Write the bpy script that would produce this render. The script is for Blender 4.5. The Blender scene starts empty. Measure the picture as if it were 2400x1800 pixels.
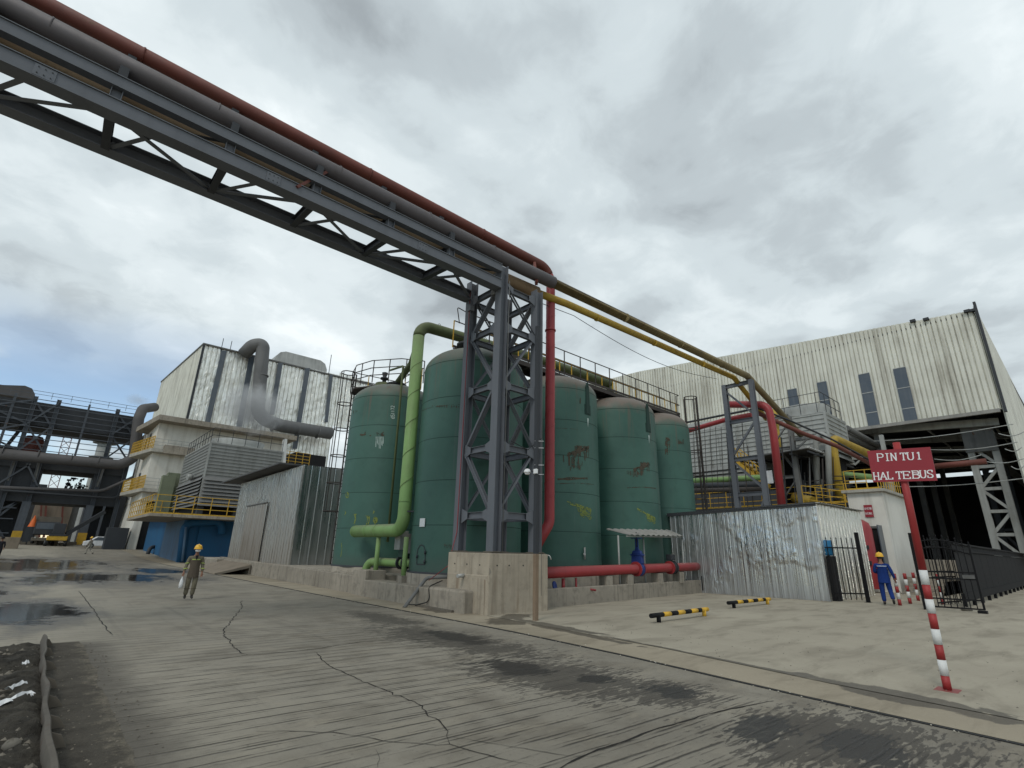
import bpy, math, random
from mathutils import Vector, Matrix, noise as mnoise
random.seed(7)
SC = bpy.context.scene
COL = SC.collection

# ------------------------------------------------------------------ camera
FPX, PITCH, ROLL, YAW, EYE = 1187.0, .3181, .0240, .8475, 1.68
_cp, _sp = math.cos(PITCH), math.sin(PITCH)
FW = Vector((math.cos(YAW)*_cp, math.sin(YAW)*_cp, _sp))
_r0 = Vector((math.sin(YAW), -math.cos(YAW), 0)); _u0 = _r0.cross(FW)
RT = math.cos(ROLL)*_r0 + math.sin(ROLL)*_u0
UP = -math.sin(ROLL)*_r0 + math.cos(ROLL)*_u0
CAM = Vector((0, 0, EYE))
cam = bpy.data.cameras.new('camera'); camo = bpy.data.objects.new('camera', cam); COL.objects.link(camo)
m = Matrix((RT, UP, -FW)).transposed().to_4x4(); m.translation = CAM
camo.matrix_world = m
cam.sensor_width = 36; cam.lens = 36*FPX/2400; cam.clip_end = 3000; cam.clip_start = .05
SC.camera = camo
SC.render.resolution_x = 1024; SC.render.resolution_y = 768

# ------------------------------------------------------------------ light
SUN_EL, SUN_ROT = math.radians(46), math.radians(-112)
sun = bpy.data.lights.new('sun', 'SUN'); suno = bpy.data.objects.new('sun', sun); COL.objects.link(suno)
sun.energy = 1.1; sun.angle = math.radians(14); sun.color = (1, .965, .9)
sd = Vector((math.sin(SUN_ROT)*math.cos(SUN_EL), math.cos(SUN_ROT)*math.cos(SUN_EL), math.sin(SUN_EL)))
suno.rotation_euler = sd.to_track_quat('Z', 'Y').to_euler(); suno.location = (0, 0, 60)
W = bpy.data.worlds.new('World'); SC.world = W; W.use_nodes = True
nt = W.node_tree; nt.nodes.clear()
def wn(t, **k):
    n = nt.nodes.new(t)
    for a, b in k.items(): setattr(n, a, b)
    return n
def wl(a, b): nt.links.new(a, b)
wo = wn('ShaderNodeOutputWorld'); bg = wn('ShaderNodeBackground'); bg2 = wn('ShaderNodeBackground'); mixs = wn('ShaderNodeMixShader')
sky = wn('ShaderNodeTexSky'); sky.sky_type = 'NISHITA'; sky.sun_disc = False; sky.sun_elevation = SUN_EL; sky.sun_rotation = SUN_ROT
sky.air_density = 1.0; sky.dust_density = .1
bg.inputs[1].default_value = .15
wl(sky.outputs[0], bg.inputs[0])
tc = wn('ShaderNodeTexCoord'); sep = wn('ShaderNodeSeparateXYZ'); wl(tc.outputs['Generated'], sep.inputs[0])
def wmath(op, a, b=None, clamp=False):
    n = wn('ShaderNodeMath', operation=op, use_clamp=clamp)
    for i, v in enumerate((a, b)):
        if v is None: continue
        if isinstance(v, (int, float)): n.inputs[i].default_value = v
        else: wl(v, n.inputs[i])
    return n.outputs[0]
zz = wmath('ADD', wmath('MAXIMUM', sep.outputs[2], 0.0), .22)
px_ = wmath('DIVIDE', sep.outputs[0], zz); py_ = wmath('DIVIDE', sep.outputs[1], zz)
cmb = wn('ShaderNodeCombineXYZ'); wl(px_, cmb.inputs[0]); wl(py_, cmb.inputs[1])
def wnoise(scale, det, rough, dist, off):
    mp = wn('ShaderNodeMapping'); mp.inputs['Location'].default_value = off; wl(cmb.outputs[0], mp.inputs[0])
    n = wn('ShaderNodeTexNoise'); n.inputs['Scale'].default_value = scale; n.inputs['Detail'].default_value = det
    n.inputs['Roughness'].default_value = rough; n.inputs['Distortion'].default_value = dist; wl(mp.outputs[0], n.inputs['Vector'])
    return n.outputs['Fac']
def wramp(fac, stops):
    r = wn('ShaderNodeValToRGB'); wl(fac, r.inputs[0]); e = r.color_ramp.elements
    while len(e) < len(stops): e.new(.5)
    for s, (p, c) in zip(e, stops): s.position = p; s.color = (*c, 1)
    r.color_ramp.interpolation = 'EASE'
    return r.outputs[0]
big = wnoise(.8, 3, .5, .35, (3.1, 7.7, 0)); fine = wnoise(2.0, 7, .50, .3, (1.4, 2.2, 0)); wisp = wnoise(6.5, 5, .6, .5, (9.4, .2, 0))
cl = wmath('ADD', wmath('MULTIPLY', big, .50), wmath('ADD', wmath('MULTIPLY', fine, .39), wmath('MULTIPLY', wisp, .11)))
ccol = wramp(cl, [(.40, (.37, .415, .445)), (.455, (.52, .585, .62)), (.505, (.65, .73, .765)), (.55, (.77, .85, .88)), (.62, (.98, 1.05, 1.07))])
wl(ccol, bg2.inputs[0]); bg2.inputs[1].default_value = 1.0
# open blue gap low over the road, to the north-west
gap = wnoise(1.3, 5, .5, .3, (5.5, 1.0, 0))
az = wmath('DIVIDE', sep.outputs[0], wmath('MAXIMUM', sep.outputs[1], .05))
gx = wmath('MULTIPLY', wmath('SUBTRACT', .40, az), 4.0, True)
gz = wmath('MULTIPLY', wmath('SUBTRACT', .36, sep.outputs[2]), 7.0, True)
gm = wmath('MULTIPLY', wmath('MULTIPLY', gx, gz), wmath('MULTIPLY', wmath('SUBTRACT', gap, .33), 7, True), True)
keep = wmath('SUBTRACT', 1.0, wmath('MULTIPLY', gm, .92))
wl(keep, mixs.inputs[0]); wl(bg.outputs[0], mixs.inputs[1]); wl(bg2.outputs[0], mixs.inputs[2]); wl(mixs.outputs[0], wo.inputs[0])
SC.view_settings.view_transform = 'Standard'; SC.view_settings.look = 'None'; SC.view_settings.exposure = 0.0; SC.view_settings.gamma = 1
SC.render.engine = 'CYCLES'

# ------------------------------------------------------------------ surveying helpers (photo 2400x1800 -> world)
def ray(x, y): return FW*FPX + RT*(x-1200) + UP*(900-y)
def G(x, y, z=0.0):
    d = ray(x, y); return CAM + d*((z-EYE)/d.z)
def PX(x, y, X):
    d = ray(x, y); return CAM + d*(X/d.x)
def PY(x, y, Y):
    d = ray(x, y); return CAM + d*(Y/d.y)
def V(*a): return Vector(a)

# ------------------------------------------------------------------ mesh builder
class MB:
    def __init__(s): s.v = []; s.f = []; s.sm = []
    def add(s, vs, fs, smooth=False):
        o = len(s.v); s.v += [Vector(v) for v in vs]; s.f += [tuple(i+o for i in f) for f in fs]; s.sm += [smooth]*len(fs); return s
    def box(s, x0, y0, z0, x1, y1, z1):
        x0, x1 = sorted((x0, x1)); y0, y1 = sorted((y0, y1)); z0, z1 = sorted((z0, z1))
        return s.add([(x0,y0,z0),(x1,y0,z0),(x1,y1,z0),(x0,y1,z0),(x0,y0,z1),(x1,y0,z1),(x1,y1,z1),(x0,y1,z1)],
              [(0,3,2,1),(4,5,6,7),(0,1,5,4),(1,2,6,5),(2,3,7,6),(3,0,4,7)])
    def hexa(s, p):   # bottom 4 ccw, top 4 ccw
        return s.add(p, [(0,3,2,1),(4,5,6,7),(0,1,5,4),(1,2,6,5),(2,3,7,6),(3,0,4,7)])
    def frame(s, a, b, up):
        a, b = Vector(a), Vector(b); d = (b-a).normalized(); up = Vector(up)
        if abs(d.dot(up.normalized())) > .98: up = Vector((1,0,0)) if abs(d.x) < .9 else Vector((0,1,0))
        x = d.cross(up).normalized(); z = x.cross(d).normalized()
        return a, b, x, z
    def beam(s, a, b, w, h=None, up=(0,0,1)):
        h = h or w; a, b, x, z = s.frame(a, b, up)
        q = [(-1,-1),(1,-1),(1,1),(-1,1)]
        return s.add([p+x*(w/2*i)+z*(h/2*j) for p in (a, b) for i, j in q], [(0,1,2,3),(7,6,5,4),(0,4,5,1),(1,5,6,2),(2,6,7,3),(3,7,4,0)])
    def ibeam(s, a, b, w, h, up=(0,0,1), t=.018):
        a, b, x, z = s.frame(a, b, up)
        for k in (-1, 1):
            o = z*(k*(h/2-t/2)); s.beam(a+o, b+o, w, t, z)
        return s.beam(a, b, t, h-2*t, z)
    def chan(s, a, b, w, h, up=(0,0,1), t=.012, side=1):
        a, b, x, z = s.frame(a, b, up)
        for k in (-1, 1):
            o = z*(k*(h/2-t/2)); s.beam(a+o, b+o, w, t, z)
        o = x*(side*(w/2-t/2)); return s.beam(a+o, b+o, t, h-2*t, z)
    def angle(s, a, b, w, up=(0,0,1), t=.01):
        a, b, x, z = s.frame(a, b, up)
        s.beam(a+z*(w/2), b+z*(w/2), t, w, z); return s.beam(a+x*(w/2+t/2), b+x*(w/2+t/2), w, t, z)
    def tube(s, pts, r, n=14, caps=True, rads=None, smooth=True):
        pts = [Vector(p) for p in pts]; P = []
        for p in pts:
            if not P or (p-P[-1]).length > 1e-5: P.append(p)
        pts = P; k = len(pts); o = len(s.v)
        t0 = (pts[1]-pts[0]).normalized(); u = t0.orthogonal().normalized()
        for i, p in enumerate(pts):
            t = ((pts[min(i+1,k-1)]-p).normalized() + (p-pts[max(i-1,0)]).normalized())
            t = t.normalized() if t.length > 1e-6 else t0
            u = (u - t*u.dot(t)).normalized(); w = t.cross(u)
            sc = 1.0
            if 0 < i < k-1:
                c = (pts[i+1]-p).normalized().dot((p-pts[i-1]).normalized()); sc = 1/max(.5, math.sqrt((1+c)/2))
            rr = (rads[i] if rads else r)
            for j in range(n):
                a = 2*math.pi*j/n; s.v.append(p+(u*math.cos(a)+w*math.sin(a))*rr)
        for i in range(k-1):
            for j in range(n):
                a = o+i*n+j; b = o+i*n+(j+1)%n; s.f.append((a, b, b+n, a+n)); s.sm.append(smooth)
        if caps:
            s.f.append(tuple(o+j for j in reversed(range(n)))); s.sm.append(False)
            s.f.append(tuple(o+(k-1)*n+j for j in range(n))); s.sm.append(False)
        return s
    def lathe(s, prof, c=(0,0,0), n=48, smooth=True, a0=0.0, a1=2*math.pi):
        c = Vector(c); o = len(s.v); k = len(prof); full = abs(a1-a0-2*math.pi) < 1e-6; m_ = n if full else n+1
        for r, z in prof:
            for j in range(m_):
                a = a0+(a1-a0)*j/n; s.v.append(c+Vector((r*math.cos(a), r*math.sin(a), z)))
        for i in range(k-1):
            for j in range(n):
                a = o+i*m_+j; b = o+i*m_+(j+1)%m_; s.f.append((a, b, b+m_, a+m_)); s.sm.append(smooth)
        return s
    def cyl(s, c, r, z0, z1, n=24):
        return s.tube([(c[0],c[1],z0),(c[0],c[1],z1)], r, n)
    def disc(s, c, nrm, r, t, n=24):
        c = Vector(c); d = Vector(nrm).normalized()*t/2; return s.tube([c-d, c+d], r, n)
    def torus(s, c, nrm, R, r, n=20, mm=6):
        c = Vector(c); d = Vector(nrm).normalized(); u = d.orthogonal().normalized(); w = d.cross(u)
        pts = [c+(u*math.cos(2*math.pi*i/n)+w*math.sin(2*math.pi*i/n))*R for i in range(n+1)]
        return s.tube(pts, r, mm, caps=False)
    def prism(s, poly, ext):
        k = len(poly); poly = [Vector(p) for p in poly]; e = Vector(ext)
        return s.add(poly+[p+e for p in poly], [tuple(range(k))[::-1], tuple(range(k, 2*k))]+[(i, (i+1)%k, (i+1)%k+k, i+k) for i in range(k)])
    def corr(s, a, b, z0, z1, pitch=.3, depth=.05, side=1, prof=((0,0),(.5,0),(.6,1),(.9,1),(1,0)), seg=1, wob=0.0):
        """corrugated wall from ground line a to b; z0/z1 numbers or functions of t in 0..1"""
        a, b = Vector((a[0], a[1], 0)), Vector((b[0], b[1], 0)); L = (b-a).length; d = (b-a)/L; nn = Vector((d.y, -d.x, 0))*side
        n = max(1, round(L/pitch)); p = L/n; st = []
        for i in range(n):
            for u, h in prof[:-1]: st.append(((i+u)*p, h*depth))
        st.append((L, 0))
        f0 = z0 if callable(z0) else (lambda t: z0); f1 = z1 if callable(z1) else (lambda t: z1)
        o = len(s.v); m_ = len(st)
        for k in range(seg+1):
            q = k/seg
            for x, h in st:
                zz_ = f0(x/L)*(1-q)+f1(x/L)*q; w_ = 0
                if wob: w_ = wob*mnoise.noise(Vector((x*1.3, zz_*1.1, a.x)))
                P = a+d*x+nn*(h+w_); s.v.append(Vector((P.x, P.y, zz_)))
        for k in range(seg):
            for i in range(m_-1):
                q0 = o+k*m_+i; s.f.append((q0, q0+1, q0+1+m_, q0+m_)); s.sm.append(False)
        return s
    def louv(s, a, b, z0, z1, pitch, depth, side=1, tilt=False):
        """horizontal siding or louvre blades on a wall"""
        a, b = Vector((a[0], a[1], 0)), Vector((b[0], b[1], 0)); d = (b-a).normalized(); nn = Vector((d.y, -d.x, 0))*side
        n = max(1, round((z1-z0)/pitch)); p = (z1-z0)/n
        for i in range(n):
            z = z0+i*p
            if tilt:
                A = [a+nn*depth, b+nn*depth]; B = [a, b]
                s.add([V(A[0].x,A[0].y,z),V(A[1].x,A[1].y,z),V(B[1].x,B[1].y,z+p*1.15),V(B[0].x,B[0].y,z+p*1.15),
                       V(A[0].x,A[0].y,z-.02),V(A[1].x,A[1].y,z-.02)], [(0,1,2,3),(4,5,1,0)])
            else:
                pr = ((0,0),(.55,0),(.65,1),(.92,1),(1,0))
                for (u0,h0),(u1,h1) in zip(pr, pr[1:]):
                    q = [a+nn*(h0*depth), b+nn*(h0*depth), b+nn*(h1*depth), a+nn*(h1*depth)]
                    s.add([V(q[0].x,q[0].y,z+u0*p),V(q[1].x,q[1].y,z+u0*p),V(q[2].x,q[2].y,z+u1*p),V(q[3].x,q[3].y,z+u1*p)], [(0,1,2,3)])
        return s
    def build(s, name, mat, parent=None, bevel=0.0, base=None, **tags):
        me = bpy.data.meshes.new(name); ob = bpy.data.objects.new(name, me); COL.objects.link(ob)
        if parent is not None:
            org = wloc(parent); ob.parent = parent
        else:
            xs = [v.x for v in s.v]; ys = [v.y for v in s.v]; zs = [v.z for v in s.v]
            org = Vector(base) if base is not None else Vector(((min(xs)+max(xs))/2, (min(ys)+max(ys))/2, min(zs)))
            ob.location = org
        me.from_pydata([v-org for v in s.v], [], s.f)
        me.polygons.foreach_set('use_smooth', s.sm)
        me.update()
        if mat is not None: me.materials.append(mat)
        if bevel:
            bv = ob.modifiers.new('bevel', 'BEVEL'); bv.width = bevel; bv.segments = 2; bv.limit_method = 'ANGLE'
        for k, v in tags.items(): ob[k] = v
        return ob
def wloc(o):
    p = Vector(o.location)
    while o.parent: o = o.parent; p = p+Vector(o.location)
    return p
def thing(name, label, cat, loc=(0,0,0), group=None):
    o = bpy.data.objects.new(name, None); COL.objects.link(o); o.location = loc; o.empty_display_size = .3
    o['label'] = label; o['category'] = cat
    if group: o['group'] = group
    return o
def tag(o, label, cat, group=None):
    o['label'] = label; o['category'] = cat
    if group: o['group'] = group
    return o
def dup(o, parent=None, loc=None, rz=None, label=None):
    c = o.copy(); COL.objects.link(c)
    if parent is not None: c.parent = parent
    if loc is not None: c.location = loc
    if rz is not None: c.rotation_euler.z = rz
    if label: c['label'] = label
    for ch in list(o.children): dup(ch, c)
    return c
def fillet(pts, rad, seg=7):
    """round the inner corners of a polyline; rad number or list"""
    pts = [Vector(p) for p in pts]; out = [pts[0]]
    for i in range(1, len(pts)-1):
        a, p, b = pts[i-1], pts[i], pts[i+1]; r = rad[i-1] if isinstance(rad, (list, tuple)) else rad
        d0 = (a-p).normalized(); d1 = (b-p).normalized(); ang = math.acos(max(-1, min(1, d0.dot(d1))))
        if ang > 3.1: out.append(p); continue
        L = min(r/math.tan(ang/2), (a-p).length*.49 if i > 1 else (a-p).length*.95, (b-p).length*.49 if i < len(pts)-2 else (b-p).length*.95)
        re = L*math.tan(ang/2)
        c = p+(d0+d1).normalized()*(re/math.sin(ang/2)); v0 = p+d0*L-c; v1 = p+d1*L-c
        for k in range(seg+1):
            t = k/seg; w = v0.normalized().slerp(v1.normalized(), t)*v0.length; out.append(c+w)
    out.append(pts[-1]); return out
# ------------------------------------------------------------------ materials
class NT:
    def __init__(s, name):
        s.m = bpy.data.materials.new(name); s.m.use_nodes = True; s.t = s.m.node_tree; s.t.nodes.clear()
        s.out = s.n('ShaderNodeOutputMaterial'); s.b = s.n('ShaderNodeBsdfPrincipled'); s.l(s.b.outputs[0], s.out.inputs[0])
        tc = s.n('ShaderNodeTexCoord'); oi = s.n('ShaderNodeObjectInfo')
        s.obj = s.vec('ADD', tc.outputs['Object'], s.vec('SCALE', s.comb(oi.outputs['Random'], oi.outputs['Random'], oi.outputs['Random']), None, 37.0))
        s.raw = tc.outputs['Object']
    def n(s, t, **k):
        n = s.t.nodes.new(t)
        for a, b in k.items(): setattr(n, a, b)
        return n
    def l(s, a, b): s.t.links.new(a, b)
    def put(s, v, i):
        if isinstance(v, (int, float)): i.default_value = v
        elif isinstance(v, tuple): i.default_value = (*v, 1) if len(v) == 3 and i.type == 'RGBA' else v
        else: s.l(v, i)
    def math(s, op, a, b=None, clamp=False):
        n = s.n('ShaderNodeMath', operation=op, use_clamp=clamp); s.put(a, n.inputs[0])
        if b is not None: s.put(b, n.inputs[1])
        return n.outputs[0]
    def vec(s, op, a, b=None, sc=None):
        n = s.n('ShaderNodeVectorMath', operation=op); s.put(a, n.inputs[0])
        if b is not None: s.put(b, n.inputs[1])
        if sc is not None: n.inputs['Scale'].default_value = sc
        return n.outputs[0]
    def comb(s, x, y, z):
        n = s.n('ShaderNodeCombineXYZ'); s.put(x, n.inputs[0]); s.put(y, n.inputs[1]); s.put(z, n.inputs[2]); return n.outputs[0]
    def sep(s, v):
        n = s.n('ShaderNodeSeparateXYZ'); s.l(v, n.inputs[0]); return n.outputs
    def map(s, v, scale=(1,1,1), loc=(0,0,0), rot=(0,0,0)):
        n = s.n('ShaderNodeMapping'); s.l(v, n.inputs[0]); n.inputs['Scale'].default_value = scale; n.inputs['Location'].default_value = loc; n.inputs['Rotation'].default_value = rot; return n.outputs[0]
    def noise(s, v, scale, det=4, rough=.55, dist=0.0):
        n = s.n('ShaderNodeTexNoise'); s.l(v, n.inputs['Vector']); n.inputs['Scale'].default_value = scale; n.inputs['Detail'].default_value = det
        n.inputs['Roughness'].default_value = rough; n.inputs['Distortion'].default_value = dist; return n.outputs['Fac']
    def ramp(s, f, stops, ease=False):
        r = s.n('ShaderNodeValToRGB'); s.l(f, r.inputs[0]); e = r.color_ramp.elements
        while len(e) < len(stops): e.new(.5)
        for x, (p, c) in zip(e, stops):
            x.position = p; x.color = (*c, 1) if isinstance(c, tuple) else (c, c, c, 1)
        if ease: r.color_ramp.interpolation = 'EASE'
        return r.outputs[0]
    def step(s, f, a, b):   # smooth 0..1 between a and b
        n = s.n('ShaderNodeMapRange', interpolation_type='SMOOTHSTEP'); s.put(f, n.inputs[0]); n.inputs[1].default_value = a; n.inputs[2].default_value = b; return n.outputs[0]
    def mix(s, f, a, b, mode='MIX'):
        n = s.n('ShaderNodeMix', data_type='RGBA', blend_type=mode); s.put(f, n.inputs[0]); s.put(a, n.inputs[6]); s.put(b, n.inputs[7]); return n.outputs[2]
    def bump(s, h, strength=.3, dist=.02, nrm=None):
        n = s.n('ShaderNodeBump'); n.inputs['Strength'].default_value = strength; n.inputs['Distance'].default_value = dist; s.l(h, n.inputs['Height'])
        if nrm is not None: s.l(nrm, n.inputs['Normal'])
        return n.outputs[0]
    def set(s, **k):
        for a, v in k.items(): s.put(v, s.b.inputs[a.replace('_', ' ')])
        return s.m
def C(r, g, b):   # sRGB 0-255 -> linear
    return tuple(((c/255)/12.92 if c/255 <= .04045 else ((c/255+.055)/1.055)**2.4) for c in (r, g, b))
RUST = (.12, .052, .026)
def paint(name, col, rough=.5, metal=0.0, dirt=.35, rust=.0, scale=1.0, streak=.4, dirtcol=None, rustcol=RUST, spec=.4, top=0.0, bumpy=.12):
    t = NT(name); dc = dirtcol or tuple(c*.45 for c in col)
    big = t.noise(t.obj, .9*scale, 5, .6); fine = t.noise(t.obj, 9*scale, 6, .65)
    st = t.noise(t.map(t.obj, (5*scale, 5*scale, .35*scale)), 1.0, 5, .6)
    f = t.math('MULTIPLY', t.math('ADD', t.math('MULTIPLY', t.step(big, .35, .75), .6), t.math('MULTIPLY', t.step(st, .45, .75), streak)), dirt*1.4, True)
    c = t.mix(f, col, dc)
    c = t.mix(t.math('MULTIPLY', fine, .18), c, tuple(min(1, x*1.5+.01) for x in col))
    rg = t.math('ADD', rough, t.math('MULTIPLY', fine, .18))
    if rust > 0:
        rn = t.math('ADD', t.math('MULTIPLY', t.noise(t.obj, 2.2*scale, 8, .7), .7), t.math('MULTIPLY', st, .3))
        rm = t.step(rn, .66-rust*.25, .72-rust*.2)
        c = t.mix(rm, c, rustcol); rg = t.math('MAXIMUM', rg, t.math('MULTIPLY', rm, .85))
    if top > 0:
        g = t.n('ShaderNodeNewGeometry'); nz = t.sep(g.outputs['Normal'])[2]
        dm = t.math('MULTIPLY', t.step(t.math('ADD', nz, t.math('MULTIPLY', t.math('SUBTRACT', fine, .5), .5)), .35, 1.0), top)
        c = t.mix(dm, c, (.17, .14, .115)); rg = t.math('MAXIMUM', rg, t.math('MULTIPLY', dm, .9))
    t.set(Base_Color=c, Roughness=rg, Metallic=metal, Specular_IOR_Level=spec, Normal=t.bump(t.math('ADD', fine, big), bumpy, .012))
    return t.m
def concrete(name, col, stain=.5, rough=.85, scale=1.0, streak=.6, rustst=0.0):
    t = NT(name)
    big = t.noise(t.obj, .7*scale, 6, .6); med = t.noise(t.obj, 4*scale, 6, .6); fine = t.noise(t.obj, 40*scale, 4, .7)
    st = t.noise(t.map(t.obj, (6*scale, 6*scale, .25*scale)), 1.0, 6, .65)
    c = t.mix(t.step(big, .3, .75), tuple(x*1.12 for x in col), tuple(x*.78 for x in col))
    c = t.mix(t.math('MULTIPLY', t.step(med, .45, .75), stain*.8), c, tuple(x*.5 for x in col))
    c = t.mix(t.math('MULTIPLY', t.step(st, .5, .72), streak), c, (col[0]*.42, col[1]*.40, col[2]*.38))
    if rustst:
        c = t.mix(t.math('MULTIPLY', t.step(t.noise(t.map(t.obj, (3, 3, .3), (4, 1, 0)), 1.0, 5, .6), .55, .7), rustst), c, (.14, .075, .03))
    c = t.mix(t.math('MULTIPLY', fine, .3), c, tuple(x*.7 for x in col))
    pits = t.step(t.noise(t.obj, 14*scale, 2, .5), .70, .76)
    c = t.mix(t.math('MULTIPLY', pits, .6), c, tuple(x*.3 for x in col))
    t.set(Base_Color=c, Roughness=rough, Specular_IOR_Level=.25, Normal=t.bump(t.math('ADD', t.math('ADD', fine, med), t.math('MULTIPLY', pits, -1.5)), .35, .015))
    return t.m
def foil(name, col=(.62,.63,.62), rough=.28, crinkle=.6, dust=.45, cs=7.0, bd=.03, seam=.9, dust_reflcol=(.22,.2,.17), zdust=2.2, vert=1.0, patch=0.0):
    """thin bright metal sheet, crinkled and dusty"""
    t = NT(name)
    cr = t.noise(t.map(t.obj, (1.6, 1.6, .55*vert)), cs, 3, .5, 1.3); cr2 = t.noise(t.map(t.obj, (1, 1, .8)), cs*3.2, 2, .5, .8)
    if patch:
        pm = t.step(t.noise(t.map(t.raw, (.6, .6, .55), (2.2, .7, 1.3)), 1.0, 3, .5), .50, .62); cr = t.math('ADD', t.math('MULTIPLY', t.noise(t.map(t.obj, (2.6, 2.6, .03)), 3.0, 3, .6), 1.0), t.math('MULTIPLY', t.math('MULTIPLY', cr, pm), patch)); cr2 = t.math('MULTIPLY', cr2, pm)
    big = t.noise(t.map(t.obj, (1, 1, .5)), .8, 5, .6); st = t.noise(t.map(t.obj, (9, 9, .3)), 1.0, 5, .6)
    z = t.sep(t.raw)[2]
    low = t.math('SUBTRACT', 1.0, t.step(t.math('ADD', z, t.math('MULTIPLY', big, 1.4)), .2, zdust+.7))
    dm = t.math('MULTIPLY', t.math('ADD', t.math('ADD', t.math('MULTIPLY', t.step(st, .42, .7), .5), t.math('MULTIPLY', t.step(big, .4, .7), .4)), t.math('MULTIPLY', low, .9)), dust, True)
    c = t.mix(dm, col, dust_reflcol)
    rg = t.math('ADD', t.math('ADD', rough, t.math('MULTIPLY', dm, .45)), t.math('MULTIPLY', st, .1))
    t.set(Base_Color=c, Roughness=rg, Metallic=t.math('SUBTRACT', 1.0, t.math('MULTIPLY', dm, .75)),
          Normal=t.bump(cr2, crinkle*.4, bd*.2, t.bump(cr, crinkle, bd)))
    return t.m
M = {}
M['steel'] = paint('steel_grey_paint', (.112, .120, .136), .5, 0, .35, .05, .8, .5, spec=.45)
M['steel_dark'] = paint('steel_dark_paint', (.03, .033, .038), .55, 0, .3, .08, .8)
M['steel_blue'] = paint('steel_worn_blue', (.075, .085, .10), .6, 0, .6, .25, .6, .6)
M['steel_worn'] = paint('steel_worn_grey', (.14, .14, .135), .6, 0, .6, .3, .8, .6)
M['green'] = None
M['redpaint'] = paint('red_pipe_paint', (.285, .024, .028), .38, 0, .4, .02, 1.0, .5, spec=.5, top=.25, dirtcol=(.10, .02, .018))
M['redrust'] = paint('red_oxide_pipe', (.145, .040, .028), .55, 0, .5, .25, .7, .4, dirtcol=(.06, .025, .02))
M['greypipe'] = paint('grey_lagged_pipe', (.10, .09, .095), .5, .1, .5, .1, .7, .3, dirtcol=(.05, .04, .035))
M['brownpipe'] = paint('brown_yellow_pipe', (.23, .155, .085), .6, 0, .6, .3, .7)
M['yellowpipe'] = paint('yellow_pipe_paint', (.40, .265, .03), .5, 0, .5, .06, .9, .5, dirtcol=(.13, .08, .03), top=.3)
M['olivepipe'] = paint('olive_pipe_paint', (.22, .17, .075), .55, 0, .5, .2, .9, .5, dirtcol=(.05, .04, .025), top=.5)
M['greenpipe'] = paint('light_green_pipe_paint', (.175, .30, .10), .5, 0, .45, .05, 1.2, .5, dirtcol=(.11, .12, .05), rustcol=(.17, .10, .05), top=.6)
M['olivegreen'] = paint('dark_olive_green_pipe', (.10, .125, .05), .55, 0, .5, .12, 1.0, .4, dirtcol=(.05, .055, .025), top=.5)
M['yellow'] = paint('yellow_rail_paint', (.50, .30, .025), .55, 0, .5, .22, 2.0, .5, dirtcol=(.2, .12, .03))
M['rustrail'] = paint('rusty_black_rail', (.045, .038, .034), .7, 0, .4, .35, 1.5, rustcol=(.09, .05, .03))
M['black'] = paint('black_gate_paint', (.006, .006, .007), .6, 0, .2, .0, 1.0, spec=.2)
M['blackfence'] = paint('black_panel_paint', (.008, .008, .009), .7, 0, .4, .0, .7, dirtcol=(.018, .017, .016), spec=.15)
M['blue'] = paint('blue_wall_paint', (.010, .088, .195), .6, 0, .5, 0, .5, .6, dirtcol=(.02, .06, .13))
M['bluegrey'] = paint('pale_lit_blue_paint', (.09, .16, .25), .7, 0, .6, 0, .5, .7, dirtcol=(.09, .10, .12))  # paler copy of the blue: light on the west face put into colour
M['bluevalve'] = paint('blue_valve_paint', (.012, .035, .17), .5, 0, .5, .0, 2.0)
M['white'] = paint('white_wall_paint', (.66, .64, .58), .8, 0, .45, 0, .4, .9, dirtcol=(.36, .33, .28), spec=.2)
M['whiteframe'] = paint('white_trim', (.6, .6, .58), .6)
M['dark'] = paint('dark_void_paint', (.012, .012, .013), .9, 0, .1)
M['roofsheet'] = paint('dull_roof_sheet', (.10, .10, .10), .6, .3, .6, .15, .7)
M['canopy'] = paint('grey_fibre_sheet', (.26, .25, .23), .75, 0, .6, 0, 1.5)
M['louvre_l'] = paint('cooling_tower_sheet_dull', (.215, .22, .21), .55, .0, .55, 0, .6, .8, dirtcol=(.11, .11, .10))
M['louvre'] = paint('cooling_tower_sheet', (.33, .34, .325), .55, .0, .55, 0, .6, .8, dirtcol=(.16, .155, .14))
M['louvre_dark'] = paint('cooling_tower_blades', (.15, .15, .145), .6, 0, .5, 0, .6)
M['hall'] = paint('cream_hall_sheet', (.64, .635, .56), .5, .1, .5, .01, .35, 1.0, dirtcol=(.27, .25, .20), rustcol=(.16,.13,.1))
M['galv'] = paint('galvanised_sheet', (.40, .40, .38), .42, .45, .5, .03, .5, .8)
M['glass'] = paint('grimy_window_glass', (.05, .065, .085), .25, 0, .5, 0, 1.0, .8, dirtcol=(.10, .11, .12), spec=.6)
M['foil_l'] = foil('foil_sheet_dusty', (.54, .53, .50), .25, 1.0, .72, 5.0, dust_reflcol=(.215, .19, .155), zdust=3.2)
M['foil_dark'] = foil('foil_sheet_mirror', (.45, .46, .45), .2, .3, .45, 2.5, dust_reflcol=(.12, .12, .11), zdust=1.0)
M['foil_r'] = foil('foil_sheet_crumpled', (.50, .505, .505), .17, .9, .55, 3.4, dust_reflcol=(.15, .145, .13), zdust=.9, patch=1.2)  # darker base and dust tone paint dark reflections into the hut front
M['foil_r2'] = foil('foil_sheet_ribbed', (.86, .84, .76), .24, 1.0, .25, 6.0, dust_reflcol=(.34,.32,.28), zdust=.8, vert=3.2)  # brighter warm copy: light on the hut's side wall put into colour
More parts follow.
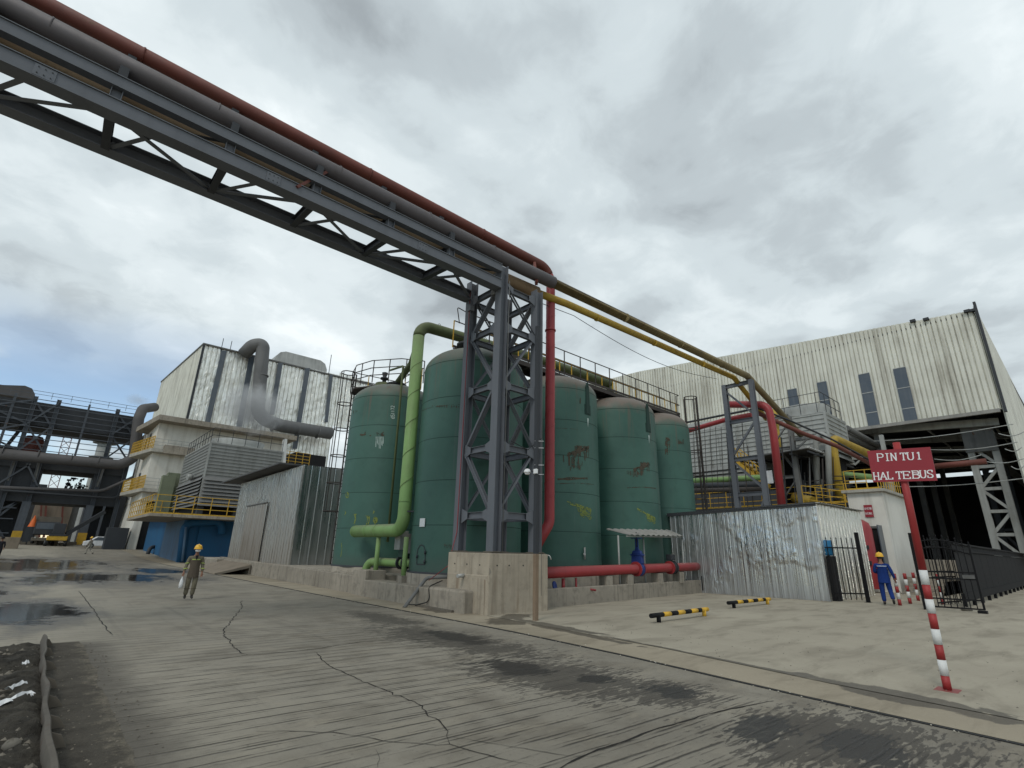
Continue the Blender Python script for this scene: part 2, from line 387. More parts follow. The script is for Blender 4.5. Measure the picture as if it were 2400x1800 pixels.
M['foil_far'] = foil('foil_sheet_crinkled_far', (.84, .83, .77), .28, .9, .45, 2.2, bd=.16, dust_reflcol=(.2, .19, .16), zdust=.2, vert=.7)
M['conc'] = concrete('cast_concrete', (.40, .345, .27), .65, rustst=.5)
M['conc_low'] = concrete('weathered_concrete', (.31, .275, .225), .9, streak=.95)
M['conc_white'] = concrete('painted_concrete', (.40, .38, .33), .5)
M['duct_dark'] = paint('dark_duct_sheet', (.085, .080, .080), .6, .1, .5, .1, .3, .4)
M['duct'] = paint('grey_duct_sheet', (.135, .135, .135), .55, .1, .5, .05, .3, .4)
M['skin'] = paint('skin', (.22, .11, .07), .6, 0, .1)
M['helmet'] = paint('helmet_yellow', (.72, .40, .03), .3, 0, .15, spec=.5, bumpy=0)
M['mask'] = paint('mask_cloth', (.7, .7, .7), .9, 0, .1)
M['boot'] = paint('boot_leather', (.02, .018, .016), .6)
M['stripe_y'] = paint('barrier_yellow', (.62, .36, .03), .45, 0, .3, .03, 3)
M['stripe_r'] = paint('post_red', (.30, .028, .028), .45, 0, .3, 0, 3)
M['stripe_w'] = paint('post_white', (.68, .68, .66), .6, 0, .5, 0, 4, dirtcol=(.3, .3, .28))
M['signred'] = paint('sign_red', (.27, .022, .032), .4, 0, .15, 0, 1, dirtcol=(.2, .02, .03), bumpy=.02)
M['letter'] = paint('sign_letter_white', (.78, .76, .75), .6, 0, .1)
M['orange'] = paint('orange_plastic', (.6, .12, .02), .5)
M['brownwood'] = paint('weathered_planks', (.20, .165, .125), .85, 0, .6, 0, 1.5)
M['rustplate'] = paint('rusty_plate', (.125, .108, .085), .8, 0, .5, .15, 2.0, rustcol=(.085, .05, .032))
M['whitepl'] = paint('white_plastic', (.7, .7, .7), .4)
M['cable'] = paint('black_cable', (.012, .012, .012), .6)
# ------------------------------------------------------------------ the ground
def gz(y):      # the yard rises gently far up the road
    t = max(0.0, min(1.0, (y-50)/60)); return 1.3*t*t*(3-2*t)
def sheet(name, poly_x, ys, z, mat):
    """sheet between x-left(y) and x-right(y) following the terrain"""
    mb = MB(); cols = 8
    for y in ys:
        a, b = poly_x(y)
        for i in range(cols+1): mb.v.append(V(a+(b-a)*i/cols, y, gz(y)+z))
    for j in range(len(ys)-1):
        for i in range(cols):
            q = j*(cols+1)+i; mb.f.append((q, q+1, q+cols+2, q+cols+1)); mb.sm.append(True)
    o = mb.build(name, mat, base=(0,0,0)); o['kind'] = 'structure'; return o
def lerp_tab(tab, y):
    if y <= tab[0][0]: return tab[0][1]
    for (y0, x0), (y1, x1) in zip(tab, tab[1:]):
        if y <= y1: return x0+(x1-x0)*(y-y0)/(y1-y0)
    return tab[-1][1]
EDGE = [(-12,7.3),(.9,7.5),(2.65,7.65),(5.6,7.98),(9,8.15),(12,8.15),(20,8.05),(34,8.0),(60,8.0),(200,8.0)]
OUTER = [(-12,8.3),(1,8.57),(3,8.76),(5.5,9.18),(10.7,9.45),(11.5,9.46),(60,9.6),(200,9.6)]

def ell(t, P, cx, cy, rx, ry, rot=0.0):
    """1 at the centre, 0 on the ellipse's rim, negative outside (world xy in P)"""
    n = t.n('ShaderNodeMapping', vector_type='TEXTURE'); t.l(P, n.inputs[0])
    n.inputs['Location'].default_value = (cx, cy, 0); n.inputs['Rotation'].default_value = (0, 0, rot); n.inputs['Scale'].default_value = (rx, ry, 1e6)
    ln = t.n('ShaderNodeVectorMath', operation='LENGTH'); t.l(n.outputs[0], ln.inputs[0])
    return t.math('SUBTRACT', 1.0, ln.outputs['Value'])
def mx(t, *a):
    r = a[0]
    for b in a[1:]: r = t.math('MAXIMUM', r, b)
    return r
def road_material():
    t = NT('road_concrete'); P = t.raw; s = t.sep(P); X, Y = s[0], s[1]
    big = t.noise(P, .22, 5, .6); med = t.noise(P, 1.3, 6, .62); fine = t.noise(P, 26, 5, .7); along = t.noise(t.map(P, (.7, 1.8, 1)), 1.4, 7, .68, .6)
    drift = t.noise(t.map(P, (.25, .6, 1)), 1.0, 4, .6); micro = t.noise(P, 90, 3, .6)
    c = t.mix(t.step(big, .3, .72), (.278, .252, .203), (.178, .161, .130))
    c = t.mix(t.math('MULTIPLY', t.step(med, .42, .70), .75), c, (.128, .110, .084))
    c = t.mix(t.math('MULTIPLY', t.step(along, .48, .68), .45), c, (.31, .272, .205))
    # lighter worn band on the west side of the road
    c = t.mix(t.math('MULTIPLY', t.math('SUBTRACT', 1.0, t.step(t.math('ADD', X, t.math('MULTIPLY', drift, 3.0)), 1.8, 5.2)), .5), c, (.37, .336, .268))
    c = t.mix(t.math('MULTIPLY', fine, .35), c, (.11, .098, .082))
    tyre = t.step(t.noise(t.map(P, (3.2, .10, 1), (2,5,0)), 1.0, 4, .6), .56, .70); c = t.mix(t.math('MULTIPLY', tyre, .28), c, (.12, .108, .09))
    # brushed transverse grooves, running across the road
    wob = t.math('MULTIPLY', t.math('SUBTRACT', t.noise(t.map(P, (.7, 1.2, 1)), 1.0, 4, .6), .5), .09)
    wob2 = t.math('MULTIPLY', t.math('SUBTRACT', t.noise(P, 9, 3, .6), .5), .02)
    yy = t.math('ADD', Y, t.math('ADD', t.math('ADD', wob, wob2), t.math('MULTIPLY', X, .05)))
    def groove(per, wid, ph=0.0):
        f = t.math('PINGPONG', t.math('ADD', yy, ph), per/2)
        return t.math('SUBTRACT', 1.0, t.step(f, 0.0, wid))
    pres = t.step(t.noise(t.map(P, (1.1, 5.0, 1)), 1.0, 5, .6), .40, .54)
    pres2 = t.step(t.noise(t.map(P, (1.0, 7.0, 1), (5, 2, 0)), 1.0, 5, .65), .46, .62)
    g = mx(t, t.math('MULTIPLY', groove(.26, .026), pres), t.math('MULTIPLY', groove(.13, .016, .07), pres2))
    zone = t.step(t.math('ADD', Y, t.math('MULTIPLY', drift, 8)), 12.0, 21.0)     # the brushing is worn off further up
    zx = t.step(t.math('ADD', X, t.math('MULTIPLY', med, 2.0)), 7.3, 8.6)
    g = t.math('MULTIPLY', g, t.math('MULTIPLY', t.math('SUBTRACT', 1.0, t.math('MULTIPLY', zone, .85)), t.math('SUBTRACT', 1.0, zx)))
    c = t.mix(t.math('MULTIPLY', g, .88), c, (.026, .023, .019))
    speck = t.step(t.noise(t.map(P, (1, 1.6, 1)), 11, 5, .7), .60, .66); c = t.mix(t.math('MULTIPLY', speck, .45), c, (.06, .053, .045))
    # oily wet stains
    n1 = t.noise(t.map(P, (.55, 1.5, 1)), 1.6, 7, .62, .4); n2 = t.noise(t.map(P, (.8, 4.0, 1)), 2.2, 6, .6, .2)
    E1 = mx(t, ell(t, P, 6.5, 8.9, 1.15, 3.6, .10), ell(t, P, 5.95, 5.6, 1.25, 2.3, .15), ell(t, P, 6.4, 4.2, .9, .9, 0), ell(t, P, 6.3, 2.1, 1.8, 1.3, 0), ell(t, P, 6.9, 12.5, .8, 2.5, 0))
    nd = t.noise(t.map(P, (2.0, 7.5, 1), (1,4,0), (0,0,.05)), 2.3, 4, .6, .5)
    o1 = t.step(t.math('ADD', t.math('MULTIPLY', E1, .34), t.math('ADD', t.math('ADD', t.math('MULTIPLY', n1, .42), t.math('MULTIPLY', nd, .80)), t.math('MULTIPLY', n2, .12))), .772, .80)
    E2 = mx(t, ell(t, P, 6.7, 9.2, .45, 1.2), ell(t, P, 6.55, 4.15, .38, .42), ell(t, P, 5.85, 6.5, .45, .9), ell(t, P, 6.3, 5.2, .32, .35), ell(t, P, 6.2, 1.85, .7, .45, .2), ell(t, P, 5.95, 2.75, .6, .35))
    o2 = t.step(t.math('ADD', t.math('MULTIPLY', E2, .34), t.math('ADD', t.math('MULTIPLY', n1, .65), t.math('MULTIPLY', nd, .45))), .60, .66)
    c = t.mix(t.math('MULTIPLY', o1, .82), c, (.050, .043, .035)); c = t.mix(t.math('MULTIPLY', o2, .85), c, (.020, .018, .016))
    # puddles standing on the low west side
    n3 = t.noise(t.map(P, (.5, .16, 1)), 1.0, 6, .62, .5); n4 = t.noise(t.map(P, (1.0, .5, 1)), 1.1, 6, .65, .6)
    E3 = mx(t, ell(t, P, .2, 18.0, 1.7, 4.2), ell(t, P, 2.2, 33, 5.5, 7.0), ell(t, P, 0.0, 50, 6.5, 16), ell(t, P, -2.5, 25, 3.2, 7), ell(t, P, 6.0, 40, 2.0, 6))
    n5 = t.noise(t.map(P, (1.0, 3.2, 1), (3,1,0)), 2.0, 7, .7, .4)
    pv = t.math('ADD', t.math('MULTIPLY', E3, .28), t.math('ADD', t.math('ADD', t.math('MULTIPLY', n3, .42), t.math('MULTIPLY', n5, .33)), t.math('MULTIPLY', n4, .32)))
    damp = t.step(pv, .49, .62); pud = t.step(pv, .625, .68)
    c = t.mix(t.math('MULTIPLY', damp, .65), c, (.060, .054, .048)); c = t.mix(pud, c, (.022, .02, .018))
    wet = t.math('MAXIMUM', t.math('MULTIPLY', o1, .35), t.math('MULTIPLY', o2, .75))
    rg = t.math('SUBTRACT', t.math('SUBTRACT', .86, t.math('MULTIPLY', wet, .5)), t.math('MULTIPLY', damp, .28))
    rg = t.math('MAXIMUM', t.math('SUBTRACT', rg, t.math('MULTIPLY', pud, .52)), .10)
    h = t.math('ADD', t.math('MULTIPLY', fine, .5), t.math('ADD', t.math('MULTIPLY', micro, .3), t.math('ADD', med, t.math('MULTIPLY', g, -1.6))))
    dry = t.math('SUBTRACT', 1.0, t.math('MULTIPLY', pud, .93))
    de = t.math('SUBTRACT', 1.0, t.step(t.math('ADD', X, t.math('MULTIPLY', t.math('SUBTRACT', t.noise(P, 1.6, 7, .7), .5), 1.0)), .95, 1.75)); de = t.math('MULTIPLY', de, t.math('SUBTRACT', 1.0, t.step(Y, 11.9, 12.6))); c = t.mix(t.math('MULTIPLY', de, .9), c, (.085, .075, .061))
    t.set(Base_Color=c, Roughness=rg, Specular_IOR_Level=.35, Normal=t.bump(t.math('MULTIPLY', h, dry), .55, .02))
    return t.m
def yard_material(name, col, dark, light, blotch=.6, dirt=None):
    t = NT(name); P = t.raw
    big = t.noise(t.map(P, (.30, .16, 1)), 1.0, 5, .6, .3); med = t.noise(t.map(P, (.5, 1.6, 1), (0,0,0), (0,0,.35)), 1.0, 7, .64, .5); fine = t.noise(P, 22, 6, .72); micro = t.noise(P, 80, 3, .6)
    c = t.mix(t.step(big, .32, .7), light, col); c = t.mix(t.math('MULTIPLY', t.step(med, .44, .70), blotch), c, dark)
    c = t.mix(t.math('MULTIPLY', fine, .30), c, tuple(x*.55 for x in dark))
    sp = t.step(t.noise(P, 6.5, 3, .6), .715, .735); c = t.mix(t.math('MULTIPLY', sp, .6), c, tuple(x*.3 for x in dark))
    rg = .88
    if dirt:
        E = None
        for e in dirt:
            v = ell(t, P, *e); E = v if E is None else t.math('MAXIMUM', E, v)
        o = t.step(t.math('ADD', t.math('MULTIPLY', E, .5), t.noise(t.map(P, (1.2, 1.2, 1)), 1.5, 7, .65, .6)), .56, .64)
        c = t.mix(t.math('MULTIPLY', o, .72), c, (.045, .038, .030)); rg = t.math('SUBTRACT', .88, t.math('MULTIPLY', o, .35))
    t.set(Base_Color=c, Roughness=rg, Specular_IOR_Level=.25, Normal=t.bump(t.math('ADD', t.math('MULTIPLY', fine, .6), t.math('ADD', med, t.math('MULTIPLY', micro, .3))), .45, .018))
    return t.m
M['road'] = road_material()
M['yard'] = yard_material('yard_concrete', (.325, .290, .228), (.205, .180, .138), (.40, .362, .285), .7, [(9.9, 10.9, .9, .5, .3), (9.55, 9.2, .25, 2.2, -.05), (9.1, 5.2, .12, 3.5, -.12), (8.8, 2.2, .3, 1.6, -.1)])
M['strip'] = yard_material('strip_concrete', (.27, .233, .172), (.165, .138, .10), (.35, .303, .228), .7, [(9.1, 10.3, .75, .8, 0), (8.95, 13.2, .35, .8, 0), (9.2, 8.2, .2, 2.5, -.1), (8.6, 1.9, .3, 1.3, -.1)])
M['ground'] = yard_material('dusty_ground', (.29, .265, .215), (.15, .135, .11), (.36, .33, .27))
def dirt_material():
    t = NT('wet_dirt'); P = t.raw
    a = t.noise(P, 3, 7, .7); b = t.noise(P, 22, 6, .7); c_ = t.noise(P, .8, 4, .6)
    c = t.mix(t.step(a, .35, .7), (.024, .021, .017), (.10, .09, .073)); c = t.mix(t.math('MULTIPLY', t.step(c_, .45, .7), .6), c, (.12, .108, .088)); c = t.mix(t.math('MULTIPLY', b, .4), c, (.02, .018, .015))
    sx_ = t.sep(P)[0]; rt_ = t.step(t.math('ADD', sx_, t.math('MULTIPLY', a, .5)), .55, 1.05); c = t.mix(t.math('MULTIPLY', rt_, .65), c, (.095, .084, .068)); r2_ = t.step(t.math('ADD', sx_, t.math('MULTIPLY', t.math('SUBTRACT', t.noise(P, 4, 8, .75), .5), 1.3)), .80, 1.15); c = t.mix(r2_, c, (.19, .166, .128)); peb = t.step(t.noise(P, 15, 3, .6), .66, .70); c = t.mix(t.math('MULTIPLY', peb, .7), c, (.16, .145, .12))
    t.set(Base_Color=c, Roughness=.9, Specular_IOR_Level=.2, Normal=t.bump(t.math('ADD', t.math('ADD', a, b), peb), .9, .05)); return t.m
M['dirt'] = dirt_material()

ysr = [-14, -8, -4, 0, 3, 6, 9, 12, 16, 20, 25, 30, 40, 50, 56, 62, 68, 74, 80, 86, 92, 98, 104, 110, 120, 140, 170]
gys = [-700, -200, -60, -14] + [y for y in range(0, 50, 10)] + list(range(50, 112, 4)) + [130, 170, 240, 400, 900]
sheet('ground', lambda y: (-900, 1200), gys, -.008, M['ground'])
sheet('road', lambda y: (-9.0 if y > 12.35 else .80, lerp_tab(EDGE, y)), [y for y in ysr if y < 12] + [12.34, 12.36] + [y for y in ysr if y > 12.5], 0.0, M['road'])
sheet('kerb_strip', lambda y: (lerp_tab(EDGE, y)+.045, lerp_tab(OUTER, y)-.02), ysr, .012, M['strip'])
def yd(y): return (lerp_tab(OUTER, y), 120)
sheet('yard', yd, [-30, -14, -8, -4, 0, 3, 6, 9, 12, 14, 20, 30, 45], .016, M['yard'])
# thin dark joint between road and strip is the open gap to the ground below
jb = MB()
for y0, y1 in zip(ysr, ysr[1:]):
    if y1 > 60: break
    a, b = lerp_tab(EDGE, y0)+.012, lerp_tab(EDGE, y1)+.012
    jb.beam((a, y0, .004), (b, y1, .004), .05, .012)
o = jb.build('road_joint', M['cable'], base=(0,0,0)); o['kind'] = 'structure'

# dirt bed beside the steel edging, west of the road
db = MB(); nx, ny = 90, 230; x0, x1, y0, y1 = -7.0, .98, -2.0, 12.36
for j in range(ny+1):
    for i in range(nx+1):
        x = x0+(x1-x0)*i/nx; y = y0+(y1-y0)*j/ny
        n_ = mnoise.fractal(Vector((x*1.7, y*1.7, 0)), 1.0, 2.1, 6)
        n_ += .45*mnoise.fractal(Vector((x*6.5, y*6.5, 2)), 1.0, 2.1, 4); rough = .12 if x < .4 else .014
        e = min(1, (x1-x)/.25, (y1-y)/.3)
        z = (-.02 + .012 + (n_*rough + (.05 if x < .38 else 0))*e + .004) if e < 1 else n_*rough + (.05 if x < .38 else .0) + .004
        if x > .42: z = .007+max(-.004, n_*.012)*max(0, e)
        xx = x + (.06*mnoise.noise(Vector((0, y*1.1, 3)))+.02*mnoise.noise(Vector((0, y*4, 5))) if i == nx else 0)
        if i == nx: z = .003
        if j == ny: z = .002
        db.v.append(V(xx, y, z))
for j in range(ny):
    for i in range(nx):
        q = j*(nx+1)+i; db.f.append((q, q+1, q+nx+2, q+nx+1)); db.sm.append(True)
o = db.build('dirt_bed', M['dirt'], base=(0,0,0)); o['kind'] = 'structure'
# grooves and cracks with a width of their own
M['crack'] = paint('dark_crack_line', (.014, .012, .010), .9, 0, .1)  # near-black colour of the crack and joint strips
def crack(name, pts, w, jit, label, seed):
    rnd = random.Random(seed); P = [V(p[0], p[1], 0) for p in pts]; fine = [P[0]]
    for a, b in zip(P, P[1:]):
        n = max(2, int((b-a).length/.09)); d = (b-a); nn = V(-d.y, d.x, 0).normalized(); off = 0
        for i in range(1, n+1):
            off = off*.75+rnd.gauss(0, jit); e = 1 if i < n else 0
            fine.append(a+d*(i/n)+nn*off*e)
    mb = MB()
    for i, p in enumerate(fine):
        q = fine[min(i+1, len(fine)-1)]-fine[max(i-1, 0)]; nn = V(-q.y, q.x, 0).normalized()
        ww = w*.72*(.35+rnd.random()*.9)*(1 if 2 < i < len(fine)-3 else .4)
        mb.v += [p-nn*ww/2+V(0,0,.005), p+nn*ww/2+V(0,0,.005)]
    for i in range(len(fine)-1): mb.f.append((2*i, 2*i+1, 2*i+3, 2*i+2)); mb.sm.append(False)
    o = mb.build(name, M['crack'], base=(0,0,0)); o['kind'] = 'structure'
def gp(*px): return [G(*p) for p in px]
crack('road_crack', gp((565,1407),(568,1420),(545,1450),(523,1484),(540,1500),(545,1515),(580,1536)), .030, .018, '', 1)
crack('road_crack', gp((735,1528),(760,1550),(790,1570),(870,1605),(940,1632),(990,1655),(1030,1690),(1050,1715),(1054,1745)), .022, .016, '', 2)
crack('road_crack', gp((600,1715),(690,1715),(800,1720),(900,1738),(1054,1745),(1120,1765),(1250,1795)), .014, .012, '', 3)
crack('road_crack', gp((1054,1727),(1120,1738),(1200,1752),(1330,1772),(1420,1775)), .010, .010, '', 4)
crack('road_crack', gp((185,1385),(215,1425),(262,1490)), .03, .006, '', 5)
crack('road_crack', gp((880,1757),(890,1780),(885,1800)), .010, .01, '', 6)
crack('road_crack', gp((470,1552),(575,1536),(700,1526),(860,1503),(1040,1497)), .026, .008, '', 7)
crack('road_crack', gp((1300,1808),(1420,1752),(1560,1703),(1700,1665),(1812,1643)), .034, .006, '', 8)
crack('road_crack', gp((1200,1470),(1290,1478),(1380,1496),(1480,1516),(1600,1528)), .05, .012, '', 9)
crack('road_crack', gp((1760,1565),(1900,1595),(2050,1625),(2200,1655),(2400,1693)), .03, .014, '', 10)
for k, (a, b) in enumerate((((905,1425),(830,1421)), ((1060,1441),(945,1444)), ((700,1367),(620,1362)), ((760,1383),(690,1387)))): crack('strip_joint', gp(a, b), .03, .003, '', 20+k)

# steel edging plate along the dirt bed
def scatter(name, label, cat, n, fn, mat, seed):
    rnd = random.Random(seed); mb = MB()
    for _ in range(n):
        x, y, z, r = fn(rnd); a = rnd.random()*6.28; p = []
        for k in range(6):
            b_ = a+k*math.pi/3; q = r*rnd.uniform(.6, 1.25); p.append((x+q*math.cos(b_), y+q*math.sin(b_), z+r*.15))
        mb.add(p+[(x+r*.1, y, z+r*rnd.uniform(.6, 1.1)), (x, y, z-r*.3)], [(k, (k+1)%6, 6) for k in range(6)]+[((k+1)%6, k, 7) for k in range(6)])
    o = mb.build(name, mat, base=(0,0,0)); o['kind'] = 'stuff'; tag(o, label, cat)
M['pebble'] = paint('pebbles', (.17, .15, .12), .9, 0, .7, 0, 6, dirtcol=(.05, .044, .036)); M['palepebble'] = paint('pale_pebbles', (.42, .39, .33), .9, 0, .4, 0, 6)
scatter('gravel', 'dark gravel and crumbs strewn over the dirt bed behind the edging plate', 'gravel', 900, lambda r: (r.uniform(-1.6, .36), 12.0-8.6*r.random()**.8, .03+r.random()*.05, r.uniform(.010, .045)), M['pebble'], 41)
scatter('gravel', 'loose crumbs of dirt lying between the edging plate and the concrete road', 'gravel', 420, lambda r: (r.uniform(.50, 1.25)-abs(r.gauss(0, .12)), r.uniform(3.6, 12.1), .004, r.uniform(.004, .016)), M['pebble'], 42)
def _jp(r):
    y = r.uniform(1, 24); return (lerp_tab(EDGE, y)+r.gauss(-.02, .09), y, .012, r.uniform(.004, .015))
scatter('gravel', 'small pale stones lying along the dark joint at the road edge', 'gravel', 150, _jp, M['palepebble'], 43)
scatter('grit', 'tiny dark bits scattered over the concrete yard near the red sign', 'grit', 170, lambda r: (9.2+abs(r.gauss(0, 3.2)), r.uniform(.6, 9), .017, r.uniform(.004, .014)), M['pebble'], 44)
eb = thing('steel_edging', 'bent rusty steel edging plate standing along the dark dirt bed at the roadside', 'edging', (.45, 8, 0))
pl = MB(); ys = [12.45-.22*i for i in range(52)]
for i, y in enumerate(ys):
    wv = .022*math.sin(y*1.7)+.010*math.sin(y*4.7+1); top = .15+.015*math.sin(y*3.3); lean = .02+.02*math.sin(y*1.3)
    wd = .035+.008*math.sin(y*.9+1)+.03*min(1, max(0, (9.5-y)/4))
    xb = .43+wv*.4; xt = .43+wv+lean
    pl.v += [V(xb-.012, y, .02), V(xt-wd*.55, y, top-.012), V(xt, y, top), V(xt+.010, y, top-.012), V(xb+.015, y, .0)]
for i in range(len(ys)-1):
    for k in range(4): q = i*5+k; pl.f.append((q, q+1, q+6, q+5)); pl.sm.append(k == 0)
pl.build('edge_plate', paint('edging_steel', (.088, .077, .062), .75, 0, .7, .35, 2.0, dirtcol=(.04, .034, .028), rustcol=(.075, .05, .034)), eb)
for y in (12.1, 11.1, 9.9, 8.7, 7.75, 6.9, 6.3, 5.2, 4.3):
    MB().prism([(.46, y, .0), (.58+.05*random.random(), y, .0), (.53, y, .10), (.46, y, .13)], (0, .012, 0)).build('stiffener', M['rustplate'], eb)
# litter and stones
def rock(c, r, seed, flat=.7):
    rnd = random.Random(seed); mb = MB(); n, k = 9, 6; pr = []
    for j in range(k+1):
        th = math.pi*j/k
        for i in range(n):
            a = 2*math.pi*i/n; rr = r*(1+.28*mnoise.noise(Vector((math.cos(a)*1.4+seed, math.sin(a)*1.4, j*.6))))
            mb.v.append(V(c[0]+rr*math.sin(th)*math.cos(a), c[1]+rr*math.sin(th)*math.sin(a), c[2]+rr*flat*(1-math.cos(th))/1-r*.25))
    for j in range(k):
        for i in range(n): mb.f.append((j*n+i, (j+1)*n+i, (j+1)*n+(i+1)%n, j*n+(i+1)%n)); mb.sm.append(True)
    return mb
M['stone'] = concrete('stone', (.17, .155, .13), .6)
g = G(52, 1702); tag(rock((g.x, g.y, .03), .065, 3).build('stone', M['stone']), 'smooth grey stone against the steel edging plate in the dirt', 'stone')
g = G(22, 1765); tag(rock((g.x, g.y, .02), .07, 8).build('stone', M['stone']), 'brownish stone half sunk in dirt at the bottom left corner', 'stone')
g = G(53, 1763); tag(rock((g.x, g.y, .02), .035, 5).build('stone', M['stone']), 'small dark stone between the grey and the brownish stone', 'stone')
def scrap(px, a, L, w, lab, seed):
    g = G(*px); rnd = random.Random(seed); mb = MB(); n = 7
    for i in range(n+1):
        u = i/n; p = V(g.x+(u-.5)*L*math.cos(a), g.y+(u-.5)*L*math.sin(a), .10+.03*rnd.random()); q = V(-math.sin(a), math.cos(a), 0)*w*(.25+rnd.random())*.5
        mb.v += [p-q, p+V(0,0,.02+.02*rnd.random()), p+q]
    for i in range(n):
        for k in range(2): z = 3*i+k; mb.f.append((z, z+1, z+4, z+3)); mb.sm.append(False)
    tag(mb.build('litter', M['mask']), lab, 'litter')
scrap((22, 1668), .9, .42, .10, 'largest crumpled white plastic scrap lying in the dirt bed', 1)
scrap((32, 1635), 1.1, .34, .05, 'narrow white plastic scrap lying behind the largest one in the dirt', 2)
scrap((52, 1577), .8, .10, .05, 'small white scrap in the dirt near the far end of the edging plate', 3)
scrap((57, 1666), .3, .07, .05, 'tiny white scrap beside the edging plate in the dirt', 4)
# ------------------------------------------------------------------ concrete base of the tower
BX, BY, BZ = 9.46, 11.49, 1.60
b = thing('tower_foundation', 'tall pale concrete block carrying the steel lattice tower at the road corner', 'foundation', (BX+1.1, BY+1, 0))
def dent_block(x0, y0, z0, x1, y1, z1, name, mat, parent, bev=.02):
    return MB().box(x0, y0, z0, x1, y1, z1).build(name, mat, parent, bevel=bev)
dent_block(BX, BY, -.05, 11.78, 13.46, BZ, 'block', M['conc'], b, .015)
dent_block(BX-.02, BY+.02, -.04, 11.80, 13.44, 1.02, 'lower_block', M['conc'], b, .03)
# cast repair panels with rounded heads
for (ax, lo, hi, top) in (('y', 11.6, 12.35, .93), ('x', 9.52, 10.2, .95)):
    mb = MB(); prof = []
    for k in range(9):
        a = math.pi*k/8/2
        prof.append((hi-.08+.08*math.cos(a), top-.06+.06*math.sin(a)))
    for k in range(9):
        a = math.pi/2+math.pi*k/8/2
        prof.append((lo+.08+.08*math.cos(a), top-.06+.06*math.sin(a)))
    prof += [(lo, -.03), (hi, -.03)]
    if ax == 'y': mb.prism([(BX-.021, p, q) for p, q in prof], (-.012, 0, 0))
    else: mb.prism([(p, BY+.019, q) for p, q in prof], (0, -.012, 0))
    mb.build('repair_panel', M['conc'], b, bevel=.004)
MB().tube([(9.6, 12.62, .98), (9.2, 12.58, .96)], .055, 16).build('drain_stub', M['galv'], b)
MB().box(9.5, 11.55, BZ+.001, 11.74, 13.42, BZ+.03).build('base_plate', M['rustplate'], b)

# ------------------------------------------------------------------ lattice tower
TX0, TX1, TY0, TY1 = 9.78, 11.45, 11.72, 13.38
tw = thing('support_tower', 'tall dark grey steel lattice tower carrying the overhead pipe bridge', 'steel tower', ((TX0+TX1)/2, (TY0+TY1)/2, BZ+.03))
ZT = 10.95
mb = MB()
for x_ in (9.75, 10.2, 10.75, 11.3):
    for z_ in (1.28, .55): mb.disc((x_, BY-.001 if z_ > 1 else BY+.018, z_), (0,1,0), .022, .012, 10)
for y_ in (11.9, 12.5, 13.1):
    for z_ in (1.28, .55): mb.disc((BX-.001 if z_ > 1 else BX-.022, y_, z_), (1,0,0), .022, .012, 10)
mb.build('tie_holes', M['dark'], b)
MB().prism([(BX-.004, BY-.004, 1.02), (BX+.09, BY-.004, 1.10), (BX+.03, BY-.004, 1.22), (BX-.004, BY-.004, 1.20)], (0, -.002, 0)).build('chipped_spot', M['conc_low'], b)
cols_ = [(TX0,TY0),(TX0,TY1),(TX1,TY0),(TX1,TY1)]
for x, y in cols_:
    zt = ZT if (x, y) != (TX1, TY0) else 10.6
    MB().ibeam((x, y, BZ+.03), (x, y, zt), .30, .30, up=(1,0,0), t=.018).build('column', M['steel'], tw)
    MB().box(x-.2, y-.2, BZ+.031, x+.2, y+.2, BZ+.055).build('foot_plate', M['rustplate'], tw)
lv = [2.68, 4.70, 6.70, 8.70]
for z in lv+[10.15]:
    for (a, c) in (((TX0,TY0),(TX0,TY1)), ((TX1,TY0),(TX1,TY1)), ((TX0,TY0),(TX1,TY0)), ((TX0,TY1),(TX1,TY1))):
        A = V(*a, z); B_ = V(*c, z); d = (B_-A).normalized()*.155
        MB().ibeam(A+d, B_-d, .13, .20, t=.014).build('strut', M['steel'], tw)
def diag(a, c, w=.09):
    A, B_ = Vector(a), Vector(c); MB().angle(A, B_, w, up=(0,0,1)).build('brace', M['steel'], tw)
zz_ = [2.78, 4.6, 4.8, 6.6, 6.8, 8.6, 8.8, 10.2]
for i in range(4):
    lo, hi = zz_[2*i], zz_[2*i+1]
    o_ = .05
    for X_, off in ((TX0, 0), (TX1, 0)):
        for dx in (-.05, .05):
            ya, yb = (TY1-.18, TY0+.18) if i % 2 == 0 else (TY0+.18, TY1-.18)
            diag((X_+dx, ya, hi), (X_+dx, yb, lo), .07)
    for Y_ in (TY0, TY1):
        for dy in (-.05, .05):
            xa, xb = (TX1-.18, TX0+.18) if i % 2 == 0 else (TX0+.18, TX1-.18)
            diag((xa, Y_+dy, hi), (xb, Y_+dy, lo), .07)
MB().box(TX0-.2, TY1-.2, 9.75, TX0-.02, TY1-.02, 10.0).build('bracket', M['steel'], tw)
MB().box(TX0-.17, TY0+.16, 9.9, TX0-.03, TY0+.34, 10.7).build('joint_plate', M['steel_worn'], tw)
for z in lv+[10.15]:
    for (cx_, cy_, dx, dy) in ((TX0,TY0,1,0),(TX1,TY0,-1,0),(TX0,TY0,0,1),(TX0,TY1,0,-1)):
        e = V(dx, dy, 0)*.16; f = V(dx, dy, 0)*.46; n_ = V(0,-.072,0) if dx else V(-.072,0,0); c0_ = V(cx_, cy_, z)
        MB().prism([c0_+e+n_+V(0,0,-.22), c0_+f+n_+V(0,0,-.10), c0_+f+n_+V(0,0,.10), c0_+e+n_+V(0,0,.22)], n_*.14).build('gusset', M['steel'], tw)
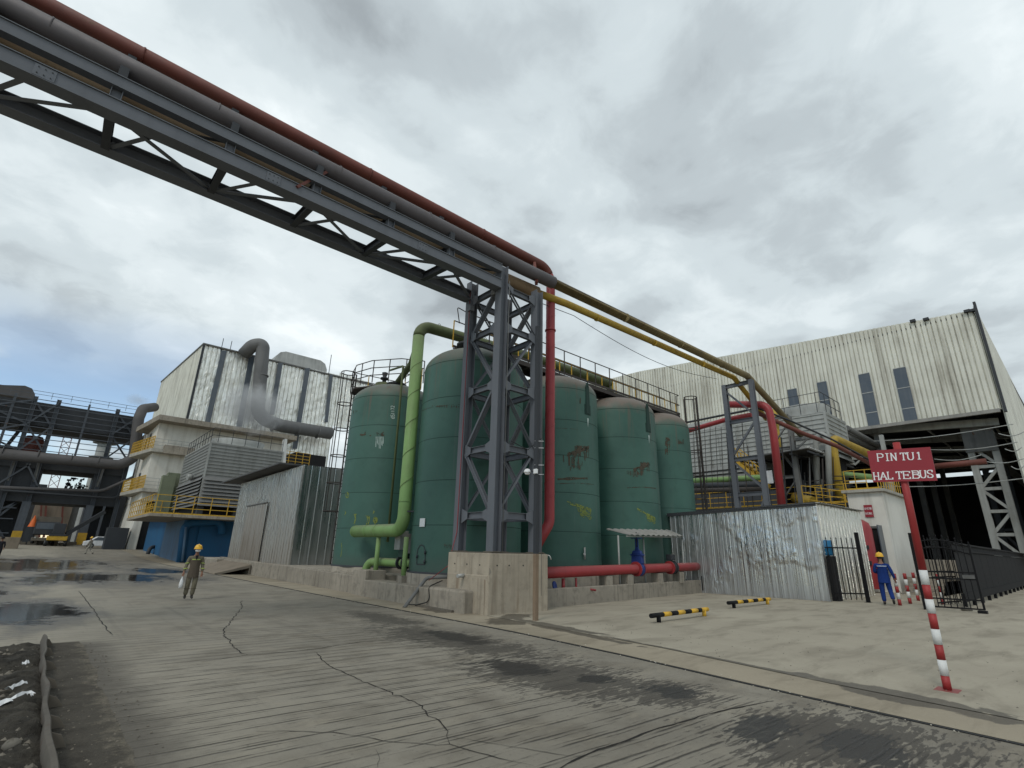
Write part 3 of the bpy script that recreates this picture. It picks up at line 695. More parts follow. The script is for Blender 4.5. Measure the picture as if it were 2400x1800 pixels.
# cables and conduits clipped to the columns
tag(MB().tube([(TX0-.165, TY1-.1, 10.6), (TX0-.165, TY1-.1, 6), (TX0-.165, TY1-.08, 2.2), (TX0-.3, TY1+.1, 1.2), (9.3, 14.2, .75)], .012, 6).build('cable', M['redpaint']), 'thin red cable running down the left column of the steel tower', 'cable')
tag(MB().tube([(TX0+.2, TY0-.17, 10.4), (TX0+.2, TY0-.17, 1.66)], .012, 6).build('cable', M['steel_worn']), 'thin grey cable running down the front column of the steel tower', 'cable')
tag(MB().tube([(TX1+.1, TY0-.18, 8.9), (TX1+.1, TY0-.18, 5.2), (10.9, TY0-.2, 4.72), (10.2, TY0-.19, 4.9)], .014, 6).build('cable', M['cable']), 'black cable looping across the right side of the steel tower', 'cable')

# ------------------------------------------------------------------ pipe bridge
BXL = -9.0
pb = thing('pipe_bridge', 'long dark grey steel truss girder carrying pipes high above the road', 'pipe bridge', (0, 12.5, 10.0))
def ch(y, z, h, name='chord'):
    if y < 12.5:
        w = .30 if name == 'bottom_chord' else .15
        MB().box(BXL, y-.12, z-h/2, TX0-.16, y-.12+w, z+h/2-.02).box(BXL, y-.15, z+h/2-.02, TX0-.16, y+w-.09, z+h/2).box(BXL, y-.15, z-h/2-.015, TX0-.16, y+w-.09, z-h/2).build(name, M['steel'], pb); return
    MB().ibeam((BXL, y, z), (TX0-.16, y, z), .36 if name == 'bottom_chord' else .28, h, t=.022).build(name, M['steel'], pb)
YN, YF = TY0-.04, TY1
ch(YN, 10.16, .32, 'bottom_chord'); ch(YF, 10.36, .36, 'bottom_chord')
ch(YN, 10.76, .28, 'top_chord')
nodes = [-7.1, -5.0, -2.95, -.86, 1.30, 3.36, 5.5, 7.62]
for i, x in enumerate(nodes):
    for y in (YN,): MB().ibeam((x, y, 10.325), (x, y, 10.615), .16, .2, up=(1,0,0), t=.014).build('post', M['steel'], pb)
    MB().ibeam((x, YN+.11, 10.12), (x, YF-.11, 10.30), .16, .24, t=.014).build('cross_beam', M['steel_dark'], pb)
    MB().ibeam((x, YN+.11, 10.72), (x, YF-.6, 10.72), .14, .16, t=.014).build('cross_beam', M['steel_dark'], pb)
xs_ = nodes+[9.6]
for i in range(len(xs_)-1):
    a, c = xs_[i], xs_[i+1]
    ya, yb = (YN+.1, YF-.1) if i % 2 == 1 else (YF-.1, YN+.1)
    MB().angle((a+.08, ya, 10.04+(.2 if ya > 12.5 else 0)), (c-.08, yb, 10.04+(.2 if yb > 12.5 else 0)), .10).build('plan_brace', M['steel'], pb)
    MB().angle((a+.08, yb*.96, 10.66), (c-.08, ya, 10.66), .08).build('plan_brace', M['steel_dark'], pb) if i % 2 else None
    if i > 0: MB().angle((a+.12, YF-.15, 10.22), (a+.75, YN+.4, 10.12), .10).build('knee_brace', M['steel'], pb)
MB().beam((2.85, YN-.14, 10.2), (3.65, YN+.1, 11.35), .07).build('hanger_arm', M['redrust'], pb)

for x in (-6.0, -1.9, 2.3, 6.55):
    MB().box(x-.16, YN-.136, 10.02, x+.16, YN-.122, 10.28).build('splice_plate', M['steel'], pb)
    for dx in (-.1, 0, .1):
        for dz in (-.07, .07): MB().disc((x+dx, YN-.142, 10.15+dz), (0,1,0), .013, .012, 6).build('bolt', M['steel_dark'], pb)
# ------------------------------------------------------------------ pipes on the bridge
def pipe(name, pts, r, mat, label, rad=None, n=20, seams=0, flange=(), group=None, seamr=.012, **kw):
    P = fillet(pts, rad if rad else r*2.2) if len(pts) > 2 else [Vector(p) for p in pts]
    mid = P[0]; t_ = thing(name, label, 'pipe', mid, group)
    MB().tube(P, r, n).build('pipe_run', mat, t_)
    if seams or flange:
        L = [0.0]
        for a, b_ in zip(P, P[1:]): L.append(L[-1]+(b_-a).length)
        def at(u):
            for i in range(len(P)-1):
                if u <= L[i+1]: k = (u-L[i])/max(1e-6, L[i+1]-L[i]); return P[i].lerp(P[i+1], k), (P[i+1]-P[i]).normalized()
            return P[-1], (P[-1]-P[-2]).normalized()
        if seams:
            mb = MB(); u = seams*.6
            while u < L[-1]:
                p, d = at(u); mb.disc(p, d, r+seamr, .03, n); u += seams*(.9+.2*random.random())
            mb.build('weld_seams', mat, t_)
        for u in flange:
            p, d = at(u*L[-1]); MB().disc(p, d, r*1.35, .06, n).build('flange', mat, t_)
    return t_
def spiral(t_, a, b_, r, mat, pitch=.62, n=26):
    a, b_ = Vector(a), Vector(b_); d = (b_-a); L = d.length; d.normalize(); u = d.orthogonal().normalized(); w = d.cross(u); k = int(L/pitch); pts = []
    for i in range(k*n+1):
        an = 2*math.pi*i/n; pts.append(a+d*(pitch*i/n)+(u*math.cos(an)+w*math.sin(an))*(r+.002))
    MB().tube(pts, .009, 5).build('spiral_weld', mat, t_)
RP = (11.72, 11.42)
RY = 12.45
rt = thing('red_pipe', 'long rust red pipe along the top of the bridge that turns down beside the tower', 'pipe', (-9, RY, 12.4))
q0, q1 = PY(1291, 720, RY), PY(1287.5, 1215, RY)
P_all = fillet([(BXL, RY, 12.42), (q0.x, RY, 12.42), (q1.x, RY, q1.z-.15), (q1.x-.62, RY+.15, 1.66)], [.62, .45], 10)
MB().tube(P_all[:8], .185, 24).build('bridge_run', M['redrust'], rt)
MB().tube(P_all[7:], .175, 24).build('down_pipe', M['redpaint'], rt)
spiral(rt, (q0.x, RY, 11.5), (q1.x, RY, q1.z+.3), .175, M['redpaint'], .62)
MB().disc(PY(1290, 775, RY), (0,0,1), .21, .05, 24).build('flange', M['redpaint'], rt)
MB().beam((11.5, 11.8, 11.0), (11.9, RY-.1, 12.25), .10, .16).build('saddle', M['redrust'], rt)
for x_ in (-6.1, -.7, 5.0, 9.4): MB().disc((x_, RY, 12.42), (1,0,0), .20, .035, 24).build('joint_ring', M['redrust'], rt)
gt = thing('grey_pipe', 'fat grey pipe on the near bridge edge, turning olive brown past the tower', 'pipe', (-9, 11.85, 11.35))
F1X, F1Z = 28.7, 11.42
OY = 11.80
P_all = fillet([(BXL, OY+.06, 11.42), (10.8, OY+.06, 11.38), (F1X, OY, 11.70), (38.2, 12.55, 9.85)], [2, 1.0])
MB().tube([P_all[0], (10.8, OY+.06, 11.38), (12.4, OY+.04, 11.40)], .235, 26).build('grey_run', M['greypipe'], gt)
MB().tube([(12.4, OY+.04, 11.40)]+P_all[-10:], .185, 22).build('olive_run', M['olivepipe'], gt)
mb = MB()
for x in (-5.2,-2.1,.9,3.9,6.8,9.4): mb.disc((x, OY+.06, 11.415), (1,0,0), .24, .03, 26)
mb.build('weld_seams', M['greypipe'], gt)
mb = MB()
for x in (17.0, 21.5, 25.8): mb.disc((x, OY+.03, 11.40+.3*(x-12.4)/16.3), (1,0,.018), .195, .05, 22)
mb.build('pipe_joints', M['olivepipe'], gt)
bt = thing('brown_pipe', 'dirty brown pipe inside the bridge truss that leaves the tower as a yellow pipe', 'pipe', (-9, 12.45, 11.0))
MB().tube([(BXL, 12.42, 11.02), (10.5, 12.40, 11.02), (12.0, 12.30, 11.0)], .23, 22).build('brown_run', M['brownpipe'], bt)
MB().tube(fillet([(12.0, 12.30, 11.0), (13.6, 12.25, 11.10), (28.2, 12.35, 11.60), (33.5, 12.9, 10.2)], [1, .8]), .145, 20).build('yellow_run', M['yellowpipe'], bt)
mb = MB()
for x in (15.5, 19.8, 24.4): mb.disc((x, 12.23, 11.05+.47*(x-13.6)/14.6), (1,0,.04), .155, .05, 20)
mb.build('pipe_joints', M['yellowpipe'], bt)
sd_ = thing('pipe_saddles', 'row of short steel saddles holding the upper pipes on the bridge', 'saddle', (0, 12.2, 11))
for x in nodes:
    MB().box(x-.08, 11.62, 10.905, x+.08, 12.1, 11.22).build('saddle', M['steel_dark'], sd_)
    MB().box(x-.08, 12.35, 10.905, x+.08, 12.6, 12.2).build('saddle', M['steel_dark'], sd_)
# ------------------------------------------------------------------ green tanks
def tank_material(name, seed, rustdome=.8):
    t = NT(name); o = t.map(t.raw, (1,1,1), (seed*3.7, seed*1.3, 0)); s = t.sep(t.raw)
    big = t.noise(o, .45, 5, .6); med = t.noise(o, 2.2, 6, .6); fine = t.noise(o, 18, 5, .7)
    st = t.noise(t.map(o, (3.2, 3.2, .12)), 1.0, 6, .65)
    c = t.mix(t.step(big, .3, .7), (.032, .094, .072), (.046, .121, .094))
    c = t.mix(t.math('MULTIPLY', t.step(st, .5, .75), .55), c, (.042, .095, .072))
    c = t.mix(t.math('MULTIPLY', t.step(med, .5, .75), .35), c, (.022, .062, .050))
    # chips: thin flaked spots down to rust
    ch = t.step(t.noise(t.map(o, (1, 1, .45)), 3.1, 9, .75), .715, .74)
    c = t.mix(t.math('MULTIPLY', ch, .8), c, (.05, .038, .026))
    dome = t.step(t.math('ADD', s[2], t.math('MULTIPLY', t.math('SUBTRACT', med, .5), .9)), 7.15, 7.9)
    c = t.mix(t.math('MULTIPLY', dome, rustdome), c, (.15, .115, .092))
    run = t.math('MULTIPLY', t.step(st, .54, .66), t.step(s[2], 5.2, 7.6)); c = t.mix(t.math('MULTIPLY', run, .6), c, (.12, .085, .062))
    wst = t.math('MULTIPLY', t.step(t.noise(t.map(o, (2.1, 2.1, .07), (7,3,0)), 1.0, 5, .6), .57, .68), .35); c = t.mix(wst, c, (.10, .13, .115))
    low = t.math('MULTIPLY', t.math('SUBTRACT', 1.0, t.step(t.math('ADD', s[2], t.math('MULTIPLY', med, .8)), .35, 1.1)), .5)
    c = t.mix(low, c, (.06, .075, .062))
    t.set(Base_Color=c, Roughness=t.math('ADD', .45, t.math('MULTIPLY', fine, .2)), Specular_IOR_Level=.45, Normal=t.bump(t.math('ADD', med, fine), .15, .012)); return t.m
TR, TZ, TH = 2.0, .95, 8.35
TK = {'T1': (11.74, 22.1), 'T2': (11.74, 15.62), 'T3': (16.35, 15.62), 'T4': (21.0, 15.62), 'T5': (24.98, 15.62)}
tlabel = {'T1': 'green tank with white hand lettering near its top, leftmost and behind the light green pipe',
 'T2': 'green tank directly behind the steel tower with an arched hatch near its foot',
 'T3': 'green tank behind the red down pipe with rusty paint loss and a yellow scrawl',
 'T4': 'green tank above the small canopy, fourth in the row, rusty band and short yellow scrawl',
 'T5': 'smallest looking green tank at the right end of the row beside the caged ladder'}
M['seam'] = paint('tank_weld_line', (.018, .045, .036), .7, 0, .2)
M['chalkw'] = paint('white_marker', (.42, .5, .47), .8, 0, .3)
def worn(name, col, keep, sc):
    t = NT(name); n = t.noise(t.raw, sc, 6, .7); m_ = t.step(n, keep-.05, keep+.05)
    t.set(Base_Color=t.mix(t.noise(t.raw, 9, 3, .6), col, tuple(c*.55 for c in col)), Roughness=.85, Alpha=m_); return t.m
M['patch'] = worn('rusty_patch', (.085, .068, .045), .46, 5.0)
M['chalk'] = worn('yellow_marker', (.25, .30, .06), .44, 8.0)
prof = [(TR, 0), (TR, TH-.95)]
for k in range(1, 15):
    a = math.pi/2*k/14; prof.append((TR*math.cos(a)**.82 if k < 14 else .02, TH-.95+.95*math.sin(a)))
tanks = {}; PROF = prof; TRS = {'T5': 1.68}
for i, (k, (x, y)) in enumerate(TK.items()):
    TR = TRS.get(k, 2.0); prof = [(r_*TR/2.0, z_) for r_, z_ in PROF]
    t_ = thing('storage_tank', tlabel[k], 'tank', (x, y, TZ), 'green vertical storage tanks'); tanks[k] = t_
    MB().lathe([(r, z+TZ) for r, z in prof], (x, y, 0), 72).build('shell', tank_material('tank_green_%d' % (i+1), i+1, (.55,.6,.85,.95,.95)[i]), t_)
    mb = MB()
    for z in (1.5, 3.0, 4.5, 6.0, 7.4): mb.lathe([(TR, TZ+z-.012), (TR+.008, TZ+z), (TR, TZ+z+.012)], (x, y, 0), 72)
    mb.build('weld_seams', M['seam'], t_)
    MB().lathe([(TR+.06, TZ-.06), (TR+.06, TZ), (TR, TZ)], (x, y, 0), 48).build('base_ring', M['steel_dark'], t_)
    nz = TZ+TH
    TR = 2.0
    MB().lathe([(.36, nz-.25), (.36, nz+.12), (.50, nz+.12), (.50, nz+.22), (.02, nz+.24)], (x, y, 0), 24).build('top_nozzle', M['seam'] if k != 'T1' else M['steel_dark'], t_)
def cyl_hit(px, py, k, off=.006):
    R = TRS.get(k, 2.0)
    cx, cy = TK[k]; d = ray(px, py); ox, oy = -cx, -cy
    a = d.x**2+d.y**2; b_ = 2*(ox*d.x+oy*d.y); c = ox*ox+oy*oy-(R+off)**2; D = b_*b_-4*a*c
    if D < 0: return None
    t = (-b_-math.sqrt(D))/(2*a); return CAM+d*t
def on_tank(k, az, z, off=.006):
    cx, cy = TK[k]; return V(cx+(TR+off)*math.cos(az), cy+(TR+off)*math.sin(az), z)
def ribbon(mb, k, pts, w, off=.006, sub=3, rnd=None):
    P = [cyl_hit(x, y, k, off) for x, y in pts]; P = [p for p in P if p is not None]
    if len(P) < 2: return
    Q = []
    for a, b_ in zip(P, P[1:]):
        for i in range(sub): Q.append(a.lerp(b_, i/sub))
    Q.append(P[-1]); cx, cy = TK[k]; o = len(mb.v)
    for i, p in enumerate(Q):
        d = (Q[min(i+1, len(Q)-1)]-Q[max(i-1, 0)]); n = V(p.x-cx, p.y-cy, 0).normalized()
        p = V(cx, cy, p.z)+n*(TRS.get(k, 2.0)+off); s = d.cross(n).normalized(); ww = w*(1 if rnd is None else .5+rnd.random())
        mb.v += [p-s*ww/2, p+s*ww/2]
    for i in range(len(Q)-1): mb.f.append((o+2*i, o+2*i+1, o+2*i+3, o+2*i+2)); mb.sm.append(False)
def Zc(x, y): return (1200+x/2.37, 750+y/2.37)      # enlarged views of the photograph
def Zv(x, y): return (750+x/3.3167, 850+y/3.3167)
# worn rusty bands with drips and yellow scrawls on T3 and T4
def rusty(k, band, block, seed, dr=26):
    rnd = random.Random(seed); mb = MB()
    for j in range(5): ribbon(mb, k, [(x, y+(j-2)*1.4+rnd.uniform(-.8, .8)) for x, y in band], .05, .006, 3, rnd)
    (x0, y0), (x1, y1) = band[0], band[-1]
    for j in range(dr):
        u = rnd.random(); x = x0+(x1-x0)*u; y = y0+(y1-y0)*u; L = rnd.uniform(3, block)
        ribbon(mb, k, [(x, y-L*.2), (x+rnd.uniform(-.8, .8), y+L)], rnd.uniform(.02, .07), .0075, 3, rnd)
    return mb
mb = rusty('T3', [Zc(308,750), Zc(350,738), Zc(395,718), Zc(428,708)], 30, 1)
for j in range(16): ribbon(mb, 'T3', [Zc(350+j*4, 700+random.uniform(-4, 4)), Zc(352+j*4, 726)], .07, .008, 2, random)
for j in range(12): ribbon(mb, 'T3', [Zc(325+j*6, 790+random.uniform(-20, 20)), Zc(325+j*6, 830+random.uniform(-20, 12))], .035, .008, 2, random)
ribbon(mb, 'T3', [Zc(250,885), Zc(420,880)], .10, .006, 6, random); ribbon(mb, 'T3', [Zc(245,910), Zc(350,906), Zc(455,914)], .02, .009, 8, random)
ribbon(mb, 'T3', [Zc(380,430), Zc(378,465)], .05, .008, 3, random); ribbon(mb, 'T3', [Zc(285,750), Zc(288,790)], .04, .008, 3, random)
ribbon(mb, 'T3', [Zc(240,600), Zc(300,602), Zc(365,608)], .012, .009, 6, random)
mb.build('rust_marks', M['patch'], tanks['T3'])
mb = rusty('T4', [Zc(675,832), Zc(710,822), Zc(765,800)], 22, 2, 18)
for j in range(10): ribbon(mb, 'T4', [Zc(715+j*5.5, 790+random.uniform(-4, 4)), Zc(716+j*5.5, 812)], .07, .008, 2, random)
ribbon(mb, 'T4', [Zc(640,932), Zc(720,928), Zc(800,936)], .03, .008, 8, random)
for j in range(10): ribbon(mb, 'T4', [Zc(640+j*9, 840+random.uniform(-8, 8)), Zc(640+j*9, 850+random.uniform(0, 22))], .03, .008, 2, random)
mb.build('rust_marks', M['patch'], tanks['T4'])
mb = MB()
for j in range(9): ribbon(mb, 'T5', [Zc(852+j*3, 655+random.uniform(-6, 6)), Zc(853+j*3, 690+random.uniform(-5, 60))], .035, .008, 3, random)
for j in range(8): ribbon(mb, 'T5', [Zc(925+j*4, 670+random.uniform(-14, 8)), Zc(925+j*4, 690)], .04, .008, 2, random)
mb.build('rust_marks', M['patch'], tanks['T5'])
def scrawl(k, quad, n, seed):
    rnd = random.Random(seed); mb = MB(); a, b_, c, d = quad   # TL TR BR BL
    def Q(u, v): return (a[0]*(1-u)*(1-v)+b_[0]*u*(1-v)+c[0]*u*v+d[0]*(1-u)*v, a[1]*(1-u)*(1-v)+b_[1]*u*(1-v)+c[1]*u*v+d[1]*(1-u)*v)
    for v in (0, .12): ribbon(mb, k, [Q(u/8, v+.03*rnd.random()) for u in range(9)], .04, .008, 2, rnd)
    for j in range(n):
        u = .35+.62*rnd.random(); v = .15+.7*rnd.random(); r = .05+.08*rnd.random()
        ribbon(mb, k, [Q(u+r*math.cos(t*.8), v+1.6*r*math.sin(t*.8)) for t in range(9)], .018, .008+j*.0001, 2, rnd)
    ribbon(mb, k, [Q(1, .05), Q(1.0, .5), Q(.97, .95)], .05, .009, 3, rnd)
    return mb
scrawl('T3', (Zc(305,1008), Zc(438,1048), Zc(436,1112), Zc(345,1085)), 17, 4).build('yellow_scrawl', M['chalk'], tanks['T3'])
scrawl('T4', (Zc(695,1045), Zc(795,1098), Zc(795,1136), Zc(722,1105)), 14, 5).build('yellow_scrawl', M['chalk'], tanks['T4'])
mb = MB()
for j, (x, y, h) in enumerate(((210,1005,45),(195,1155,28),(270,1178,80),(365,1190,70),(378,1190,70),(430,1205,50),(415,1150,24),(165,1400,110))):
    ribbon(mb, 'T1', [Zv(x, y), Zv(x+6, y+h*.4), Zv(x-4, y+h)], .05, .007, 3, random)
    if j in (2, 3, 5): ribbon(mb, 'T1', [Zv(x-10, y), Zv(x+14, y+2)], .04, .008, 2, random)
for cx_, cy_, r in ((212,1030,13),(430,1222,16),(430,1222,9)): ribbon(mb, 'T1', [Zv(cx_+r*math.cos(t*.7), cy_+1.5*r*math.sin(t*.7)) for t in range(10)], .03, .009, 2, random)
mb.build('yellow_scrawl', M['chalk'], tanks['T1'])
# turned white lettering on T1, read from below (digits laid on their side)
SEG = {'6': ((1,0,0,.4),(0,.4,0,1),(0,1,1,1),(1,1,1,.55),(1,.55,0,.55)), '5': ((1,0,0,0),(0,0,0,.5),(0,.5,1,.5),(1,.5,1,1),(1,1,0,1)), '1': ((.5,0,.5,1),), '2': ((0,0,1,0),(1,0,1,.5),(1,.5,0,1),(0,1,1,1)), '7': ((0,0,1,0),(1,0,.4,1)), 'I': ((.5,0,.5,1),)}
mb = MB()
for i, chr_ in enumerate('651172'):
    for x0, y0, x1, y1 in SEG[chr_]:
        f = lambda u, v: Zv(552+v*26, 434-i*17-u*12)
        ribbon(mb, 'T1', [f(x0, y0), f(x1, y1)], .028, .008, 2)
mb.build('lettering', M['chalkw'], tanks['T1'])
mb = MB()
for x, y, dx, dy in ((310,560,45,0),(318,566,30,-6),(345,545,8,16),(352,525,0,36),(432,545,60,20),(440,562,60,2),(470,562,25,-24),(385,566,12,2),(260,372,0,22),(278,370,0,24),(290,372,-8,16)):
    ribbon(mb, 'T1', [Zv(x, y), Zv(x+dx, y+dy)], .06, .007, 4, random)
mb.build('rust_marks', M['patch'], tanks['T1'])
mb = MB()
for j in range(8): ribbon(mb, 'T1', [Zv(436+j*8, 575), Zv(436+j*8+random.uniform(-2, 2), 610+random.uniform(0, 60))], .02, .008, 3, random)
mb.build('paint_runs', M['chalkw'], tanks['T1'])
# T2: hatch outline, little white plate, rusty line and marks
def Zb(x, y): return (850+x/4.9156, 1180+y/4.9156)
mb = MB()
ribbon(mb, 'T2', [Zb(620,700), Zb(622,600), Zb(632,530), Zb(655,490), Zb(680,478), Zb(705,495), Zb(718,540), Zb(718,660), Zb(712,702), Zb(620,700)], .035, .014, 3)
for q in ((718,565),(712,672),(625,612)):
    p = cyl_hit(*Zb(*q), 'T2', .03); mb.disc(p, (0,0,1), .035, .10, 8)
mb.build('hatch', M['steel_dark'], tanks['T2'])
p = cyl_hit(*Zb(690,220), 'T2', .02); mb = MB(); n_ = V(p.x-TK['T2'][0], p.y-TK['T2'][1], 0).normalized(); tt = V(-n_.y, n_.x, 0)
mb.prism([p-tt*.14+V(0,0,-.14), p+tt*.14+V(0,0,-.14), p+tt*.14+V(0,0,.14), p-tt*.14+V(0,0,.14)], n_*.02); mb.build('name_plate', M['whitepl'], tanks['T2'])
mb = MB()
ribbon(mb, 'T2', [(750+x/2.127, 700+y/2.127) for x, y in ((510,560),(545,545),(585,537),(640,530),(720,527))], .025, .008, 5, random)
for j in range(14): x = 560+j*12; ribbon(mb, 'T2', [(750+x/2.127, 700+532/2.127), (750+x/2.127, 700+(538+random.random()*9)/2.127)], .03, .009, 2, random)
for j in range(10): x = 940+j*11; ribbon(mb, 'T2', [Zb(x, 470+random.uniform(-8, 8)), Zb(x+2, 500+random.uniform(-10, 25))], .018, .008, 2, random)
mb.build('rust_marks', M['patch'], tanks['T2'])
# lifting lugs on T3 and T4
for k, (a, b_) in {'T3': ((1378, 905), (1377, 952)), 'T4': ((1518, 955), (1519, 996))}.items():
    p, q = cyl_hit(*b_, k, .0), None
    cx, cy = TK[k]; n_ = V(p.x-cx, p.y-cy, 0).normalized(); s_ = V(-n_.y, n_.x, 0)
    base = V(cx, cy, 0)+n_*(TR-.02)
    mb = MB().prism([base+V(0,0,7.35)-s_*.13, base+V(0,0,7.35)+s_*.13, base+V(0,0,8.55)+s_*.10, base+V(0,0,8.75)+s_*.04, base+V(0,0,8.75)-s_*.04, base+V(0,0,8.55)-s_*.10], n_*.05)
    mb.disc(base+V(0,0,8.6)+n_*.06, n_, .05, .02, 12); mb.prism([base+V(0,0,7.30)-s_*.19, base+V(0,0,7.30)+s_*.19, base+V(0,0,7.75)+s_*.19, base+V(0,0,7.75)-s_*.19], n_*.03)
    mb.build('lifting_lug', M['seam'], tanks[k])
    mb = MB(); pp = base+n_*.03; mb.prism([pp+V(0,0,6.75)-s_*.02, pp+V(0,0,7.15)-s_*.06, pp+V(0,0,7.15)+s_*.05], n_*.004); mb.build('white_streak', M['chalkw'], tanks[k])
p = cyl_hit(*Zc(400,1300), 'T3', .0); mb = MB(); mb.tube([p, p+V(-.08,-.1,0)], .05, 10); mb.tube([p+V(-.05,-.08,-.2), p+V(-.05,-.08,.25)], .035, 8); mb.build('sample_tap', M['galv'], tanks['T3'])

# ------------------------------------------------------------------ plinths and the containment walls
def block(name, x0, y0, z0, x1, y1, z1, mat, label, cat, bev=.02, group=None):
    return tag(MB().box(x0, y0, z0, x1, y1, z1).build(name, mat, None, bevel=bev), label, cat, group)
for k, lab in (('T1', 'low concrete plinth under the leftmost green tank'), ('T2', 'low concrete plinth under the green tank behind the steel tower'), ('T3', 'low concrete plinth under the green tank behind the red down pipe'), ('T4', 'low concrete plinth under the green tank above the canopy'), ('T5', 'low concrete plinth under the rightmost green tank')):
    x, y = TK[k]; MBx = MB().lathe([(2.18, .02), (2.18, TZ-.06), (.1, TZ-.06)], (x, y, 0), 12 if k != 'T1' else 8)
    tag(MBx.build('tank_plinth', M['conc_low']), lab, 'plinth', 'plinths under the green tanks')
o = MB().box(9.62, 18.35, .0, 34, 46, .70)
tag(o.build('concrete_platform', M['conc_low'], bevel=.02), 'raised concrete platform under the ribbed shed and leftmost tank', 'platform')
MBw = MB()
MBw.hexa([(9.35,18.3,-.05),(9.62,18.3,-.05),(10.05,41.5,-.05),(9.78,41.5,-.05),(9.35,18.3,.62),(9.62,18.3,.62),(10.05,41.5,.82),(9.78,41.5,.82)])
tag(MBw.build('retaining_wall', M['conc_low'], bevel=.02), 'long low concrete wall below the ribbed metal shed', 'wall')
w2 = thing('containment_wall', 'low chunky concrete wall left of the tower block, under the green pipe', 'wall', (9.3, 15, 0))
MB().box(9.12, 13.95, -.05, 9.95, 18.28, .56).build('wall', M['conc_low'], w2, bevel=.025)
MB().box(9.08, 12.1, -.05, 10.0, 13.95, .60).build('end_block', M['conc_low'], w2, bevel=.06)
MB().box(9.18, 18.2, -.02, 10.0, 19.25, .88).build('corner_block', M['conc_low'], w2, bevel=.02)
MB().box(9.95, 13.5, -.05, 33, 18.3, .40).build('tank_yard_floor', M['conc_low'], w2)
w3 = thing('containment_wall', 'long streaked concrete wall in front of the tanks under the red pipe', 'wall', (18, 12.6, 0))
MB().hexa([(11.80,11.95,-.05),(25.4,13.25,-.05),(25.4,13.5,-.05),(11.80,12.20,-.05),(11.80,11.95,.56),(25.4,13.25,.58),(25.4,13.5,.58),(11.80,12.20,.56)]).build('wall', M['conc_low'], w3, bevel=.02)
MB().hexa([(11.82,12.21,.0),(25.4,13.51,.0),(25.4,14.2,.0),(11.82,13.49,.0),(11.82,12.21,.45),(25.4,13.51,.45),(25.4,14.2,.45),(11.82,13.49,.45)]).build('ledge', M['conc_low'], w3)

# ------------------------------------------------------------------ walkway over the tanks
def railing(mb_top, path, h, step, mat_top, mat_post, parent, mids=(.5,), r=.022, kick=True, posts=True, pname='post'):
    P = [Vector(p) for p in path]; mb = mb_top
    for a, b_ in zip(P, P[1:]):
        for z in (h,)+tuple(h*m_ for m_ in mids): mb.beam(a+V(0,0,z), b_+V(0,0,z), r*1.6, r*1.6)
        if kick: mb.beam(a+V(0,0,.06), b_+V(0,0,.06), .012, .12)
    mb.build('rails', mat_top, parent)
    if posts:
        d = 0; L = sum((b_-a).length for a, b_ in zip(P, P[1:])); n = max(2, round(L/step))
        for i in range(n+1):
            u = L*i/n
            for a, b_ in zip(P, P[1:]):
                l = (b_-a).length
                if u <= l+1e-6: q = a.lerp(b_, min(1, u/l)); break
                u -= l
            MB().beam(q, q+V(0,0,h), r*1.7, r*1.7).build(pname, mat_post, parent)
wk = thing('walkway', 'long rusty walkway with yellow posts and black handrails over the tank tops', 'walkway', (19, 15.6, 9.5))
WZ = 9.55
MB().box(11.0, 15.15, WZ-.04, 26.7, 16.05, WZ).build('deck', M['rustrail'], wk)
for y in (15.15, 16.05): MB().chan((10.9, y, WZ-.13), (26.7, y, WZ-.13), .07, .18).build('edge_beam', M['rustrail'], wk)
for i in range(20): MB().beam((11.2+i*.8, 15.2, WZ-.12), (11.2+i*.8, 16.0, WZ-.12), .05, .1).build('joist', M['rustrail'], wk)
for i in range(8): MB().beam((12.3+i*2.0, 15.14, WZ), (12.3+i*2.0, 15.14, WZ+.62), .04).build('yellow_post', M['yellow'], wk)
railing(MB(), [(10.9, 15.12, WZ), (26.7, 15.12, WZ), (26.7, 15.3, WZ)], 1.2, 1.18, M['rustrail'], M['rustrail'], wk, (.5,))
railing(MB(), [(10.9, 16.08, WZ), (26.7, 16.08, WZ)], 1.2, 1.18, M['rustrail'], M['yellow'], wk, (.5,))
mb = MB(); mb.beam((11.2, 15.14, WZ+.62), (26.6, 15.14, WZ+.62), .03, .05); mb.build('yellow_rail', M['yellow'], wk)
MB().tube(fillet([(9.95+.4, 14.9, WZ+.5), (10.2, 14.9, WZ+1.15), (10.9, 15.12, WZ+1.2)], .1), .02, 6).build('rail_end', M['rustrail'], wk)
for x, y in ((11.7,15.6),(12.6,15.4),(12.1,15.9)): MB().lathe([(.02,WZ-.15),(.42,WZ-.14),(.42,WZ-.05),(.2,WZ+.02),(.12,WZ+.22),(.02,WZ+.24)], (x-.6,y-.25,0), 16).build('valve_head', M['steel_dark'], wk)
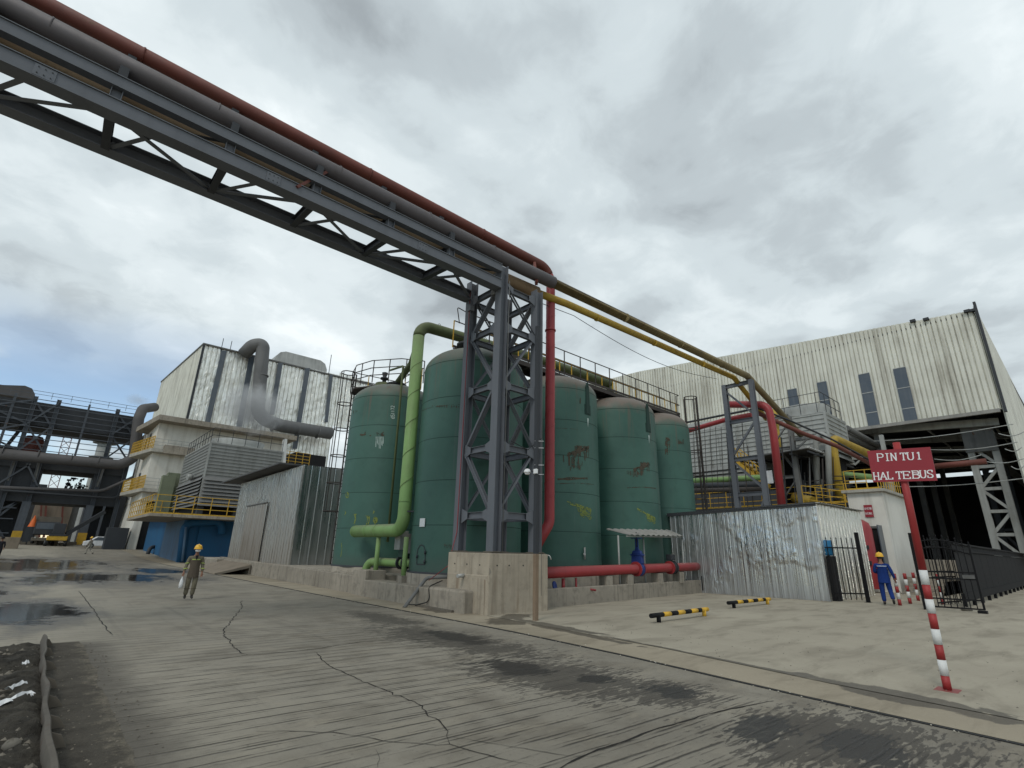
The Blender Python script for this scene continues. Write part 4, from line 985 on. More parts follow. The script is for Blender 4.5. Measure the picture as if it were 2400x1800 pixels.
def ladder(name, label, base, top, face, mat, hoops=True, w=.45, cage_r=.38, z_cage=2.4, extra=1.1):
    base, top = Vector(base), Vector(top); f = Vector(face).normalized(); s_ = V(-f.y, f.x, 0); t_ = thing(name, label, 'ladder', base)
    for k in (-1, 1): MB().beam(base+s_*(k*w/2), top+s_*(k*w/2)+V(0,0,extra), .07, .05).build('stile', mat, t_)
    mb = MB(); n = int((top.z-base.z)/.3)
    for i in range(n):
        p = base.lerp(top, i/n); mb.tube([p-s_*w/2, p+s_*w/2], .018, 5, caps=False)
    mb.build('rungs', mat, t_)
    if hoops:
        zs = []; z = base.z+z_cage
        while z <= top.z+extra: zs.append(z); z += 1.35
        zs[-1] = top.z+extra
        for z in zs:
            c = V(base.x, base.y, z)+f*cage_r*.9; pts = [c+(-f)*cage_r*.9*1+s_*(-w/2)]
            pts = [V(base.x, base.y, z)-s_*w/2]+[c+f*(cage_r*math.sin(a))-s_*(cage_r*math.cos(a)) for a in [math.pi*i/10 for i in range(11)]]+[V(base.x, base.y, z)+s_*w/2]
            MB().tube(pts, .026, 6, caps=False).build('hoop', mat, t_)
        for a in (.15, .32, .5, .68, .85):
            c = V(base.x, base.y, 0)+f*cage_r*.9; p = c+f*(cage_r*math.sin(math.pi*a))-s_*(cage_r*math.cos(math.pi*a))
            MB().beam(p+V(0,0,zs[0]), p+V(0,0,zs[-1]), .045, .02).build('cage_strip', mat, t_)
    return t_
ladder('cage_ladder', 'rusty caged ladder at the right end of the tank walkway', (27.1, 15.0, .95), (27.1, 15.0, WZ), (.55, -.85, 0), M['rustrail'])
ladder('cage_ladder', 'tall caged ladder up the left side of the leftmost green tank', (10.55, 24.45, .9), (10.55, 24.45, 9.3), (-.75, .6, 0), M['rustrail'])
pf = thing('tank_platform', 'small railed platform on top of the leftmost green tank', 'platform', (11.4, 23.4, 9.35))
MB().prism([(10.5,24.7,9.28),(10.2,23.6,9.28),(10.9,22.3,9.28),(12.6,22.0,9.28),(12.9,24.4,9.28)][::-1], (0,0,.07)).build('deck', M['rustrail'], pf)
railing(MB(), [(10.5,24.7,9.35),(10.15,23.5,9.35),(10.4,22.3,9.35),(11.3,21.0,9.35),(12.3,20.5,9.35)], 1.15, .8, M['rustrail'], M['rustrail'], pf, (.33,.66), kick=False)
railing(MB(), [(10.5,24.7,9.35),(12.9,24.4,9.35),(12.8,21.5,9.35)], 1.15, .9, M['rustrail'], M['yellow'], pf, (.33,.66), kick=False)

# ------------------------------------------------------------------ green pipes by the first tanks
GPX = 9.72
pg = thing('green_pipe', 'large light green pipe standing between the first two tanks', 'pipe', (GPX, 16.75, .56))
P1 = fillet([(GPX, 20.6, 2.30), (GPX, 16.75, 2.30), (GPX+.04, 16.9, 10.45), (16.5, 16.75, 10.72), (22.0, 16.6, 10.72)], [.5, .55, .4])
i_top = min(range(len(P1)), key=lambda i: abs(P1[i].z-9.9) if P1[i].x < 10.2 else 99)
MB().tube(P1[:i_top+1], .235, 24).build('stand_pipe', M['greenpipe'], pg)
MB().tube(P1[i_top:], .235, 24).build('header', M['olivegreen'], pg)
mb = MB()
for y in (20.5, 19.4, 18.6): mb.disc((GPX, y, 2.3), (0,1,0), .245, .03, 24)
mb.disc((GPX, 16.76, 3.3), (0,0,1), .245, .02, 24)
mb.build('weld_seams', M['greenpipe'], pg)
MB().disc((GPX, 20.615, 2.3), (0,1,0), .22, .02, 24).build('end_cap', M['olivegreen'], pg)
spiral(pg, (GPX, 16.76, 3.4), (GPX+.04, 16.89, 9.7), .235, M['olivegreen'], 1.15)
MB().tube([(22.0,16.6,10.75),(22.0,16.6,10.0)], .2, 16).build('drop_leg', M['olivegreen'], pg)
for p in ((10.7, 16.88, 10.74), (13.2, 16.85, 10.86), (18.3, 16.7, 10.98)): MB().torus((p[0], p[1], p[2]), (0,1,0), .06, .012, 12, 5).build('lifting_eye', M['olivegreen'], pg)
for y, x in ((18.5, GPX), (16.45, GPX), (17.9, GPX+.9)):
    MB().tube([(x, y, .5 if y < 18.2 else .55), (x, y, 2.06)], .085, 14).build('leg', M['greenpipe'], pg)
MB().box(9.55, 16.28, .5, 9.9, 16.62, .78).build('leg_block', M['conc_low'], pg, bevel=.01)
MB().beam((GPX-.05, 16.6, 2.95), (GPX+1.2, 15.4, 2.95), .06, .05).build('tie_bar', M['steel_dark'], pg)
pipe('green_drain_pipe', [(9.8, 19.5, .6), (9.85, 19.45, 1.16), (10.2, 17.9, 1.16), (10.6, 16.9, 1.18)], .15, M['greenpipe'], 'low green pipe curving out of the floor between the first two tanks', rad=[.35, .5], n=16)
mo = thing('actuator_valve', 'grey motor actuator and box standing on the low green pipe', 'valve', (10.3, 17.7, 1.2))
MB().disc((10.27, 17.66, 1.17), (.2,-.98,0), .24, .05).disc((10.33, 17.4, 1.17), (.2,-.98,0), .24, .05).build('flange', M['steel_dark'], mo)
MB().box(10.15, 17.4, 1.35, 10.5, 17.7, 1.62).build('gearbox', M['seam'], mo, bevel=.02)
MB().box(10.1, 17.55, 1.62, 10.45, 17.95, 2.3).build('junction_box', M['louvre'], mo, bevel=.01)
MB().box(10.3, 16.8, 1.5, 10.6, 17.45, 2.2).build('control_box', M['steel_worn'], mo, bevel=.01)
MB().disc((10.05, 18.0, 2.18), (-.6,-.8,0), .11, .05, 20).build('gauge', M['steel_dark'], mo)
MB().disc((10.02, 17.96, 2.18), (-.6,-.8,0), .085, .012, 20).build('gauge_face', M['whitepl'], mo)
pipe('thin_green_pipe', [(10.6, 19.4, 1.9), (10.55, 19.4, 9.5), (10.75, 21.0, 9.75)], .05, M['olivegreen'], 'thin green pipe running up between the first two tanks', rad=[.12], n=10)
pipe('green_branch_pipe', [(11.74, 22.1, 9.55), (11.0, 19.5, 9.75), (9.95, 17.1, 10.05)], .15, M['olivegreen'], 'dark green branch pipe from the leftmost tank top to the stand pipe', rad=[.3], n=16)
dv = thing('tank_valve', 'dark valve with a round head on top of the leftmost tank', 'valve', (11.4, 22.6, 9.3))
MB().lathe([(.42, 9.3-.15), (.42, 9.55), (.02, 9.56)], (11.3, 22.6, 0), 20).build('stub', M['olivegreen'], dv)
MB().lathe([(.1, 9.5), (.1, 9.8), (.2, 9.8), (.2, 9.88), (.08, 9.9), (.13, 10.05), (.15, 10.15), (.02, 10.2)], (11.3, 22.6, 0), 16).build('head', M['steel_dark'], dv)
# drain hose and bent pipe at the foot of the wall
pipe('bent_drain_pipe', [PX(1050, 1352, 9.75), PX(1000, 1354, 9.5), G(947, 1425, .0)], .055, M['steel_worn'], 'bent grey drain pipe leaning from the wall down to the strip', rad=[.12, .12], n=12)
tag(MB().tube(fillet([(9.6, 13.9, .76), (9.08, 13.85, .60), (9.05, 13.7, .2), (9.0, 14.3, .06), (8.95, 14.9, .03)], .15), .016, 7).build('hose', M['cable']), 'black hose hanging over the low wall beside the bent drain pipe', 'hose')
tag(MB().box(9.0, 12.5, .0, 9.07, 14.4, .07).build('steel_bar', M['rustplate']), 'steel bar lying on the strip against the foot of the low wall', 'bar')
# red pipe along the tanks with its blue gate valve
rp = thing('red_ground_pipe', 'thick red pipe running low in front of the tanks into the silver hut', 'pipe', (12, 12.9, 1.0))
A_, B_ = V(11.85, 12.80, 1.02), V(24.6, 13.9, 1.20)
A_.y = 12.25; B_ = V(23.0, 13.08, 1.17)
dd = (B_-A_).normalized()
MB().tube([A_, B_, V(24.0, 13.3, 1.18)], .18, 24).build('pipe_run', M['redpaint'], rp)
def rpt(px_, z=1.1):      # point on the pipe axis under photo column px_
    best = None
    for i in range(400):
        p = A_.lerp(B_, i/399); d = p-CAM; w = d.dot(FW); x = 1200+FPX*d.dot(RT)/w
        if best is None or abs(x-px_) < best[0]: best = (abs(x-px_), p)
    return best[1]
v1 = rpt(1495); v2 = rpt(1574)
for o_ in (-.16, .16): MB().disc(v1+dd*o_, dd, .28, .05, 28).build('flange', M['redpaint'], rp)
gv = thing('gate_valve', 'blue cast gate valve on the red ground pipe below the canopy', 'valve', v1)
MB().disc(v1, dd, .275, .24, 28).build('body', M['bluevalve'], gv)
sx = V(-dd.y, dd.x, 0)
mb = MB()
for z0, z1, w0, w1 in ((.2,.5,.24,.22),(.50,.56,.27,.27),(.56,.70,.22,.17),(.70,.84,.11,.06)):
    q = []
    for z, w in ((z0, w0), (z1, w1)):
        for a, b_ in ((-1,-1),(1,-1),(1,1),(-1,1)): q.append(v1+sx*(a*w)+dd*(b_*w*.45)+V(0,0,z))
    mb.hexa(q)
mb.build('bonnet', M['bluevalve'], gv, bevel=.02)
MB().beam(v1+V(0,0,.82)-sx*.05, v1+V(0,0,1.15)-sx*.05, .04).beam(v1+V(0,0,.82)+sx*.05, v1+V(0,0,1.15)+sx*.05, .04).build('yoke', M['bluevalve'], gv)
MB().tube([v1+V(0,0,.8), v1+V(0,0,1.42)], .02, 8).build('stem', M['steel_dark'], gv)
MB().torus(v1+V(0,0,1.18), (0,0,1), .22, .018).beam(v1+V(-.22,0,1.18), v1+V(.22,0,1.18), .02).build('hand_wheel', M['bluevalve'], gv)
bv = thing('butterfly_valve', 'dark flanged valve on the red ground pipe just left of the silver hut', 'valve', v2)
for o_ in (-.1, .02, .12): MB().disc(v2+dd*o_, dd, .28 if o_ != .02 else .25, .05, 28).build('flange', M['steel_dark'], bv)
MB().disc(v2-dd*.2, dd, .27, .05, 28).build('red_flange', M['redpaint'], bv)
MB().box(v2.x-.18, v2.y-.15, v2.z+.3, v2.x+.12, v2.y+.15, v2.z+.55).build('gear_head', M['steel_dark'], bv, bevel=.03)
mb = MB(); p = rpt(1320); mb.tube([p+V(0,0,-.2), p+V(0,0,-.62)], .06, 10); p = rpt(1347); mb.tube(fillet([p+V(0,-.05,-.2), p+V(0,-.05,-.52), p+V(.5,-.1,-.56), p+V(.75,-.3,-.6)], .08), .035, 8); mb.build('branch', M['redpaint'], rp)
pw = G(1368, 1376, .42); tv = thing('hand_wheels', 'pair of small dark valve hand wheels hanging over the streaked wall', 'valve', pw)
for dx in (-.13, .16):
    MB().torus((pw.x+dx*.9, pw.y-.02, pw.z), (.5,-.85,.1), .13, .014, 18, 5).beam(pw+V(dx*.9-.12,0,0), pw+V(dx*.9+.12,0,0), .015).build('wheel', M['steel_dark'], tv)
tag(MB().disc(rpt(1297)+V(0,-.05,-.42), (.4,-.9,.2), .16, .05, 16).build('valve_disc', M['bluevalve']), 'small dark blue wheel under the red ground pipe next to the tower block', 'valve')
for px_ in (1420, 1470, 1540, 1590):
    p = rpt(px_); tag(MB().box(p.x-.18, p.y-.15, .5, p.x+.18, p.y+.2, p.z-.2).build('pipe_support', M['conc_low']), {1420:'concrete support block under the red ground pipe nearest the tower block',1470:'concrete support block under the red ground pipe just left of the blue valve',1540:'concrete support block under the red ground pipe between the two valves',1590:'concrete support block under the red ground pipe at the silver hut'}[px_], 'support', 'support blocks under the red pipe')
# little canopy over the valve
cn = thing('canopy', 'small corrugated grey sheet canopy on thin posts over the blue valve', 'canopy', (20, 13.9, .5))
ca, cb = PY(1476, 1253.5, 12.6), PY(1604, 1257, 14.1)
za, zb_ = 2.62, 2.42
c0, c1, c2, c3 = PY(1421, 1240, 13.45), PY(1476, 1254, 12.35), PY(1604, 1257, 12.9), PY(1570, 1243, 13.5)
mb = MB(); n = 44; top = []
for i in range(n+1):
    u = i/n; o_ = V(0, 0, .035 if i % 4 in (1, 2) else 0)
    a = c0.lerp(c3, u)+o_; b_ = c1.lerp(c2, u)+o_; top.append((a, b_)); mb.v += [a, b_, a-V(0,0,.012), b_-V(0,0,.012)]
for i in range(n):
    q = 4*i; mb.f += [(q, q+1, q+5, q+4), (q+2, q+6, q+7, q+3), (q+1, q+3, q+7, q+5), (q, q+4, q+6, q+2)]; mb.sm += [False]*4
mb.build('roof_sheet', M['canopy'], cn)
for q, zt in ((PY(1453, 1362, 12.7), 0), (PY(1513, 1357, 12.95), 0), (PY(1605, 1352, 13.0), 0)):
    MB().tube([(q.x, q.y, .45), (q.x, q.y, c1.z-.02)], .035, 8).build('post', M['louvre'], cn)
MB().beam(c1+V(0,.15,-.04), c2+V(0,.15,-.04), .05).beam(c0+V(0,-.1,-.03), c3+V(0,-.1,-.03), .05).build('purlin', M['louvre'], cn)
# ------------------------------------------------------------------ east side: ribbed silver hut
HX = 24.6
h0, h1 = PX(1600, 1381, HX), PX(1945, 1402, HX); zr = PX(1908, 1181, HX).z; zl = PX(1570, 1207, HX).z
yL, yR = PX(1568, 1215, HX).y, h1.y
hxe = PY(2015, 1200, yR).x; zre = PY(2015, 1200, yR).z
HXL = 23.5; yLL = PX(1568, 1215, HXL).y; zl = PX(1570, 1207, HXL).z
hut = thing('silver_hut', 'windowless hut clad in crumpled mirror-like corrugated sheets behind the black railing', 'hut', (HX+2, (yL+yR)/2, 0))
MB().corr((HXL, yLL), (HX, yR), .02, lambda t: zl+(zr-zl)*t, .62, .035, 1, ((0,0),(.04,1),(.12,1),(.16,0),(.45,0),(.48,.35),(.52,.35),(.55,0),(1,0)), seg=1).build('front_wall', M['foil_r'], hut)
MB().corr((HX, yR), (hxe, yR), .02, lambda t: zr+(zre-zr)*t, (hxe-HX)/15, .11, -1, ((0,0),(.68,0),(.74,1),(.93,1),(1,0)), seg=1).build('side_wall', M['foil_r2'], hut)
MB().corr((HXL, yLL), (hxe, yLL), .02, zl, .3, .03, -1).build('back_wall', M['galv'], hut)
MB().corr((hxe, yR), (hxe, yLL), .02, zl, .3, .03, 1).build('end_wall', M['galv'], hut)
mb = MB(); n = 46
for i in range(n+1):
    u = i/n; x = HX-.12+(hxe+.15-HX)*u; dz = .035 if i % 2 else 0
    mb.v += [V(x, yR-.22, zr+(zre-zr)*u+.03+dz), V(HXL-.1+(hxe+.15-HXL)*u, yLL+.1, zl+.03+dz)]
for i in range(n): mb.f.append((2*i, 2*i+2, 2*i+3, 2*i+1)); mb.sm.append(False)
mb.build('roof', M['galv'], hut)
MB().beam((HXL-.06, yLL+.05, zl+.0), (HX-.06, yR-.05, zr+.0), .07, .16).build('fascia', M['steel_dark'], hut)
MB().beam((HX-.045, yR-.02, .02), (HX-.045, yR-.02, zr-.1), .03, .10).build('corner_trim', M['foil_r'], hut)
g = PX(1645, 1352, 23.75); tag(MB().beam((g.x, g.y, .12), (g.x, g.y, .75), .05).build('vent_stub', M['black']), 'short black stub pipe on the silver hut wall', 'pipe')
tag(MB().tube(fillet([PX(1602,1347,23.3), PX(1612,1366,23.2), PX(1640,1371,23.55)], .2), .018, 6).build('cable', M['cable']), 'black cable drooping along the foot of the silver hut', 'cable')

# ------------------------------------------------------------------ two-legged frame under the pipes
fr = thing('trestle', 'dark grey two-legged steel frame holding up the yellow and olive pipes behind the silver hut', 'steel frame', (F1X, 12.4, 0))
ya, yb = PX(1697, 900, F1X).y, PX(1760, 893, F1X).y
for x in (F1X,):
    for y in (ya, yb): MB().ibeam((x, y, 0), (x, y, F1Z), .26, .26, up=(1,0,0), t=.02).build('column', M['steel'], fr)
zf = [PX(*q, F1X).z for q in ((1745,985),(1745,1075),(1755,1158))]
for z in [F1Z-.12]+zf: MB().ibeam((F1X, ya, z), (F1X, yb, z), .15, .22, t=.014).build('strut', M['steel'], fr)
zz2 = [F1Z-.3]+zf+[1.2]
for i in range(len(zz2)-1):
    a, b_ = (ya, yb) if i % 2 == 0 else (yb, ya)
    MB().angle((F1X, a, zz2[i]-.12), (F1X, b_, zz2[i+1]+.12), .10).build('brace', M['steel'], fr)
def px3(pts, X): return [PX(x, y, X) for x, y in pts]
fr2 = thing('trestle', 'worn brown-grey steel lattice post behind the red riser, under the far end of the pipes', 'steel frame', (38, 12.4, 0))
X2 = 38.0
for a, b_ in (((1848,975),(1868,1190)), ((1811,990),(1830,1190))):
    p, q = PX(*a, X2), PX(*b_, X2); MB().ibeam((X2, p.y, 0), (X2, p.y, p.z), .30, .34, up=(1,0,0), t=.02).build('column', M['steel_worn'], fr2)
yc, yd_ = PX(1848, 975, X2).y, PX(1811, 990, X2).y
for y_ in (975, 1050, 1118): MB().ibeam((X2, yd_, PX(1848,y_,X2).z), (X2, yc, PX(1848,y_,X2).z), .16, .22, t=.014).build('strut', M['steel_worn'], fr2)
MB().angle((X2, yd_, PX(1811,1040,X2).z), (X2, yc, PX(1848,990,X2).z), .12).build('brace', M['steel_worn'], fr2)
MB().angle((X2, yd_, PX(1811,1050,X2).z), (X2, yc, PX(1856,1110,X2).z), .12).build('brace', M['steel_worn'], fr2)
MB().angle((X2, yd_, PX(1811,1175,X2).z), (X2, yc, PX(1860,1122,X2).z), .12).build('brace', M['steel_worn'], fr2)
MB().beam(PX(1862,1030,X2), PX(1902,1024,X2), .12, .2).beam(PX(1864,1056,X2), PX(1893,1028,X2), .1).build('bracket', M['steel_worn'], fr2)
br3 = MB().beam(PX(1998,1075,42), PX(2022,1072,42), .14, .2).beam(PX(2003,1090,42), PX(2018,1076,42), .1)
tag(br3.build('bracket', M['louvre']), 'pale steel bracket under the thin brown pipe just left of the red sign', 'bracket')

# ------------------------------------------------------------------ pipes of the cooling plant
def p2(name, pts, X, r, mat, label, rad=.6, n=14):
    P = [PX(q[0], q[1], q[2] if len(q) > 2 else X) for q in pts]
    o = MB().tube(fillet(P, rad) if len(P) > 2 else P, r, n).build(name, mat); return tag(o, label, 'pipe')
p2('red_riser', [(1706,948,31),(1800,948,31),(1812,1010,31),(1833,1190,31)], 31, .22, M['redpaint'], 'thick red riser pipe bending down behind the right leg of the pipe frame', .7, 20)
p2('red_feed_pipe', [(1605,1012,30.2),(1700,984,30.2),(1762,972,30.2)], 30.2, .15, M['redpaint'], 'red pipe coming in from the last tank to the pipe frame', .4)
p2('dark_feed_pipe', [(1600,992,30.8),(1770,958,30.8)], 30.8, .07, M['steel_dark'], 'thin dark pipe just above the red pipe coming from the last tank')
p2('brown_line', [(1765,963,31.0),(1880,1015,34),(1960,1045,36.5),(2045,1090,40)], 36, .13, M['redrust'], 'thin rust brown pipe sloping from the frame to behind the red sign', 1)
p2('black_line', [(1765,952,31.0),(1850,985,33.5),(1950,1030,36.5),(2060,1090,40)], 36, .06, M['steel_dark'], 'thin black pipe running just above the rust brown one')
p2('yellow_riser', [(1813,960,38.6),(1836,1180,38.6)], 38.6, .25, M['yellowpipe'], 'yellow riser behind the red riser', 1, 18)
p2('yellow_riser', [(2065,1078,46),(1950,1026,40.2),(1953,1060,40.2),(1972,1185,40.2)], 41, .30, M['yellowpipe'], 'thickest yellow riser with an elbow at its top, left of the white building', 1.2, 20)
p2('yellow_line', [(1862,1166,38.5),(1905,1176,38)], 38, .35, M['yellowpipe'], 'short yellow pipe lying low behind the silver hut', .5, 18)
p2('grey_riser', [(1917,1175,39.2),(1912,1035,39.2),(1925,1010,39.2),(1940,1035,39.2),(1945,1175,39.2)], 39.2, .19, M['louvre'], 'pale grey pipe bent like a hairpin beside the cooling tower', 1.0, 18)
p2('grey_riser', [(1932,1175,43),(1926,1040,43),(1935,1008,43),(1960,1008,43),(2010,1040,52)], 43, .22, M['steel_worn'], 'dark grey riser bending over towards the hall', 1.0, 16)
p2('grey_line', [(1960,1008,46),(2065,1060,60)], 46, .30, M['steel_worn'], 'fat grey pipe running from the cooling tower into the hall', 1, 16)
p2('grey_line', [(1985,1003,47),(2080,1056,60)], 46, .22, M['steel_worn'], 'slim grey pipe running above the fat one into the hall', 1, 16)
p2('green_line', [(1620,1127,36.5),(1800,1118,36.5)], 36.5, .20, M['greenpipe'], 'bright green pipe crossing behind the legs of the pipe frame', 1, 16)
p2('green_line', [(1870,1100,42.5),(2060,1120,42.5)], 42.5, .20, M['greenpipe'], 'green pipe crossing behind the risers under the dark canopy', 1, 16)
p2('dark_header', [(1615,1139,36),(1800,1136,36)], 36, .22, M['steel_dark'], 'dark header pipe just below the bright green pipe', 1, 16)
p2('dark_header', [(1615,1150,35.6),(1800,1146,35.6)], 35.6, .16, M['rustrail'], 'rusty header pipe lowest of the pipes behind the frame legs', 1, 16)
# pipe rack clutter: rails, rods and small lines
rk = thing('pipe_rack', 'tangle of rusty rods and small lines under the dark canopy right of the red riser', 'pipe rack', (40, 11, 0))
rnd = random.Random(5)
for i in range(34):
    x0 = rnd.uniform(1862, 1955); y0 = rnd.uniform(1100, 1180)
    if rnd.random() < .55: a, b_ = (x0, y0), (x0+rnd.uniform(25, 60), y0+rnd.uniform(-4, 12))
    else: a, b_ = (x0, y0-30), (x0+4, 1190)
    X = rnd.uniform(38, 39.9); MB().beam(PX(*a, X), PX(*b_, X), rnd.uniform(.03, .08)).build('rod', M[rnd.choice(['rustrail','steel_dark','steel_worn','rustrail','steel_worn'])], rk)
for i in range(14):
    x0 = rnd.uniform(1700, 1860); X = rnd.uniform(33, 37)
    MB().beam(PX(x0, rnd.uniform(985, 1090), X), PX(x0+14, 1190, X), rnd.uniform(.03, .06)).build('rod', M[rnd.choice(['rustrail','steel_dark'])], rk)
for i in range(7):
    x0 = 1625+i*13; X = 34
    MB().beam(PX(x0, 1000, X), PX(x0+8, 1190, X), .03).build('rod', M['rustrail'], rk)
# dark canopy over the pumps
ca_ = thing('dark_canopy', 'large thin canopy with dark underside in front of the right cooling tower', 'canopy', (38, 11, 6.5))
P4 = [PX(1740,1072,38.5), PX(1862,1063,37.5), PX(1895,1052,38.5), PX(1985,1080,41), PX(2010,1098,47), PX(1880,1085,47)]
zc = 6.6
q = [G(1742,1072,zc), G(1880,1053,zc+.3), G(2000,1092,zc), G(1880,1102,zc-.1)]
mb = MB(); mb.prism([PX(1735,1076,37), PX(1893,1051,37), PX(2000,1090,46), PX(1860,1098,46)], (0,0,.05)); mb.build('roof_sheet', M['roofsheet'], ca_)
mb = MB()
for i in range(26):
    u = i/25; p = PX(1893,1051,37).lerp(PX(2000,1090,46), u); mb.disc(p+V(0,0,.06), (-.3,1,0), .07, .3, 8)
mb.build('ribs', M['galv'], ca_)
for i in range(5):
    u = i/4; a = PX(1735,1078,37).lerp(PX(1893,1054,37), u); b_ = PX(1860,1100,46).lerp(PX(2000,1093,46), u); MB().beam(a-V(0,0,.1), b_-V(0,0,.1), .08, .12).build('purlin', M['steel_dark'], ca_)

# ------------------------------------------------------------------ cooling towers
def cooling(name_lab, x0, x1, y0, y1, z0, zl0, zt, group, rail=True, fan=(.5,.5), fr_=1.9, dmat='louvre', slope=0.0, rail_mat='louvre'):
    t_ = thing('cooling_tower', name_lab, 'cooling tower', ((x0+x1)/2, (y0+y1)/2, z0), group)
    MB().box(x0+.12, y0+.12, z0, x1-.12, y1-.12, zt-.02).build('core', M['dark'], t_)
    for nm, a, b_, sd in (('west_siding', (x0, y1), (x0, y0), 1), ('south_siding', (x0, y0), (x1, y0), 1)):
        MB().louv(a, b_, zl0, zt, .34, .06, 1 if nm != 'x' else -1).build('siding', M[dmat], t_)
        MB().louv(a, b_, z0, zl0, .34, .26, 1, tilt=True).build('louvres', M['louvre_dark'] if dmat != 'louvre' else M['louvre_l'], t_)
    for nm, a, b_ in (('n', (x1, y1), (x0, y1)), ('e', (x1, y0), (x1, y1))): MB().louv(a, b_, z0, zt, .5, .06, 1).build('siding', M[dmat], t_)
    for x, y in ((x0, y0), (x1, y0), (x0, y1)): MB().beam((x, y, z0), (x, y, zt+.05), .16).build('corner_post', M['louvre'], t_)
    MB().box(x0-.05, y0-.05, zt, x1+.05, y1+.05, zt+.08).build('top_deck', M['louvre'], t_)
    return t_
CX0 = 40.0
c1 = PX(1932, 966, CX0); ce = PY(1981, 1004, c1.y)
ct = cooling('grey slatted cooling tower with fan ring and rail before the cream hall', CX0, max(ce.x, 44), c1.y, c1.y+3.9, 8.5, 9.3, c1.z, 'slatted cooling towers')
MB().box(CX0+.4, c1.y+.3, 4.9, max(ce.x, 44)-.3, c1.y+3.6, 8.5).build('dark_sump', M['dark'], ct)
for y_ in (.1, 1.3, 2.6, 3.8): MB().beam((CX0+.1, c1.y+y_, 4.9), (CX0+.1, c1.y+y_, 8.5), .16).build('leg', M['steel_worn'], ct)
zt = c1.z+.08
def fan(t_, c, r, h, mat):
    MB().lathe([(r, c[2]), (r*.93, c[2]+h*.5), (r, c[2]+h), (r-.08, c[2]+h), (r*.86, c[2]+h*.5), (r-.08, c[2]+.02)], (c[0], c[1], 0), 40).build('fan_ring', mat, t_)
    MB().lathe([(.3, c[2]), (.3, c[2]+h+.25), (.02, c[2]+h+.3)], (c[0], c[1], 0), 16).build('motor', M['steel_dark'], t_)
fan(ct, (CX0+2.4, c1.y+2.0, zt), 1.75, 1.0, M['louvre'])
railing(MB(), [(CX0+.1, c1.y+3.8, zt), (CX0+.1, c1.y+.1, zt), (max(ce.x,44)-.1, c1.y+.1, zt)], 1.5, 1.1, M['steel_dark'], M['steel_dark'], ct, (.5,), kick=False)
c2a, c2b = PX(1802, 985, CX0), PX(1600, 1009, CX0)
ct2 = cooling('long grey slatted cooling tower between the last green tank and the steel frame', CX0, CX0+5, c2a.y, c2b.y+1.2, 7.0, 8.6, c2a.z, 'slatted cooling towers')
fan(ct2, (CX0+2.4, c2a.y+2.2, c2a.z+.08), 1.7, .8, M['louvre']); fan(ct2, (CX0+2.4, PX(1655,1000,CX0+2.4).y, c2a.z+.08), 1.9, .9, M['louvre'])
for i in range(9):
    y = c2a.y+.4+i*.75; MB().beam((CX0-.1, y, 7.4), (CX0-.1, y, c2a.z-.5), .02).build('tie_rod', M['steel_worn'], ct2)
# white basin below the cooling towers with its yellow rails and stair
tag(MB().box(39.6, 9.9, 0, 48, 26, 4.9).build('concrete_basin', M['white']), 'white concrete basin building under the slatted cooling towers', 'basin')
yr = thing('yellow_railing', 'yellow railing on the basin edge seen between the legs of the pipe frame', 'railing', (39, 18, 5.0))
MB().box(38.2, 9.0, 5.0, 39.9, 25, 5.12).build('deck', M['steel_dark'], yr)
railing(MB(), [(38.25, 25, 5.12), (38.25, 9.2, 5.12)], 1.2, 1.3, M['yellow'], M['yellow'], yr, (.33,.66), r=.028)
yr2 = thing('yellow_railing', 'yellow railing on a low walkway just behind the silver hut roof', 'railing', (33, 12, 3.5))
railing(MB(), [(32.5, PX(1615,1180,32.5).y, 3.1), (32.5, PX(1880,1190,32.5).y, 3.1)], 1.15, 1.0, M['yellow'], M['yellow'], yr2, (.33,.66), r=.022)
yr3 = thing('yellow_railing', 'short run of yellow rails left of the white door building', 'railing', (37, 9.5, 4))
railing(MB(), [PX(1885,1185,37), PX(1985,1200,38)], 1.3, .8, M['yellow'], M['yellow'], yr3, (.33,.66), r=.028)
st = thing('yellow_stair', 'steep yellow stair with handrails behind the pipe frame', 'stair', (37, 17, 5))
a0, a1 = PX(1722,1078,37.2), PX(1785,1128,37.2)
for o_ in (0, 1.0):
    oo = V(o_, 0, 0)
    MB().beam(a0+oo, a1+oo, .08, .22).beam(a0+oo+V(0,0,.95), a1+oo+V(0,0,.95), .06).beam(a0+oo+V(0,0,.5), a1+oo+V(0,0,.5), .05).build('stringer', M['yellow'], st)
for i in range(8):
    p = a0.lerp(a1, i/7); MB().beam(p, p+V(1.0,0,0), .2, .04).build('step', M['yellow'], st)
    MB().beam(p, p+V(0,0,.95), .05).build('rail_post', M['yellow'], st)
crn = PX(1812, 1138, 35); tag(MB().beam(PX(1787,1135,34), PX(1803,1143,34), .22, .35).beam(PX(1790,1128,34), PX(1800,1138,34), .2).build('hoist', M['yellow']), 'small yellow hoist motor beside the right leg of the pipe frame', 'hoist')
ms = PX(1801, 1118, 33.5); tag(MB().box(ms.x, ms.y-.25, ms.z-.4, ms.x+.03, ms.y+.25, ms.z+.4).build('warning_board', M['whitepl']), 'small white board hanging behind the red riser', 'board')

# ------------------------------------------------------------------ white door building
WX = 35.0
w0, w1 = PX(2066.3, 1151.9, WX), PX(2098.9, 1335, WX)
wtl = PX(1978, 1122, WX)
wb = thing('white_building', 'small white rendered building with a red sign plate and an open dark door', 'building', (WX+2, w0.y+1.5, 0))
WYR = w0.y; WYL = wtl.y
xs_end = PY(2066.3, 1151.9, WYR).x
